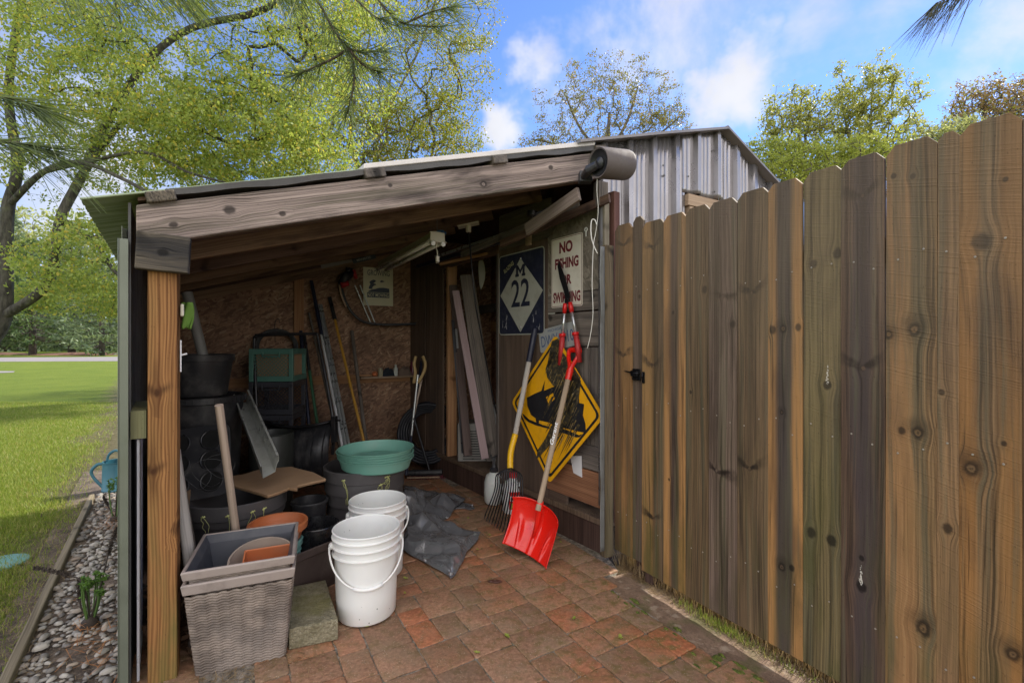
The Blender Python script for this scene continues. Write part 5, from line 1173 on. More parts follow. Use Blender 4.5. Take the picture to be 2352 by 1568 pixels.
# --- crates on the far side
def crate(c, X, mat, label, w=.34, h=.265, d=.33):
    Y = Vector((-X.y, X.x, 0)); t = thing('milk_crate', label, 'crate', tuple(c), group='stacked milk crates'); F = fr3((0, 0, 0), X, Y, Z).to_3x3()
    def P_(x, y, z): return c+X*x+Y*y+Z*z
    mb = MB()
    for sx, sy in ((-1, -1), (1, -1), (1, 1), (-1, 1)): mb.box(P_(sx*(w/2-.016), sy*(d/2-.016), h/2), (.034, .034, h), F)
    for z, hh in ((.022, .044), (h-.022, .044)):
        for s in (-1, 1): mb.box(P_(0, s*(d/2-.008), z), (w-.05, .014, hh), F); mb.box(P_(s*(w/2-.008), 0, z), (.014, d-.05, hh), F)
    mb.box(P_(0, 0, .006), (w-.03, d-.03, .008), F)
    mk('frame', mb, mat, t, bevel=.003)
    z0, z1 = .045, h-.048; H_ = z1-z0; Wd = w-.06
    for s in (-1, 1):
        mb = MB()
        for k in range(-8, 17):
            for sg in (1, -1):
                x0_ = -Wd/2+k*.03; pa = []
                # clip diagonal to the panel
                for a in np.linspace(0, 1, 13):
                    x = x0_+a*H_ if sg > 0 else x0_+(1-a)*H_
                    if -Wd/2 <= x <= Wd/2: pa.append(P_(x, s*(d/2-.008), z0+a*H_))
                if len(pa) > 1: mb.tube([pa[0], pa[-1]], .0026, 4, caps=False)
        mk('lattice', mb, mat, t)
    mb = MB(); 
    for s in (-1,): mb.box(P_(0, s*(d/2+.001), h-.062), (.12, .012, .012), F); mb.box(P_(-.066, s*(d/2+.001), h-.045), (.012, .012, .045), F); mb.box(P_(.066, s*(d/2+.001), h-.045), (.012, .012, .045), F)
    mk('handle_frame', mb, mat, t, bevel=.002); return t
Xc = Vector((.995, .10, 0)).normalized(); CRB = pm('crate_black', (.045, .046, .055), .35, 0, .2)
GRN = pm('dark_green_plastic', (.08, .20, .16), .45, 0, .12, 6, (.12, .2, .17), .3)
cb = px(640, 950, 3.97); base_ = Vector((cb.x, 3.97, .0))
crate(Vector((base_.x, base_.y, .655)), Xc, CRB, 'black milk crate under the green one, against the chipboard back wall')
crate(Vector((base_.x+.003, base_.y, .924)), Xc, GRN, 'green milk crate on top of the stack beside the snow scoop handle')
t = crate(Vector((base_.x, base_.y, .386)), Xc, CRB, 'black milk crate third from the top, mostly hidden behind the snow scoop')
t = crate(Vector((base_.x, base_.y, .117)), Xc, CRB, 'bottom black milk crate of the stack, hidden low behind the snow scoop')
tag(mk('wood_block', MB().box(Vector((base_.x, base_.y, .058)), (.36, .34, .115)), W_PLY, loc=tuple(base_)), 'plywood base block under the crate stack', 'block')
tag(mk('tan_carton', MB().box(Vector((base_.x+.003, base_.y, 1.045)), (.27, .26, .2)), CB, loc=(base_.x, base_.y, .95)), 'tan cardboard carton inside the green milk crate', 'box')
# hose coil hung behind crates
q = bw(635, 795, .09); mb = MB()
for k in range(3): mb.tube([q+B*math.cos(a)*(.15+.01*k)+Z*math.sin(a)*(.13+.01*k)+NB*(.012*k) for a in np.linspace(0, 2*PI, 30)], .011, 6, caps=False)
tag(mk('hose_coil', mb, BLK, smooth=True, loc=tuple(q)), 'black hose coil hanging on the back wall above the green crate', 'hose')
tag(mk('wire_hook', MB().tube(smoothpath([bw(632, 785, .03), bw(631, 750, .03), bw(634, 735, .03), bw(640, 732, .03), bw(642, 741, .03)]), .003, 5), BLKM, smooth=True, loc=tuple(bw(632, 770, .03))), 'thin wire hook holding the black hose coil on the wall', 'hook')
# --- black snow scoop with a tubular push frame
t = thing('snow_scoop', 'black ribbed push snow scoop with tall tubular handle, standing beside the crates', 'snow scoop', (-1.45, 3.6, 0))
a0, a1 = px(615, 962, 3.72), px(765, 950, 3.72); 
def sf(i, j):
    x = a0*(1-i)+a1*i; z = .62*(1-j)+.14*j-.035*math.sin(PI*i)*(1-j); rib = .016*(math.sin(i*7*2*PI) > .1); y = 3.66-.10*math.sin(PI*(.12+j*.8))+.07*(j > .0)*(1-j)**4-rib*(j > .08)
    return Vector((x.x+(.02*(i-.5))*0, y+.06*(abs(i-.5)*2)**4, z))
mk('pan', MB().grid(sf, 120, 30), BLKD, t, smooth='auto', solid=.004)
mk('pan_edge', MB().tube(smoothpath([sf(i, 0)+Z*.006 for i in np.linspace(0, 1, 8)]), .011, 8), BLKM, t, smooth=True)
mk('side_bracket', MB().box(px(768, 985, 3.64), (.035, .06, .20)).box(px(775, 965, 3.62), (.05, .02, .012)), BLKM, t, bevel=.004)
fl, fr_ = px(590, 958, 3.74), px(764, 957, 3.74); tl_, tr_ = px(584, 779, 3.85), px(733, 776, 3.85)
mk('push_frame', MB().tube(smoothpath([fl+Z*-.3, fl, tl_-Z*.05, tl_+Vector((.015, 0, .022)), tl_+Vector((.06, 0, .034)), tr_+Vector((-.06, 0, .034)), tr_+Vector((-.015, 0, .022)), tr_-Z*.05, fr_, fr_-Z*.3], 8), .0125, 10), BLK, t, smooth=True)
pot('grey_pot', 'grey-green cylindrical pot standing behind the gutter offcut', Vector((-1.72, 3.36, .0)), .145, .135, .60, pm('greygreen_pot', (.035, .038, .033), .5, 0, .2), rimh=.01, rimo=.001)

# --- long tools leaning on the back wall
def btool(x, y, off=.05): return bw(x, y, off)
def lean(name, label, cat, top, low, segs, group=None, off=.04, dist=None):
    """straight tool from picture point top on the back wall to picture point low nearer the camera (distance given); segs = [(part, t0, t1, r, mat)]"""
    a = bw(top[0], top[1], off); b2 = px(low[0], low[1], dist); d = b2-a
    zt_ = d*((a.z-.012)/(-d.z)) if d.z < 0 else d          # carry on down to the ground
    t = thing(name, label, cat, tuple(a+zt_), group=group); Lh = zt_.length; u = zt_.normalized()
    for part, t0, t1, r, m_ in segs: pole(part, a+u*Lh*t0, a+u*Lh*t1, r, m_, t)
    return t, a, u, Lh
GP = pm('green_pole_paint', (.045, .15, .075), .4); NV = pm('dark_blue_steel', (.018, .022, .045), .4, .2); 
SILV = pm('brushed_tube', (.50, .52, .52), .32, .7, .1); YH = pm('yellow_handle_paint', (.52, .27, .035), .4, 0, .12, 10, (.3, .18, .06), .5)
lean('long_pole', 'dark blue and green pole left of the plain green pole', 'pole', (691, 760), (708, 955), [('handle', 0, .62, .016, NV), ('shaft', .6, 1, .013, pm('olive_pole', (.07, .09, .04), .5))], off=.06, dist=4.18)
lean('long_pole', 'bright green pole leaning beside the crates', 'pole', (699, 770), (726, 955), [('handle', 0, .25, .014, BLK), ('shaft', .24, 1, .013, GP)], off=.05, dist=4.2)
lean('wood_lath', 'thin grey wooden lath leaning behind the scoop handle', 'lath', (710, 719), (744, 870), [('lath', 0, 1, .011, W_GREY)], off=.03, dist=4.3)
lean('long_pole', 'tall dark metal pole reaching highest on the back wall', 'pole', (715, 645), (775, 955), [('shaft', 0, 1, .017, NV)], off=.05, dist=4.05)
for k, (x0, x1, r, lab_) in enumerate(((739, 782, .011, 'white paint pole at the left of the shiny pole bundle'), (744, 790, .013, 'shiny silver pole in the middle of the bundle'), (748, 798, .011, 'silver pole at the right of the bundle'))):
    lean('paint_pole', lab_, 'pole', (x0-14+2*k, 700), (x1, 1003), [('shaft', 0, .80, r, SILV if k else pm('white_pole', (.6, .6, .6), .4)), ('foot', .8, 1, r*1.1, pm('pale_pole', (.45, .47, .46), .35, .3))], off=.06, dist=3.75)
tt, a, u, Lh = lean('cultivator', 'yellow-handled cultivator with black grip and black socket', 'garden tool', (757, 683), (829, 985), [('grip', 0, .13, .0185, BLK), ('handle', .13, .80, .0125, YH)], dist=4.15)
e = a+u*Lh*.80; mb = MB().tube([e, e+u*.08], [.016, .013], 8)
for s in (-1.5, -.5, .5, 1.5): mb.tube(smoothpath([e+u*.06, e+u*.12+B*.02*s, e+u*.22+B*.035*s+NB*.02, e+u*.25+B*.036*s+NB*.06]), .004, 5)
mk('tines', mb, BLKM, tt, smooth=True)
tt, a, u, Lh = lean('garden_hoe', 'grey wooden-handled tool with black socket right of the yellow one', 'garden tool', (808, 760), (835, 970), [('handle', 0, .78, .017, W_GREY), ('socket', .78, .98, .019, BLK)], dist=4.3)
mk('hoe_blade', MB().box(a+u*Lh*.985, (.15, .012, .08)), BLKM, tt)
# trimmer hung on the wall: curved shaft
t = thing('string_trimmer', 'string trimmer with curved black shaft and red motor hung on the back wall', 'trimmer', tuple(btool(870, 742)))
pth = [btool(783, 640, .08), btool(786, 668, .08), btool(800, 705, .09), btool(825, 733, .1), btool(860, 744, .1), btool(920, 745, .12), btool(985, 741, .14)]
P_ = smoothpath(pth, 8); mk('shaft', MB().tube(P_, .014, 8), BLK, t, smooth=True)
mk('stripe', MB().tube([p+NB*.004-B*.018 for p in P_[3:17]], .009, 6), pm('pale_orange_sleeve', (.45, .30, .2), .5), t, smooth=True)
mk('motor', MB().tube([btool(785, 655, .1), btool(793, 636, .1), btool(812, 625, .1)], [.04, .05, .035], 10).tube([btool(801, 628, .1), btool(803, 616, .1)], .03, 8), BLK, t, smooth=True)
mk('motor_cover', MB().tube([btool(783, 655, .12), btool(800, 650, .12)], [.03, .025], 8).tube([btool(812, 620, .12), btool(818, 640, .12)], .018, 8), REDD, t, smooth=True)
mk('head', MB().tube([btool(975, 741, .16), btool(992, 739, .16)], [.025, .03], 10), REDD, t, smooth=True)
for k, (a, b2) in enumerate((((815, 655), (852, 743)), ((827, 655), (862, 743)))):
    tag(pole('metal_rod', bw(a[0], a[1], .05), bw(b2[0], b2[1], .05), .006, SILV), ['left thin metal rod between trimmer motor and poster', 'right thin metal rod beside the gardening poster'][k], 'rod', 'thin rods behind the trimmer')
# --- gardening poster
w, h = .30, .385; o = bu(1.712, 1.615, .008); t = thing('garden_poster', 'cream GROWING NOT MOWING poster with a kneeling gardener on the back wall', 'poster', tuple(o))
Yp = Z; CRM = pm('poster_cream', (.66, .62, .42), .5, 0, .1); PBL = pm('poster_navy', (.035, .05, .075), .5, 0, .25, 30)
mk('card', MB().prism([(0, 0), (w, 0), (w, h), (0, h)], o, B, Yp, .002), CRM, t)
mk('lettering', T2('GROWING', .225, .055, o+B*.04+Z*.305, B, Yp, .0028, .004), PBL, t)
fig = [[(.055, .185), (.07, .215), (.06, .235), (.075, .25), (.10, .262), (.118, .258), (.128, .245), (.115, .238), (.10, .225), (.12, .222), (.128, .208), (.11, .205), (.095, .19), (.085, .175), (.10, .172), (.08, .165), (.055, .168)],
       [(.165, .25), (.185, .262), (.20, .255), (.215, .25), (.19, .24), (.175, .238)], [(.05, .145), (.08, .16), (.12, .17), (.16, .182), (.20, .185), (.26, .178), (.262, .15), (.262, .135), (.05, .135)]]
mk('picture', sum((MB().prism(f__, o+NB*.0026, B, Yp, .0004).v for f__ in ()), []) or (lambda m_: [m_.prism(f__, o+NB*.0024, B, Yp, .0005) for f__ in fig] and m_)(MB()), PBL, t)
mk('caption_band', MB().prism([(.038, .082), (.262, .082), (.262, .132), (.038, .132)], o+NB*.0024, B, Yp, .0005), PBL, t)
mk('lettering', T2('NOT MOWING', .21, .036, o+B*.045+Z*.089, B, Yp, .0036, .004), CRM, t)
# --- shelf and what stands on it
t = thing('wall_shelf', 'narrow wooden shelf on the back wall carrying small bottles', 'shelf', tuple(bu(1.95, .90, .07)))
plank('shelf_board', bu(1.66, .893, .085), bu(UW-.03, .893, .085), .15, .016, W_TAN, t, wdir=NB)
def item(name, label, cat, x, prof, mat, off=.09, n=20):
    q = bw(x, 860, off); q.z = .902; return tag(mk(name, MB().lathe(prof, q, n), mat, smooth='auto', loc=tuple(q)), label, cat)
item('orange_ball', 'small orange ball at the left end of the shelf', 'ball', 861, [(0, 0), (.02, .004), (.03, .025), (.02, .045), (0, .05)], OPL)
item('beige_bottle', 'squat beige bottle with black cap behind the dark cloth on the shelf', 'bottle', 874, [(0, 0), (.024, 0), (.024, .06), (.02, .065), (.02, .082), (0, .084)], pm('beige_plastic', (.35, .31, .2), .5), .12)
item('white_bottle', 'slim white and green bottle with white cap on the shelf', 'bottle', 909, [(0, 0), (.021, 0), (.022, .075), (.012, .088), (.011, .112), (0, .113)], pm('white_green_plastic', (.55, .58, .52), .4), .12)
item('spray_can', 'dark red can with yellow cap on the shelf', 'can', 948, [(0, 0), (.026, 0), (.026, .10), (.022, .108), (.022, .14), (0, .142)], pm('maroon_paint', (.10, .015, .03), .4), .1)
item('glass_jar', 'small cloudy plastic cup at the right end of the shelf', 'cup', 985, [(0, 0), (.024, 0), (.032, .075), (.028, .075), (.02, .006), (0, .006)], pm('cloudy_plastic', (.35, .34, .3), .3), .1)
def cloth(name, label, cat, c, rx, ry, h, mat, seed):
    mb = MB().grid(lambda i, j: c+B*rx*(1-j)*math.cos(2*PI*i)*(1+.25*mnoise.noise((i*6, j*3, seed)))+NB*ry*(1-j)*math.sin(2*PI*i)+Z*(h*math.sin(min(1, j*1.3)*PI/2)*(1+.5*mnoise.noise((math.cos(2*PI*i)*2, math.sin(2*PI*i)*2, j*3+seed)))), 40, 12, wrap=True)
    return tag(mk(name, mb, mat, smooth=True, loc=tuple(c)), label, cat)
q = bw(890, 860, .1); q.z = .902; cloth('dark_cloth', 'crumpled dark cloth on the shelf between the small bottles', 'cloth', q, .09, .05, .07, pm('dark_fabric', (.015, .02, .028), .9), 2)
q = bw(930, 862, .1); q.z = .902; cloth('brown_bag', 'crumpled brown paper bag on the shelf beside the white bottle', 'bag', q, .08, .05, .075, pm('brown_paper', (.17, .12, .09), .8), 5)
# --- tool group in the right back corner
tt, a, u, Lh = lean('dark_shovel', 'long dark-handled tool leaning into the back corner', 'garden tool', (979, 748), (951, 955), [('handle', 0, .98, .013, NV)], off=.10, dist=4.5)
for k, (a, b2, m_, lab_) in enumerate((((968, 872), (951, 952), BW_, 'short bare wooden handle in the corner tool group'), ((960, 860), (945, 1000), SILV, 'thin steel rod in the corner tool group'), ((951, 960), (986, 1079), BLKM, 'black push broom handle rising from the broom head'))):
    pa, pb = px(a[0], a[1], 4.42-.05*k), px(b2[0], b2[1], 4.36-.05*k); tag(pole('tool_rod', pa, pb, .011, m_), lab_, 'handle')
for s, (x0, x1) in enumerate(((955, 950), (971, 960))):
    tag(mk('shear_handle', MB().tube(smoothpath([px(x0, 818, 4.4), px(x0+(6 if s else -4), 836, 4.38), px(x0+(2 if s else -1), 855, 4.37), px(x1, 880, 4.36)]), [.015]*18+[.01], 8), pm('tan_grip', (.42, .29, .12), .5), smooth=True, loc=tuple(px(x0, 850, 4.4))), ['left tan curved grip of the old shears in the corner', 'right tan curved grip of the old shears in the corner'][s], 'grip')
q = px(985, 990, 4.55); mb = MB()
for k in range(9): mb.tube([q+Vector((math.cos(a)*(.27-.02*(k % 5)), .02*k-.1+.05*math.sin(a), math.sin(a)*(.27-.02*(k % 5)))) for a in np.linspace(0, 2*PI, 34)], .017, 6, caps=False)
tag(mk('drain_hose', mb, pm('corrugated_black', (.010, .011, .016), .5), smooth=True, loc=tuple(q-Z*.3)), 'large coil of black corrugated hose in the back corner', 'hose')
a, b2 = px(937, 1086, 4.28), px(1016, 1084, 4.28); t = thing('push_broom', 'black push broom head with reddish bristles lying by the back corner', 'broom', tuple((a+b2)/2))
mk('head', MB().tube([a, b2], .028, 8), BLK, t); mk('tan_edge', MB().tube([a-Z*.035-Vector((0, .03, 0)), b2-Z*.035-Vector((.02, .03, 0))], .008, 6), W_TAN, t)
mb = MB(); rr = random.Random(2)
for k in range(160): s = rr.random(); p = a*(1-s)+b2*s; mb.tube([p-Z*.02, p+Vector((rr.uniform(-.01, .03), rr.uniform(-.03, .03), -.06))], .002, 3, caps=False)
mk('bristles', mb, pm('dark_red_bristle', (.12, .02, .03), .8), t)
# --- boards and clutter in the doorway
def board(name, label, a, b2, w, t_, mat, wd=None, cat='board', top=None): return tag(plank(name, a, b2, w, t_, mat, wdir=wd or Vector((.9, .3, 0)), top=top), label, cat)
def dl(x, y, z=None, d=4.1): return px(x, y, d)
board('grey_board', 'wide grey weathered board leaning in the doorway', px(1133, 1055, 3.86), px(1072, 632, 4.15), .125, .022, W_GREY)
board('pink_board', 'narrow pinkish board leaning in the doorway', px(1114, 1053, 3.80), px(1046, 668, 4.1), .062, .02, wood('pink_painted_board', (.28, .19, .19), (.42, .32, .32), knots=.4))
board('brown_board', 'dark brown board leaning at the left of the doorway', px(1075, 1046, 4.0), px(1040, 655, 4.3), .07, .02, wood('umber_board', (.08, .055, .05), (.16, .115, .10), knots=.4))
for k, (x0, x1, m_) in enumerate(((1064, 1040, 'ski_black'), (1070, 1046, 'ski_silver'))):
    board('old_ski', ['black narrow ski leaning beside the door jamb', 'silver edged narrow ski leaning beside the door jamb'][k], px(x0, 1040, 4.05), px(x1, 735+20*k, 4.2), .028, .012, pm(m_, (.02, .02, .025) if k == 0 else (.30, .30, .31), .35), cat='ski')
a = px(1108, 598, 4.35); mb = MB()
P_ = smoothpath([px(1105, 598, 4.3), px(1107, 640, 4.3), px(1101, 690, 4.3), px(1098, 730, 4.3)], 6)
mb.grid(lambda i, j: P_[min(len(P_)-1, int(j*(len(P_)-1)))]+Vector(((i-.5)*.062*math.sin(PI*min(1, .08+j*1.9))**.5, 0, 0)), 3, len(P_)); t = tag(mk('white_stick', mb, pm('dull_white_lath', (.42, .40, .36), .5), solid=.012, loc=tuple(a)), 'white curved ski tip leaning behind the wide grey board', 'ski')
q = px(1100, 1012, 4.25); t = thing('air_conditioner', 'grey window air conditioner with louvres standing behind the boards in the doorway', 'air conditioner', (q.x, q.y, .19))
mk('case', MB().box(Vector((q.x, q.y, .19+.17)), (.36, .25, .34)), pm('grey_beige_metal', (.26, .25, .23), .45), t, bevel=.012); mb = MB()
for k in range(12): mb.box(Vector((q.x-.02, q.y-.128, .22+.022*k)), (.22, .006, .008))
mk('louvres', mb, BLK, t)
tag(mk('white_box', MB().box(Vector((px(1140, 965, 4.2).x, 4.2, .53+.06)), (.13, .2, .17)), pm('white_carton', (.55, .56, .56), .6), bevel=.003, loc=tuple(px(1140, 965, 4.2))), 'white cardboard carton at the right of the doorway', 'box')
# --- shop light, its plug, hanging rod, stored lumber under the roof
a, b2 = px(876, 612, 4.0), px(1004, 545, 3.0); ax = (b2-a).normalized(); sx = ax.cross(Z).normalized(); up = sx.cross(ax); F = fr3((0, 0, 0), sx, ax, up).to_3x3()
t = thing('shop_light', 'cream fluorescent shop light hanging under the rafters, switched off', 'shop light', tuple((a+b2)/2)); ln = (b2-a).length; CREAM = pm('cream_enamel', (.50, .46, .36), .4, 0, .05)
mb = MB(); pr = [(-.065, -.03), (-.03, .0), (-.025, .035), (.025, .035), (.03, .0), (.065, -.03)]
for k in (0, 1): mb.v += [tuple(a+sx*x+up*y+ax*ln*k) for x, y in pr]
mb.f = [(i, i+1, 7+i, 6+i) for i in range(5)]; mk('reflector', mb, CREAM, t, solid=.003)
mk('end_cap', MB().box(b2+up*.0, (.10, .02, .065), F), CREAM, t, bevel=.004)
mb = MB()
for s in (-1, 1): mb.tube([b2+sx*.034*s-up*.03-ax*.02, b2+sx*.034*s-up*.045+ax*.02], .015, 10)
mk('lamp_socket', mb, HW, t, smooth='auto')
mb = MB()
for s in (-1, 1): mb.tube([a+sx*.034*s-up*.03, b2+sx*.034*s-up*.03], .0125, 10)
mk('tube', mb, pm('tube_glass', (.62, .60, .54), .25), t, smooth=True)
mk('hanger', MB().tube([b2+up*.03, Vector((b2.x, b2.y, beam_z(1.2)+.1))], .002, 5), WIRE, t)
cord('power_cord', [b2-up*.03-ax*.0, b2-up*.06-ax*.02+sx*.0, b2-up*.09, b2-up*.125], .004, CREAM, '', '', par=t)
mk('plug', MB().box(b2-up*.14, (.02, .02, .035), F).tube([b2-up*.155+sx*.005, b2-up*.17+sx*.005], .0015, 4).tube([b2-up*.155-sx*.005, b2-up*.17-sx*.005], .0015, 4), CREAM, t, bevel=.003)
tag(mk('blue_clip', MB().box(px(1012, 538, 3.2), (.05, .05, .05)).tube([px(1003, 533, 3.2), px(1025, 536, 3.2)], .012, 8), pm('blue_plastic', (.03, .09, .17), .4), bevel=.006, loc=tuple(px(1012, 538, 3.2))), 'small blue plastic clip behind the end of the shop light', 'clip')
q = px(1076, 517, 3.3); t = thing('hanging_rod', 'thin dark rod with a square pale plate at its top hanging from the rafters', 'rod', tuple(q)); mk('plate', MB().box(q, (.15, .09, .008), Matrix.Rotation(R(-12), 3, 'Y')).tube([q, q-Z*.05], .02, 8), CREAM, t, bevel=.002); mk('rod', MB().tube([q-Z*.04, px(1092, 700, 3.45), px(1130, 900, 3.6), px(1146, 975, 3.7)], .006, 6), BLKM, t, smooth=True)
for nm, lab_, a, b2, w_, m_ in (('pale_plank', 'pale plank stored under the right end of the roof', px(1209, 528, 2.9), px(1330, 445, 2.55), .075, wood('dull_plank', (.10, .075, .06), (.26, .205, .17), knots=.5)),
        ('dark_plank', 'dark plank stored next to the pale one under the roof', px(1150, 560, 3.3), px(1400, 455, 2.65), .05, W_RAFT),
        ('grey_lath', 'long grey lath lying across the rafters above the doorway', px(1060, 585, 3.7), px(1330, 468, 2.8), .045, W_GREY),
        ('orange_lath', 'thin orange-brown stick above the doorway', px(1010, 607, 3.9), px(1130, 580, 3.75), .02, W_STUD),
        ('navy_pole', 'dark curved pole lying in the rafters over the back corner', px(958, 612, 4.3), px(1150, 555, 3.4), .03, NV),
        ('grey_pole', 'grey metal pole stored under the rafters behind the shop light', px(1000, 590, 4.0), px(1240, 510, 3.1), .02, SILV)):
    board(nm, lab_, a, b2, w_, .02, m_, wd=Z, cat='plank' if 'plank' in nm else 'lath')
tag(mk('clamp', MB().lathe([(0, 0), (.03, 0), (.03, .03), (0, .03)], px(1222, 496, 2.95), 12).tube([px(1222, 496, 2.95), px(1260, 480, 2.95)], .012, 6), BLKM, smooth='auto', loc=tuple(px(1222, 496, 2.95))), 'black clamp head sticking out between the stored planks', 'clamp')
for lab_, x0, y0, x1, y1, s_, c_ in (('pale wooden strip nailed under the rafters', 737, 611, 808, 596, '', (.25, .22, .18)), ('dark green strip with pale lettering under the rafters', 810, 600, 862, 588, 'MANISTEE', (.035, .05, .055))):
    a, b2 = bw(x0, y0, .12), bw(x1, y1, .12); X_ = (b2-a).normalized(); Y_ = (Z-X_*Z.dot(X_)).normalized(); t = thing('name_strip', lab_, 'strip', tuple(a)); mk('strip', MB().prism([(0, -.025), ((b2-a).length, -.025), ((b2-a).length, .02), (0, .02)], a, X_, Y_, .004), pm('strip_paint', c_, .5), t)
    if s_: mk('lettering', T2(s_, .14, .022, a+X_*.04-Y_*.012, X_, Y_, .0055, .01), SIGNW, t)

# --- crumpled grey tarp
TARP = pm('grey_tarp', (.19, .195, .21), .20, .3, .12, 4, (.09, .085, .08), .2, bump=.05, bscale=260, spec=1, coat=.6)
def tarp():
    t = thing('grey_tarp', 'crumpled silver-grey tarp spread on the pavers behind the white buckets', 'tarp', (-.55, 2.95, 0))
    def sheet(c4, seed, amp, nu=150, nv=150, edge=.15):
        TL, TR, BR2, BL2 = [Vector(p+(0,)) for p in c4]
        rt_ = random.Random(int(seed*10)); waves = []
        for k in range(8):
            an = rt_.uniform(0, PI); fq = 1.6*1.33**k; waves.append((math.cos(an), math.sin(an), fq, rt_.random(), .55/fq**1.05))
        def tri(x): x = x % 1; return abs(2*x-1)
        def fn(i, j):
            wob = .035*mnoise.noise((i*3, j*3, seed)); wob2 = .05*mnoise.noise((i*2.4+5, j*2.4, seed)); r3 = mnoise.noise((i*9, j*9, seed))
            p = (TL*(1-i)+TR*i)*(1-j)+(BL2*(1-i)+BR2*i)*j; h = 0
            for cx_, sy_, fq, ph, am in waves: h += am*tri((p.x*cx_+p.y*sy_)*fq+ph+.35*mnoise.noise((p.x*2.2, p.y*2.2, fq)))*(.55+.9*mnoise.noise((p.x*3, p.y*3, fq*3)))
            e = min(1, min(i, 1-i, j, 1-j)/edge); z = .006+amp*(.25+.75*e)*max(0, h-.12)
            return Vector((p.x+wob+.02*r3*e, p.y+wob2, max(.006, z)))
        return MB().grid(fn, nu, nv), fn
    m1, f1 = sheet(((-1.02, 4.05), (-.38, 3.70), (-.44, 3.30), (-.80, 3.16)), 4.3, .30, edge=.14); mk('upper_fold', m1, TARP, t, smooth='auto', solid=.0015)
    m2, f2 = sheet(((-.80, 3.42), (-.19, 3.04), (-.31, 2.42), (-.66, 2.80)), 9.7, .26, edge=.09); mk('lower_fold', m2, TARP, t, smooth='auto', solid=.0015)
    m3, f3_ = sheet(((-.42, 3.62), (-.30, 3.60), (-.29, 3.50), (-.44, 3.47)), 2.2, .03, 30, 30); mk('twisted_corner', m3, TARP, t, smooth=True, solid=.0015)
    for nm, fn, i, j in (('grommet', f1, .96, .93), ('grommet', f2, .93, .95), ('grommet', f2, .5, .96), ('grommet', f3_, .9, .3)):
        p = fn(i, j)+Z*.004; mk(nm, MB().tube([p+Vector((math.cos(a)*.009, math.sin(a)*.009, 0)) for a in np.linspace(0, 2*PI, 13)], .003, 6), ALU, t, smooth=True)
tarp()

# ================================================================== OUTSIDE: bed, lawn, trees
def quads(name, P, U, V_, rnd, mat, parent=None, loc=(0, 0, 0), kind=None, bend=0.0, diamond=True):
    """many small leaf faces in one mesh. P centres, U half-length vectors, V half-width vectors (n,3)"""
    n = len(P); lx = np.array(loc)
    P = P-lx
    if diamond: c = np.stack([P-U, P+V_*1-U*.1, P+U, P-V_-U*.1], 1)
    else: c = np.stack([P-U-V_, P-U+V_, P+U+V_*.2, P+U-V_*.2], 1)
    me = bpy.data.meshes.new(name); me.vertices.add(4*n); me.vertices.foreach_set('co', c.reshape(-1).astype(np.float32))
    me.loops.add(4*n); me.loops.foreach_set('vertex_index', np.arange(4*n, dtype=np.int32)); me.polygons.add(n)
    me.polygons.foreach_set('loop_start', np.arange(0, 4*n, 4, dtype=np.int32)); me.update(calc_edges=True)
    at = me.attributes.new('rnd', 'FLOAT', 'FACE'); at.data.foreach_set('value', rnd.astype(np.float32))
    me.materials.append(mat); o = bpy.data.objects.new(name, me); C.objects.link(o); mw = Matrix.Translation(Vector(loc)); WM[o.name] = mw
    if parent is not None: o.parent = parent; o.matrix_basis = WM[parent.name].inverted() @ mw
    else: o.matrix_basis = mw
    if kind: o['kind'] = kind
    return o
def unit(a): return a/np.maximum(1e-9, np.linalg.norm(a, axis=1, keepdims=True))
def grow(trunks, targets, rng, rtip=.006, stiff=.16, sag=.0, jit=.03, trad=None):
    """attach every target to the nearest node of the skeleton; returns paths with radii and tip segments"""
    N = []; PAR = []; paths = []
    for tr in trunks:
        pts = smoothpath(tr, 5); start = None
        if N:
            d = [(Vector(q)-pts[0]).length for q in N]; k = int(np.argmin(d)); start = k if d[k] < .6 else None
        ids = [start] if start is not None else []
        for p in pts:
            N.append(np.array(p)); PAR.append(ids[-1] if ids else -1); ids.append(len(N)-1)
        paths.append(ids)
    base_ = N[0]; order = sorted(range(len(targets)), key=lambda i: np.linalg.norm(targets[i]-N[len(N)//2]))
    arr = np.zeros((len(N)+len(targets)*5+5, 3)); arr[:len(N)] = np.array(N); cnt = len(N); par = PAR[:]+[0]*(len(arr)-len(PAR)); twigs = []
    nroot = 6
    for i in order:
        t = targets[i]; d = np.linalg.norm(arr[nroot:cnt]-t, axis=1)+np.maximum(0, arr[nroot:cnt, 2]-t[2])*.6; k = int(np.argmin(d))+nroot; p0 = arr[k]; v = t-p0; L_ = np.linalg.norm(v)
        dp = p0-arr[par[k]] if par[k] >= 0 else np.array([0, 0, 1.]); dp = dp/max(1e-6, np.linalg.norm(dp)); ids = [k]; prev = k
        for s in (.25, .5, .75, 1):
            q = p0+v*s+(dp*L_*stiff)*math.sin(PI*s)*.6+rng.normal(0, jit, 3)*L_*math.sin(PI*s)+np.array([0, 0, -sag*L_*s*s])
            arr[cnt] = q; par[cnt] = prev; prev = cnt; ids.append(cnt); cnt += 1
        paths.append(ids); twigs.append(ids)
    rad = np.zeros(cnt)
    for ids in twigs: rad[ids[-1]] += rtip**2.2
    kids = rad.copy()
    for j in range(cnt-1, 0, -1):
        if kids[j] <= 0: kids[j] = (rtip*.5)**2.2
        if par[j] >= 0: kids[par[j]] += kids[j]*(1 if True else 0)
    rad = kids**(1/2.2)
    if trad:
        for ids, (r0_, r1_) in zip(paths, trad):
            for q_, i_ in enumerate(ids): rad[i_] = max(rad[i_], r0_+(r1_-r0_)*q_/len(ids))
    return arr[:cnt], rad, paths, twigs
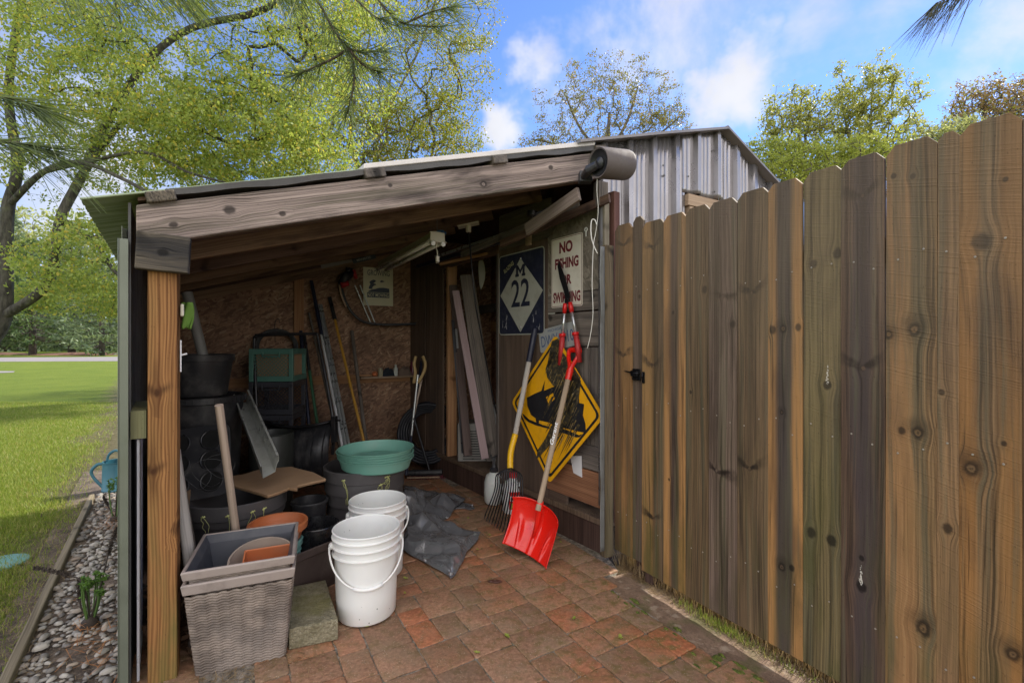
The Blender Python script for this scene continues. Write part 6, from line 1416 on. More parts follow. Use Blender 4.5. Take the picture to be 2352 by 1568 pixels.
def tree(name, label, trunks, ells, ntw, leafn, leafs, lmat, bmat, seed, rtip=.006, spread=.16, droop=.5, rscale=1.0, flat=.6, sag=0, cat='tree', aspect=.55, minr=.0, group=None, lo=.3, stiff=.16, jit=.028, trad=None):
    rng = np.random.default_rng(seed); T_ = []
    for (c, r, w) in ells:
        k = int(ntw*w); d = unit(rng.normal(size=(k, 3))); rr = rng.uniform(lo, 1, (k, 1))**.55; T_.append(np.array(c)+d*rr*np.array(r))
    T_ = np.concatenate(T_); arr, rad, paths, twigs = grow(trunks, T_, rng, rtip, sag=sag, stiff=stiff, jit=jit, trad=trad); rad = rad*rscale
    base_ = tuple(trunks[0][0]); t = thing(name, label, cat, base_, group=group); mb = MB()
    for ids in paths:
        if len(ids) < 2: continue
        pts = [arr[i] for i in ids]; rs = [max(minr, rad[i]) for i in ids]
        if ids in twigs: rs[0] = min(rs[0], rs[1]*1.4)
        mb.tube(pts, rs, 8 if max(rs) > .05 else (5 if max(rs) > .015 else 3), caps=False)
    mk('trunk', mb, bmat, t, smooth=True)
    n = leafn; ti = rng.integers(0, len(twigs), n); s = rng.choice([.45, .62, .8, .92, 1.0], n)+rng.normal(0, .02, n); tw = np.array([[arr[i] for i in ids] for ids in twigs]); a = tw[ti]
    spread = spread*.75; f = np.clip(s*4, 0, 3.999); i0 = f.astype(int); fr = (f-i0)[:, None]; idx = np.arange(n); P = a[idx, i0]*(1-fr)+a[idx, np.minimum(i0+1, 4)]*fr
    P = P+rng.normal(0, spread, (n, 3))*np.array([1, 1, flat])
    U = unit(rng.normal(size=(n, 3))*np.array([1, 1, .6])+np.array([0, 0, -droop])); W_ = unit(np.cross(U, rng.normal(size=(n, 3))+np.array([0, 0, .4])))
    sz = leafs*rng.uniform(.6, 1.25, (n, 1)); quads('crown', P, U*sz*.5, W_*sz*.5*aspect, rng.random(n), lmat, t, base_)
    return t
def P3(x, y, d): p = px(x, y, d); return (p.x, p.y, p.z)
BK1 = bark('maple_bark', (.020, .018, .014), (.085, .078, .06)); BK2 = bark('grey_bark', (.05, .045, .038), (.17, .15, .125)); BK3 = bark('pine_bark', (.035, .028, .024), (.10, .085, .07))
LM1 = leafm('maple_leaf', (.20, .27, .06), (.37, .43, .13), .5, c3=(.48, .42, .09)); LM2 = leafm('thin_maple_leaf', (.14, .18, .022), (.30, .31, .045), .5, c3=(.35, .27, .07))
LM3 = leafm('bronze_leaf', (.13, .125, .035), (.25, .25, .08), .4, c3=(.28, .18, .07)); LM4 = leafm('lime_leaf', (.24, .29, .06), (.42, .46, .12), .5); LM5 = leafm('russet_leaf', (.19, .12, .06), (.33, .26, .12), .4, c3=(.3, .32, .06))
LM6 = leafm('olive_leaf', (.20, .225, .06), (.38, .39, .12), .5); LMF = leafm('far_spring_leaf', (.26, .30, .12), (.42, .44, .22), .4); LP = leafm('pine_needle', (.045, .085, .035), (.14, .20, .085), .25); LPF = leafm('far_pine_needle', (.10, .15, .085), (.22, .28, .15), .3)  # far leaf and needle tones paler: distance haze put into the colour
# --- near maple
fk = P3(8, 725, 7.5)
tree('maple_tree', 'big spreading maple with dark forked trunk and dense yellow-green spring leaves', [
    [(-9.0, 7.5, -.1), (-8.75, 7.5, .7), (-8.35, 7.5, 1.25), fk, P3(12, 600, 7.5), P3(18, 480, 7.5), P3(40, 380, 7.6), P3(20, 200, 8), P3(60, -60, 8.4)],
    [fk, P3(95, 668, 7.4), P3(125, 600, 7.4), P3(140, 500, 7.5), P3(185, 410, 7.7), P3(225, 320, 8), P3(330, 150, 8.3), P3(440, 65, 8.5), P3(600, 25, 8.6), P3(720, -60, 8.6)],
    [P3(22, 470, 7.5), P3(100, 395, 7.3), P3(185, 373, 7.2), P3(290, 415, 7.0), P3(360, 455, 6.9)],
    [P3(100, 395, 7.3), P3(200, 372, 7.2), P3(330, 350, 7.1), P3(430, 395, 7.1), P3(520, 420, 7.2)],
    [P3(185, 410, 7.7), P3(300, 265, 8), P3(420, 280, 8), P3(540, 330, 8.2), P3(640, 300, 8.3)],
    [P3(140, 500, 7.5), P3(220, 560, 7.2), P3(260, 620, 7.0), P3(300, 650, 6.9)]],
    [((-5.3, 8.2, 6.4), (3.4, 2.2, 3.0), .62), (P3(560, 330, 8.0), (1.8, 1.5, .9), .18), (P3(215, 600, 7.3), (.95, .9, .75), .05), (P3(180, 690, 8.5), (1.9, .9, .35), .05), (P3(80, 200, 7.6), (1.7, 1.6, 1.9), .10)],
    2200, 130000, .060, LM1, BK1, 3, rtip=.0022, spread=.14, droop=.9, trad=[(.14, .045), (.065, .018), (.05, .02), (.035, .015), (.05, .015), (.04, .015)])
tree('maple_tree', 'taller thin maple behind the left part of the shed roof, with small olive leaves', [
    [(-4.6, 13, -.1), (-4.5, 13, 3), P3(828, 420, 13), P3(805, 330, 13), P3(815, 230, 13), P3(850, 80, 13), P3(880, -150, 13)],
    [P3(828, 420, 13), P3(885, 330, 13.2), P3(895, 250, 13.2), P3(960, 120, 13.3), P3(1000, 0, 13.3)], [P3(805, 330, 13), P3(740, 270, 12.8), P3(700, 180, 12.8)]],
    [(P3(905, 130, 13), (2.9, 2.0, 4.2), .8), (P3(960, 330, 13), (1.9, 1.3, 1.3), .2)], 1100, 50000, .070, LM2, BK2, 8, rtip=.005, spread=.2, droop=.7)
tree('round_tree', 'sparse round-topped tree with bronze leaves rising behind the shed ridge', [
    [(4.4, 22, 0), (4.4, 22, 6), P3(1392, 400, 22), P3(1395, 340, 22), P3(1400, 260, 22)], [P3(1395, 360, 22), P3(1440, 280, 22), P3(1465, 200, 22)], [P3(1392, 370, 22), P3(1330, 290, 22), P3(1300, 220, 22)], [P3(1400, 370, 22), P3(1510, 310, 22), P3(1560, 270, 22)], [P3(1392, 370, 22), P3(1270, 330, 22), P3(1220, 320, 22)]],
    [(P3(1395, 255, 22), (3.6, 2.4, 2.7), .8), (P3(1530, 285, 22), (1.3, 1.2, 1.3), .15), (P3(1250, 330, 22), (1.4, 1.2, .7), .1)], 700, 15000, .10, LM3, BK2, 12, rtip=.0045, spread=.16, lo=.15, stiff=.12, jit=.02, trad=[(.22, .06), (.09, .03), (.09, .03), (.08, .02), (.08, .02)])
for k, (nm, lab_, x, y, rx, rz, d, m_, nl, ls, sd__) in enumerate((
    ('young_tree', 'slim dark green tree with upright shoots just right of the shed gable', 1835, 320, 1.5, 1.75, 16, LM6, 7500, .10, 21), ('young_tree', 'taller dark green bushy tree standing in the middle right behind the fence', 2000, 285, 1.75, 2.1, 16.5, LM6, 12500, .10, 22),
    ('bushy_tree', 'bright lime green bush low behind the fence beside the gable', 1800, 400, 1.5, 1.1, 14.5, LM4, 9500, .09, 23), ('bushy_tree', 'bright lime green bush behind the fence under the dark green trees', 1975, 390, 2.0, 1.0, 14.8, LM4, 11000, .09, 24),
    ('bushy_tree', 'pale yellow-green bush filling the gap above the right fence boards', 2180, 340, 2.0, .9, 15.5, LMF, 8000, .09, 25), ('russet_tree', 'sparse russet budding tree above the tallest fence boards', 2260, 262, 1.4, 1.2, 17, LM5, 4300, .10, 26), ('russet_tree', 'second russet budding tree at the right edge of the picture', 2370, 255, 1.2, 1.3, 17.5, LM5, 3800, .10, 27))):
    p = P3(x, y, d); bx = p[0]; st = []
    st.append([(bx, d, -.05), (bx, d, max(.5, p[2]-2.2*rz)), (p[0]+.05, d, p[2]-rz*.8), (p[0], d, p[2]), (p[0]+.1, d, p[2]+rz*.9)])
    for s in (-1, 1): st.append([(p[0]+.02, d, p[2]-rz*.9), (p[0]+.35*s*rx, d+.1, p[2]-rz*.3), (p[0]+.55*s*rx, d+.2, p[2]+rz*.6)])
    tree(nm, lab_, st, [(p, (rx, rx*.8, rz), .8), ((p[0]-rx*.6, d, p[2]+rz*.35), (rx*.18, rx*.3, rz*.75), .1), ((p[0]+rx*.25, d, p[2]+rz*.55), (rx*.16, rx*.3, rz*.75), .1), ((p[0]-rx*.15, d, p[2]+rz*.4), (rx*.2, rx*.3, rz*.7), .1)], 420, nl, ls, m_, BK2, sd__, rtip=.006, spread=.13, lo=.1)
# --- pines across the drive
def pine(label, x, d, h, r, mat, seed, n=1.0, low=1.2, nm='pine_tree'):
    rng = np.random.default_rng(seed); p = px(x, 784, d); b0 = Vector((p.x, d, -.1)); t = thing(nm, label, 'tree', tuple(b0)); mb = MB().tube([b0, b0+Z*h*.5, b0+Z*h], [h*.026, h*.017, .03], 8); Ps = []; Us = []
    nw = int(h/.42)
    for k in range(nw):
        z = low+(h-low)*(k/nw)**1.05; q = (z-low)/(h-low); rr_ = r*(1-q)**.75*rng.uniform(.75, 1.1)+.25
        for b_ in range(rng.integers(5, 8)):
            a = rng.uniform(0, 2*PI); dr = np.array([math.cos(a), math.sin(a), 0]); l = rr_*rng.uniform(.7, 1.1); up_ = rng.uniform(.0, .3)+.25*q
            pts = [np.array(b0)+np.array([0, 0, z])+dr*l*s+np.array([0, 0, (up_*s-.18*math.sin(PI*s))*l]) for s in (0, .35, .7, 1)]; mb.tube(pts, [.035*(1-q)+.012, .025, .015, .008], 4, caps=False)
            m_ = int(34*n*(l/r+.25)); s = rng.uniform(.25, 1.05, m_)**.8; f = np.clip(s*3, 0, 2.999); i0 = f.astype(int); fr = (f-i0)[:, None]; A_ = np.array(pts); c = A_[i0]*(1-fr)+A_[i0+1]*fr+rng.normal(0, .12, (m_, 3))*np.array([1.3, 1.3, .7])*max(.6, l/2.5)
            Ps.append(c); Us.append(unit(dr*.7+rng.normal(0, .55, (m_, 3))+np.array([0, 0, .25])))
    P = np.concatenate(Ps); U = np.concatenate(Us); W_ = unit(np.cross(U, rng.normal(size=U.shape))); mk('trunk', mb, BK3, t, smooth=True)
    L_ = rng.uniform(.16, .34, (len(P), 1)); quads('crown', P, U*L_, W_*L_*.26, rng.random(len(P)), mat, t, tuple(b0)); return t
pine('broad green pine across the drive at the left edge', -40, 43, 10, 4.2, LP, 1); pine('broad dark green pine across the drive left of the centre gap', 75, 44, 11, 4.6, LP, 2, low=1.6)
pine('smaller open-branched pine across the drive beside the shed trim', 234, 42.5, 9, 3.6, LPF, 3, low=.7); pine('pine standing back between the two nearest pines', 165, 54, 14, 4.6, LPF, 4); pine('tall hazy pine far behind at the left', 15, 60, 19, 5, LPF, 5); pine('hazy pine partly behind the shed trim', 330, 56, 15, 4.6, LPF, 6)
for k, (x, d, top, rx, lab_) in enumerate(((-30, 78, 27, 7, 'pale far tree at the left edge of the picture'), (75, 84, 25, 7, 'pale far tree above the dark pine'), (170, 80, 24, 6.5, 'pale far tree seen through the maple fork'), (270, 86, 24, 7, 'pale far tree above the open-branched pine'), (380, 84, 26, 7, 'pale far tree behind the shed corner'))):
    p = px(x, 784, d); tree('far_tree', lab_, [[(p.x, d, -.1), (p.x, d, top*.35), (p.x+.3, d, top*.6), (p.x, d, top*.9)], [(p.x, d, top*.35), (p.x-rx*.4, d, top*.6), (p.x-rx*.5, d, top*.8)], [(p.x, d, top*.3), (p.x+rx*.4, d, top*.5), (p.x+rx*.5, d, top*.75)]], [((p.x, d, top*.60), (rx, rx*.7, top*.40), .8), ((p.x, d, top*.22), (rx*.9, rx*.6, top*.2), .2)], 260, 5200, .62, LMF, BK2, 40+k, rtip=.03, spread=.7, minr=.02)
mbw = MB()
rngw = np.random.default_rng(77); n = 26000; xs_ = rngw.uniform(-115, -20, n); zz_ = rngw.uniform(0, 1, n)**1.3*7.5; P = np.stack([xs_, 62+rngw.normal(0, 2.5, n)+xs_*-.03, zz_], 1); U = unit(rngw.normal(size=(n, 3))); W_ = unit(np.cross(U, rngw.normal(size=(n, 3))))
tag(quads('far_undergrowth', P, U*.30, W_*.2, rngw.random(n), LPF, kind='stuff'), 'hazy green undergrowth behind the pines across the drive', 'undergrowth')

# --- pine boughs hanging into the picture
NEED = leafm('near_needle', (.045, .070, .022), (.13, .17, .06), .3); NEEDD = leafm('dark_needle', (.035, .04, .022), (.09, .09, .05), .2); TWG = bark('pine_twig', (.05, .035, .025), (.14, .10, .075), 60)
def bough(label, twigs, per, ln, mat, seed, r=.0028, ang=.55, down=.35, dirb=(0, 0, 0), w=.00115, nm='pine_bough'):
    rng = np.random.default_rng(seed); t = thing(nm, label, 'pine branch', tuple(px(*twigs[0][0]))); mb = MB(); Ps = []; Us = []
    for tw in twigs:
        pts = smoothpath([px(*q) for q in tw], 8); mb.tube(pts, list(np.linspace(r, r*.45, len(pts))), 6); A_ = np.array([tuple(p) for p in pts]); D_ = unit(np.gradient(A_, axis=0))
        n = int(per*len(pts)/10*.42); i_ = rng.integers(int(len(pts)*.15), len(pts), n); k_ = np.clip((rng.beta(3, 1.2, n)*len(pts)).astype(int), 0, len(pts)-1); i_ = np.where(rng.random(n) < .6, k_, i_)
        d = unit(D_[i_]*rng.uniform(.35, 1.1, (n, 1))+unit(rng.normal(size=(n, 3)))*ang*1.25+np.array([0, 0, -down])+np.array(dirb)); L_ = ln*rng.uniform(.7, 1.1, (n, 1)); Ps.append(A_[i_]+d*L_*.5); Us.append(d*L_*.5)
    P = np.concatenate(Ps); U = np.concatenate(Us); W_ = unit(np.cross(U, rng.normal(size=U.shape)))*w
    mk('twig', mb, TWG, t, smooth=True); quads('needles', P, U, W_, rng.random(len(P)), mat, t, tuple(px(*twigs[0][0])), diamond=False); return t
bough('pine bough with long drooping needles at the left edge of the picture', [[(-150, 300, .85), (-30, 320, .86), (50, 330, .88), (110, 345, .9)], [(-140, 180, .8), (-40, 215, .82), (40, 230, .84), (90, 245, .85)]], 120, .135, NEED, 1, ang=.5, down=.45, dirb=(.35, 0, 0))
bough('pine bough whose needles hang down from the top left edge', [[(-40, -60, .9), (120, -70, .9), (260, -55, .9), (420, -60, .92)], [(60, -110, .8), (230, -100, .8), (380, -90, .85)]], 150, .15, NEED, 2, ang=.30, down=1.3, dirb=(.35, 0, 0))
bough('pine bough hanging at the top centre with forked dark twigs and fans of needles', [[(690, -60, 1.3), (740, 20, 1.32), (770, 75, 1.33), (800, 112, 1.35)], [(800, 112, 1.35), (765, 135, 1.34), (710, 160, 1.33), (680, 172, 1.33)], [(800, 112, 1.35), (812, 150, 1.36), (812, 200, 1.37), (797, 262, 1.38)], [(800, 112, 1.35), (835, 120, 1.36), (880, 118, 1.38)], [(800, 112, 1.35), (835, 150, 1.36), (870, 165, 1.38)]], 110, .125, NEED, 3, r=.0045, ang=.6, down=.25)
bough('pine bough at the top reaching right towards the open sky', [[(830, -60, 1.4), (880, 15, 1.42), (930, 55, 1.43), (1010, 62, 1.45)], [(760, -60, 1.4), (850, 30, 1.42), (880, 45, 1.42)], [(930, 55, 1.43), (985, 30, 1.44), (1040, 15, 1.45)]], 110, .13, NEED, 4, r=.004, ang=.5, down=.4, dirb=(.15, 0, 0))
bough('pine bough dipping in between the top left and top centre', [[(520, -90, 1.2), (600, -50, 1.2), (645, -10, 1.2)], [(560, -80, 1.1), (640, -50, 1.1), (690, -20, 1.1)]], 110, .125, NEED, 5, ang=.55, down=.6)
bough('dark spray of pine needles hanging at the top right', [[(2290, -60, 1.3), (2220, -22, 1.28), (2150, 8, 1.26)]], 170, .16, NEEDD, 6, ang=.33, down=1.2, dirb=(-.45, 0, 0), w=.0011)
bough('few dark needle tips at the very top right', [[(2260, -100, 1.35), (2225, -50, 1.33)]], 14, .09, NEEDD, 7, ang=.2, down=1.5, w=.001)

# --- stone bed with timber edging
def m_stone():
    m, g, b = base('river_stone'); r = g.new('ShaderNodeAttribute', attribute_name='rnd').outputs['Fac']; co = g.coord('Object'); n = g.noise(co, 30, 4)
    c = g.mix(g.mr(r, 0, 1), (.15, .14, .13), (.44, .41, .36)); c = g.mix(g.mr(g.math('FRACT', g.math('MULTIPLY', r, 7.7)), .7, 1, 0, .8), c, (.34, .26, .19)); c = g.mix(g.mr(n, .4, .7, 0, .5), c, (.20, .18, .15))
    g.put(b.inputs['Base Color'], c); b.inputs['Roughness'].default_value = .7; return m
rr = random.Random(6); mb = MB(); rnd_ = []
LAT = [(0, 1), (.6, .8), (.95, .35), (1, -.1)]
cells = {}
for k in range(3600):
    v = rr.uniform(-.5, 3.0); u = rr.uniform(-.355, -.03); s = rr.uniform(.008, .016) if rr.random() < .75 else rr.uniform(.015, .025)
    p = L(u, v); key = None; ok = True
    if mnoise.noise((p.x*5, p.y*5, 2)) > .12 and rr.random() < .65: continue
    for q, sq in cells.get((int(p.x*12), int(p.y*12)), []):
        if (q-p).length < (s+sq)*.78: ok = False; break
    if not ok: continue
    for dx in (-1, 0, 1):
        for dy in (-1, 0, 1): cells.setdefault((int(p.x*12)+dx, int(p.y*12)+dy), []).append((p, s))
    a = rr.uniform(0, PI); e = rr.uniform(.6, .9); hz = s*rr.uniform(.45, .8); nn = 9; vv = []; sd3 = rr.random()*50
    for r_, z_ in LAT:
        for i in range(nn):
            t = 2*PI*i/nn; j = 1+.18*mnoise.noise((math.cos(t)*1.2, math.sin(t)*1.2+z_, sd3)); x = r_*math.cos(t)*s*1.25*j; y = r_*math.sin(t)*s*e*j
            vv.append(Vector((p.x+x*math.cos(a)-y*math.sin(a), p.y+x*math.sin(a)+y*math.cos(a), -.026+hz*.6+z_*hz*j)))
    fs = [(l*nn+i, l*nn+(i+1) % nn, (l+1)*nn+(i+1) % nn, (l+1)*nn+i) for l in range(3) for i in range(nn)]
    fs = [f[::-1] for f in fs]; mb.add(vv, fs); rnd_ += [rr.random()]*len(fs)
o = mk('river_stones', mb, m_stone(), smooth=True, kind='stuff'); tag(o, 'grey and tan river stones filling the bed along the shed wall', 'stones')
at = o.data.attributes.new('rnd', 'FLOAT', 'FACE'); at.data.foreach_set('value', rnd_)
tag(plank('edging_timber', L(-.375, -.62, -.015), L(-.385, 2.87, -.015), .034, .06, wood('edging_wood', (.10, .08, .05), (.29, .24, .16), knots=.4, bump=.6), wdir=B, bevel=.006), 'long weathered timber edging between lawn and stone bed', 'edging')
# --- watering can
c = Vector((-3.40, 4.03, -.02)); CAN = pm('teal_can_paint', (.028, .125, .17), .45, .1, .15, 6, (.10, .20, .22), .4, bump=.05)
t = thing('watering_can', 'teal metal watering can standing on the lawn behind the shed trim', 'watering can', tuple(c))
mk('body', MB().lathe([(0, .01), (.092, .01), (.095, 0), (.098, .012), (.094, .018), (.090, .235), (.094, .24), (.094, .248), (.088, .246), (.087, .02), (0, .02)], c, 36), CAN, t, smooth='auto')
mk('rear_handle', MB().tube(smoothpath([c+Vector((-.085, -.02, .225)), c+Vector((-.135, -.03, .22)), c+Vector((-.175, -.04, .17)), c+Vector((-.16, -.035, .11)), c+Vector((-.09, -.02, .02))]), .008, 8, flat=1.6), CAN, t, smooth=True)
mk('top_handle', MB().tube(smoothpath([c+Vector((-.078, 0, .24)), c+Vector((-.06, 0, .30)), c+Vector((0, 0, .335)), c+Vector((.06, 0, .30)), c+Vector((.078, 0, .24))]), .007, 8, flat=1.6), CAN, t, smooth=True)
mk('spout', MB().tube([c+Vector((.07, .02, .05)), c+Vector((.2, .06, .2)), c+Vector((.26, .08, .28))], [.022, .014, .011], 10), CAN, t, smooth=True)
# --- ferns
FG = leafm('fern_green', (.06, .13, .02), (.12, .22, .04), .3); FB = pm('dead_frond', (.035, .025, .018), .8)
def fern(c, label, seed, dead, h=.17, nst=9):
    rr = random.Random(seed); t = thing('fern', label, 'fern', tuple(c)); mb = MB(); Ps = []; Us = []
    for k in range(nst):
        a = rr.uniform(0, 2*PI); l = h*rr.uniform(.6, 1.1); dx = Vector((math.cos(a), math.sin(a), 0)); pts = [c+dx*.012, c+dx*.03+Z*l*.5, c+dx*.035+Z*l*.9]; cr = l*.11; ctr = pts[-1]+Vector((cr*.9, -.01, 0))
        for j in range(1, 11): q = PI-j*.55; rj = cr*(1-j*.075); pts.append(ctr+Vector((math.cos(q)*rj, 0, math.sin(q)*rj)))
        P_ = smoothpath(pts, 3); mb.tube(P_, list(np.linspace(.0035, .0022, len(P_))), 6)
        for j in range(40): i = rr.randrange(4, len(P_)); Ps.append(tuple(P_[i]+Vector((rr.uniform(-.008, .008), rr.uniform(-.008, .008), rr.uniform(-.006, .006))))); Us.append((rr.uniform(-1, 1), rr.uniform(-1, 1), rr.uniform(-.3, 1)))
    o = mk('stems', mb, pm('fern_stem', (.07, .13, .028), .5), t, smooth=True); P = np.array(Ps); U = unit(np.array(Us))*.009; W_ = unit(np.cross(U, np.random.default_rng(seed).normal(size=U.shape)))*.004
    quads('leaflets', P, U, W_, np.random.default_rng(seed).random(len(P)), FG, t, tuple(c))
    mb = MB()
    for pts in dead:
        P_ = smoothpath([c]+pts, 8); mb.tube(P_, .0036, 5)
        n = len(P_)
        for j in range(170): i = rr.randrange(int(n*.6), n); q = P_[i]; d = Vector((rr.uniform(-1, 1), rr.uniform(-1, 1), rr.uniform(-1, 1))).normalized()*.011; mb.tube([q, q+d], [.0035, .002], 3, caps=False)
    mk('dead_stalks', mb, FB, t); mk('root_crown', MB().lathe([(.035, -.03), (.03, .005), (.015, .02), (0, .024)], c, 12), FB, t, smooth=True)
c = gp(207, 1425); fern(c, 'fern with green fiddleheads and two long dead brown stalks, nearest in the stone bed', 3, [[px(190, 1340, c.y-.03), px(150, 1318, c.y-.02), px(82, 1304, c.y)], [px(235, 1330, c.y+.02), px(252, 1260, c.y+.05), px(270, 1212, c.y+.08)], [px(185, 1390, c.y), px(183, 1330, c.y)]], .2)
c = gp(265, 1190); fern(c, 'fern with green fiddleheads in the stone bed near the watering can', 5, [[px(270, 1120, c.y), px(283, 1060, c.y), px(285, 1010, c.y)], [px(250, 1165, c.y), px(238, 1140, c.y)]], .3, 12)
c = gp(4, 1293, -.03); tag(mk('valve_cover', MB().lathe([(0, .012), (.10, .012), (.115, .006), (.118, -.01)], c, 30), TEAL, smooth='auto', loc=tuple(c)), 'round teal irrigation valve cover set in the lawn at the left edge', 'cover')
# --- grass
def strand_field(name, label, cat, P, H, lean_, W_, rnd, mat, rng):
    n = len(P); a = rng.uniform(0, 2*PI, n); U = np.stack([np.cos(a)*lean_, np.sin(a)*lean_, np.ones(n)], 1)*H[:, None]*.5; b_ = rng.uniform(0, 2*PI, n); V_ = np.stack([np.cos(b_), np.sin(b_), np.zeros(n)], 1)*W_
    o = quads(name, P+U, U, V_, rnd, mat, kind='stuff', diamond=False); return tag(o, label, cat)
rg = np.random.default_rng(5); n = 150000
GR = leafm('grass_blade', (.15, .21, .03), (.27, .33, .06), .35, c3=(.36, .33, .12))
yy = 1.4+rg.random(n)**1.6*8.5; xx = -yy*(.80+rg.random(n)*.36)
e = (xx+1.887)*-.793+(yy-1.806)*-.61; nse = np.array([mnoise.noise((float(a)*1.3, float(b_)*1.3, 0)) for a, b_ in zip(xx, yy)])
keep = (e > .02) & (rg.random(n) < np.clip((e-.10+nse*.35)*2.2, .10, 1)); P = np.stack([xx, yy, np.full(n, -.037)], 1)[keep]; m_ = len(P)
strand_field('lawn_grass', 'short green lawn grass left of the stone bed', 'grass', P, rg.uniform(.015, .042, m_), rg.uniform(0, .9, m_), .0016+.0006*P[:, 1:2]*.5, rg.random(m_)**.8, GR, rg)
SG = leafm('straw', (.17, .115, .06), (.36, .26, .14), .2)
def straw(name, label, pts, ln, seed, w=.0012, z=.004, mat=SG, up=.25):
    rg = np.random.default_rng(seed); P = np.array(pts); n = len(P); a = rg.uniform(0, 2*PI, n); U = np.stack([np.cos(a), np.sin(a), rg.uniform(-.05, up, n)], 1)*ln*rg.uniform(.4, 1, (n, 1)); V_ = unit(np.cross(U, [0, 0, 1.]))*w; P[:, 2] += z+np.abs(U[:, 2])+rg.uniform(0, .012, n)
    return tag(quads(name, P, U, V_, rg.random(n), mat, kind='stuff', diamond=False), label, 'straw')
rr = random.Random(12)
straw('dry_grass', 'dry straw and dead grass along the foot of the fence', [tuple(fe(rr.uniform(-.2, 2.2), -.022, rr.gauss(.0, .030))) for _ in range(5600)], .032, 1)
straw('bed_straw', 'dry brown grass bits scattered in the stone bed and by the edging', [tuple(L(rr.uniform(-.62, -.05) if rr.random() < .5 else rr.uniform(-.55, -.33), rr.uniform(-.5, 2.8), -.022)) for _ in range(2600)], .028, 2)
straw('corner_straw', 'dry grass and dirt bits at the foot of the golden post', [tuple(L(rr.uniform(.08, .62), rr.gauss(-.10, .07), -.012)) for _ in range(700)], .025, 3)
straw('patio_straw', 'stray pale needles and bits scattered on the patio pavers', [tuple(gp(rr.uniform(650, 1750), rr.uniform(1180, 1560), 0)) for _ in range(130)], .022, 4, w=.0008, up=.03, z=.001)
OS = leafm('orange_pine_straw', (.30, .12, .04), (.45, .22, .09), .1)
straw('pine_straw', 'orange dead pine needles and fronds lying by the ferns', [tuple(gp(rr.gauss(200, 40), rr.gauss(1480, 35), -.01)) for _ in range(60)]+[tuple(gp(rr.gauss(255, 18), rr.gauss(1200, 14), -.01)) for _ in range(60)], .06, 5, w=.0018, mat=OS)
rg = np.random.default_rng(9); pts = np.array([tuple(fe(rr.gauss(.45, .09) if rr.random() < .6 else rr.uniform(.2, 1.1), -.03, rr.gauss(.006, .014))) for _ in range(1100)]); strand_field('fence_grass', 'green grass tufts growing under the fence', 'grass', pts, rg.uniform(.02, .06, len(pts)), rg.uniform(0, .9, len(pts)), .0014, rg.random(len(pts)), GR, rg)
pts = np.array([tuple(fe(rr.uniform(-.25, 2.2), -.03, -abs(rr.gauss(.075, .035))-.015)) for _ in range(9000)]); strand_field('weeds', 'tall dry grass and weeds growing behind the foot of the fence', 'weeds', pts, rg.uniform(.05, .11, len(pts)), rg.uniform(0, .5, len(pts)), .0022, rg.random(len(pts)), SG, rg)  # added grass hidden by the boards, keeps sun off the fence foot
# --- moss cushions on the mortar edge
def m_moss():
    m, g, b = base('moss'); co = g.coord('Object'); n = g.noise(co, 70, 5, .7); c = g.mix(g.mr(n, .3, .7), (.04, .055, .01), (.14, .17, .022))
    g.put(b.inputs['Base Color'], c); b.inputs['Roughness'].default_value = .95; g.put(b.inputs['Normal'], g.bump(n, .9, .01)); return m
MOSS = m_moss(); rr = random.Random(31); mb = MB()
for k in range(46):
    s = rr.uniform(.55, 1.5) if k > 12 else rr.uniform(.0, .6); c = fe(s, -.004, rr.gauss(.20, .035)); rx = rr.uniform(.008, .030); ry = rx*rr.uniform(.3, .6); sd3 = rr.random()*30
    mb.grid(lambda i, j: c+(FX*rx*math.cos(2*PI*i)+NF*ry*math.sin(2*PI*i))*(1-j)*(1+.7*mnoise.noise((math.cos(2*PI*i)*2, math.sin(2*PI*i)*2, sd3)))+Z*(.011*(1-(1-j)**2)+.004*mnoise.noise((i*20, j*9, sd3))), 26, 7, wrap=True)
tag(mk('moss', mb, MOSS, smooth=True, kind='stuff'), 'bright green moss growing along the mortar edge of the patio', 'moss')
# --- fallen leaves, one by one
LF = leafm('fallen_leaf', (.24, .32, .05), (.40, .42, .10), .3); LB_ = pm('wet_brown_leaf', (.075, .03, .02), .5)
leafspots = [(932, 1328), (1125, 1228), (1097, 1262), (1052, 1275), (840, 1437), (930, 1362), (1095, 1498), (1425, 1463), (1010, 1182), (1075, 1190), (1005, 1232), (977, 1213), (1165, 1460), (1288, 1245), (1318, 1420)]
LEAFL = ['just right of the front bucket base', 'between tarp corner and shovel blade', 'below the tarp point, left of the shovel', 'on the pavers below the tarp, farther left', 'touching the bottom of the front bucket', 'lower of the two right of the buckets', 'lowest one, near the bottom centre of the patio', 'rightmost of the lower patio, toward the fence', 'on the upper part of the tarp', 'lying on the dark folds of the tarp', 'on the lower tarp, near its middle', 'on the left edge of the tarp', 'in the middle of the open pavers', 'close to the upper right corner of the shovel blade', 'on the pavers halfway between shovel and fence']
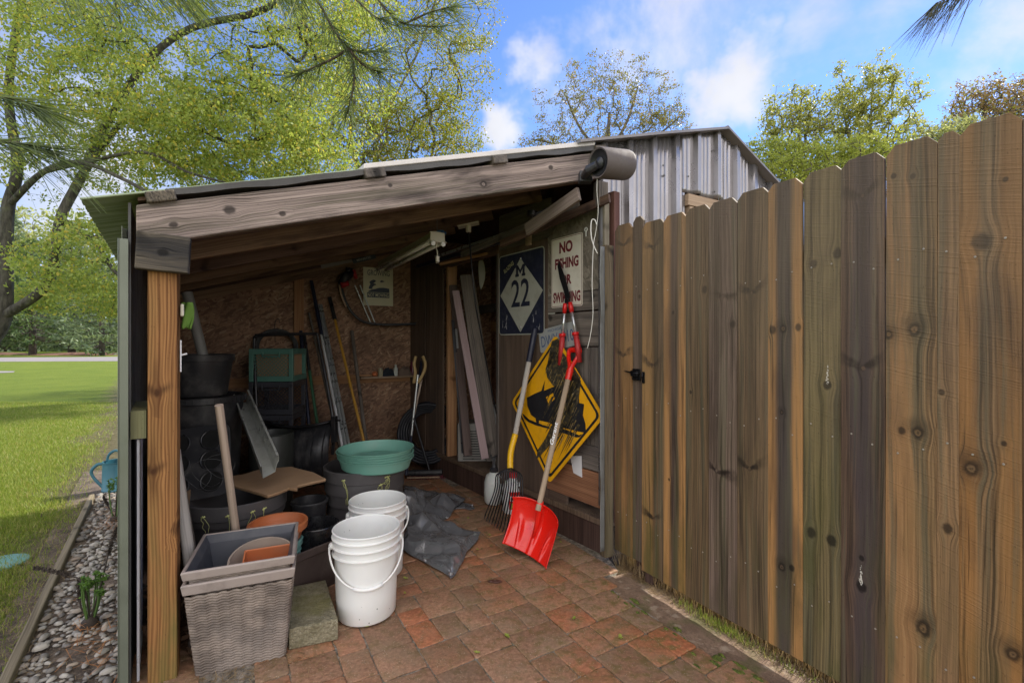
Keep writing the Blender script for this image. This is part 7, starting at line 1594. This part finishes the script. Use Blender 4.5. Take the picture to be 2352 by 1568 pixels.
for k, (x, y) in enumerate(leafspots):
    zz = .10 if k in (9, 10) else .004; c = gp(x, y, zz if k not in (9, 10) else .05); a = rr.uniform(0, 2*PI); s = rr.uniform(.011, .019); X_ = Vector((math.cos(a), math.sin(a), 0)); Y_ = Vector((-X_.y, X_.x, 0)); mb = MB()
    out = [(-1, 0), (-.6, .45), (-.1, .3), (.2, .65), (.5, .3), (1, .05), (.5, -.3), (.2, -.6), (-.1, -.28), (-.6, -.4)]
    vv = [c+X_*p*s+Y_*q*s+Z*(.004*abs(q)+.003*p*p+.002) for p, q in out]+[c+Z*.001]
    mb.add(vv, [(i, (i+1) % 10, 10) for i in range(10)]); o = mk('fallen_leaf', mb, LF, loc=tuple(c), solid=.0006); tag(o, 'small fallen yellow-green leaf '+LEAFL[k], 'leaf', 'fallen green leaves on the patio')
    at = o.data.attributes.new('rnd', 'FLOAT', 'FACE'); at.data.foreach_set('value', [rr.random()]*10)
c = gp(1137, 1335, .003); mb = MB().grid(lambda i, j: c+Vector((.038*(1-j)*math.cos(2*PI*i)*(1+.5*mnoise.noise((i*9, 0, 1))), .016*(1-j)*math.sin(2*PI*i)*(1+.5*mnoise.noise((i*7, 3, 1))), .002+.006*(1-abs(2*j-1))*(1+mnoise.noise((i*8, j*5, 0))))), 26, 6, wrap=True); tag(mk('brown_leaf', mb, LB_, loc=tuple(c), smooth=True), 'curled wet brown leaf in the middle of the patio', 'leaf')
for k, (x, y) in enumerate(((1308, 1228), (1372, 1188))):
    c = gp(x, y, .012); tag(mk('white_pebble', MB().lathe([(0, -.010), (.008, -.006), (.010, 0), (.007, .006), (0, .008)], c, 12), HW, smooth=True, loc=tuple(c)), ['small white pebble at the foot of the dark sill beam', 'tiny white chip on the ledge beside the old post'][k], 'pebble')
# leaf litter in the gap behind the post
rg = np.random.default_rng(19); n = 420; uu = rg.uniform(.03, .22, n); vv_ = rg.uniform(.10, .8, n); P = np.array([tuple(L(float(a), float(b_), 0)) for a, b_ in zip(uu, vv_)]); P[:, 2] = rg.uniform(0, .16, n)*np.clip(1-uu*3.2, .2, 1); U = unit(rg.normal(size=(n, 3)))*.028; W_ = unit(np.cross(U, rg.normal(size=(n, 3))))*.018
tag(quads('leaf_litter', P, U, W_, rg.random(n), leafm('dead_leaf', (.08, .045, .03), (.24, .15, .10), .2), kind='stuff'), 'brown leaf litter heaped behind the golden post', 'leaf litter')
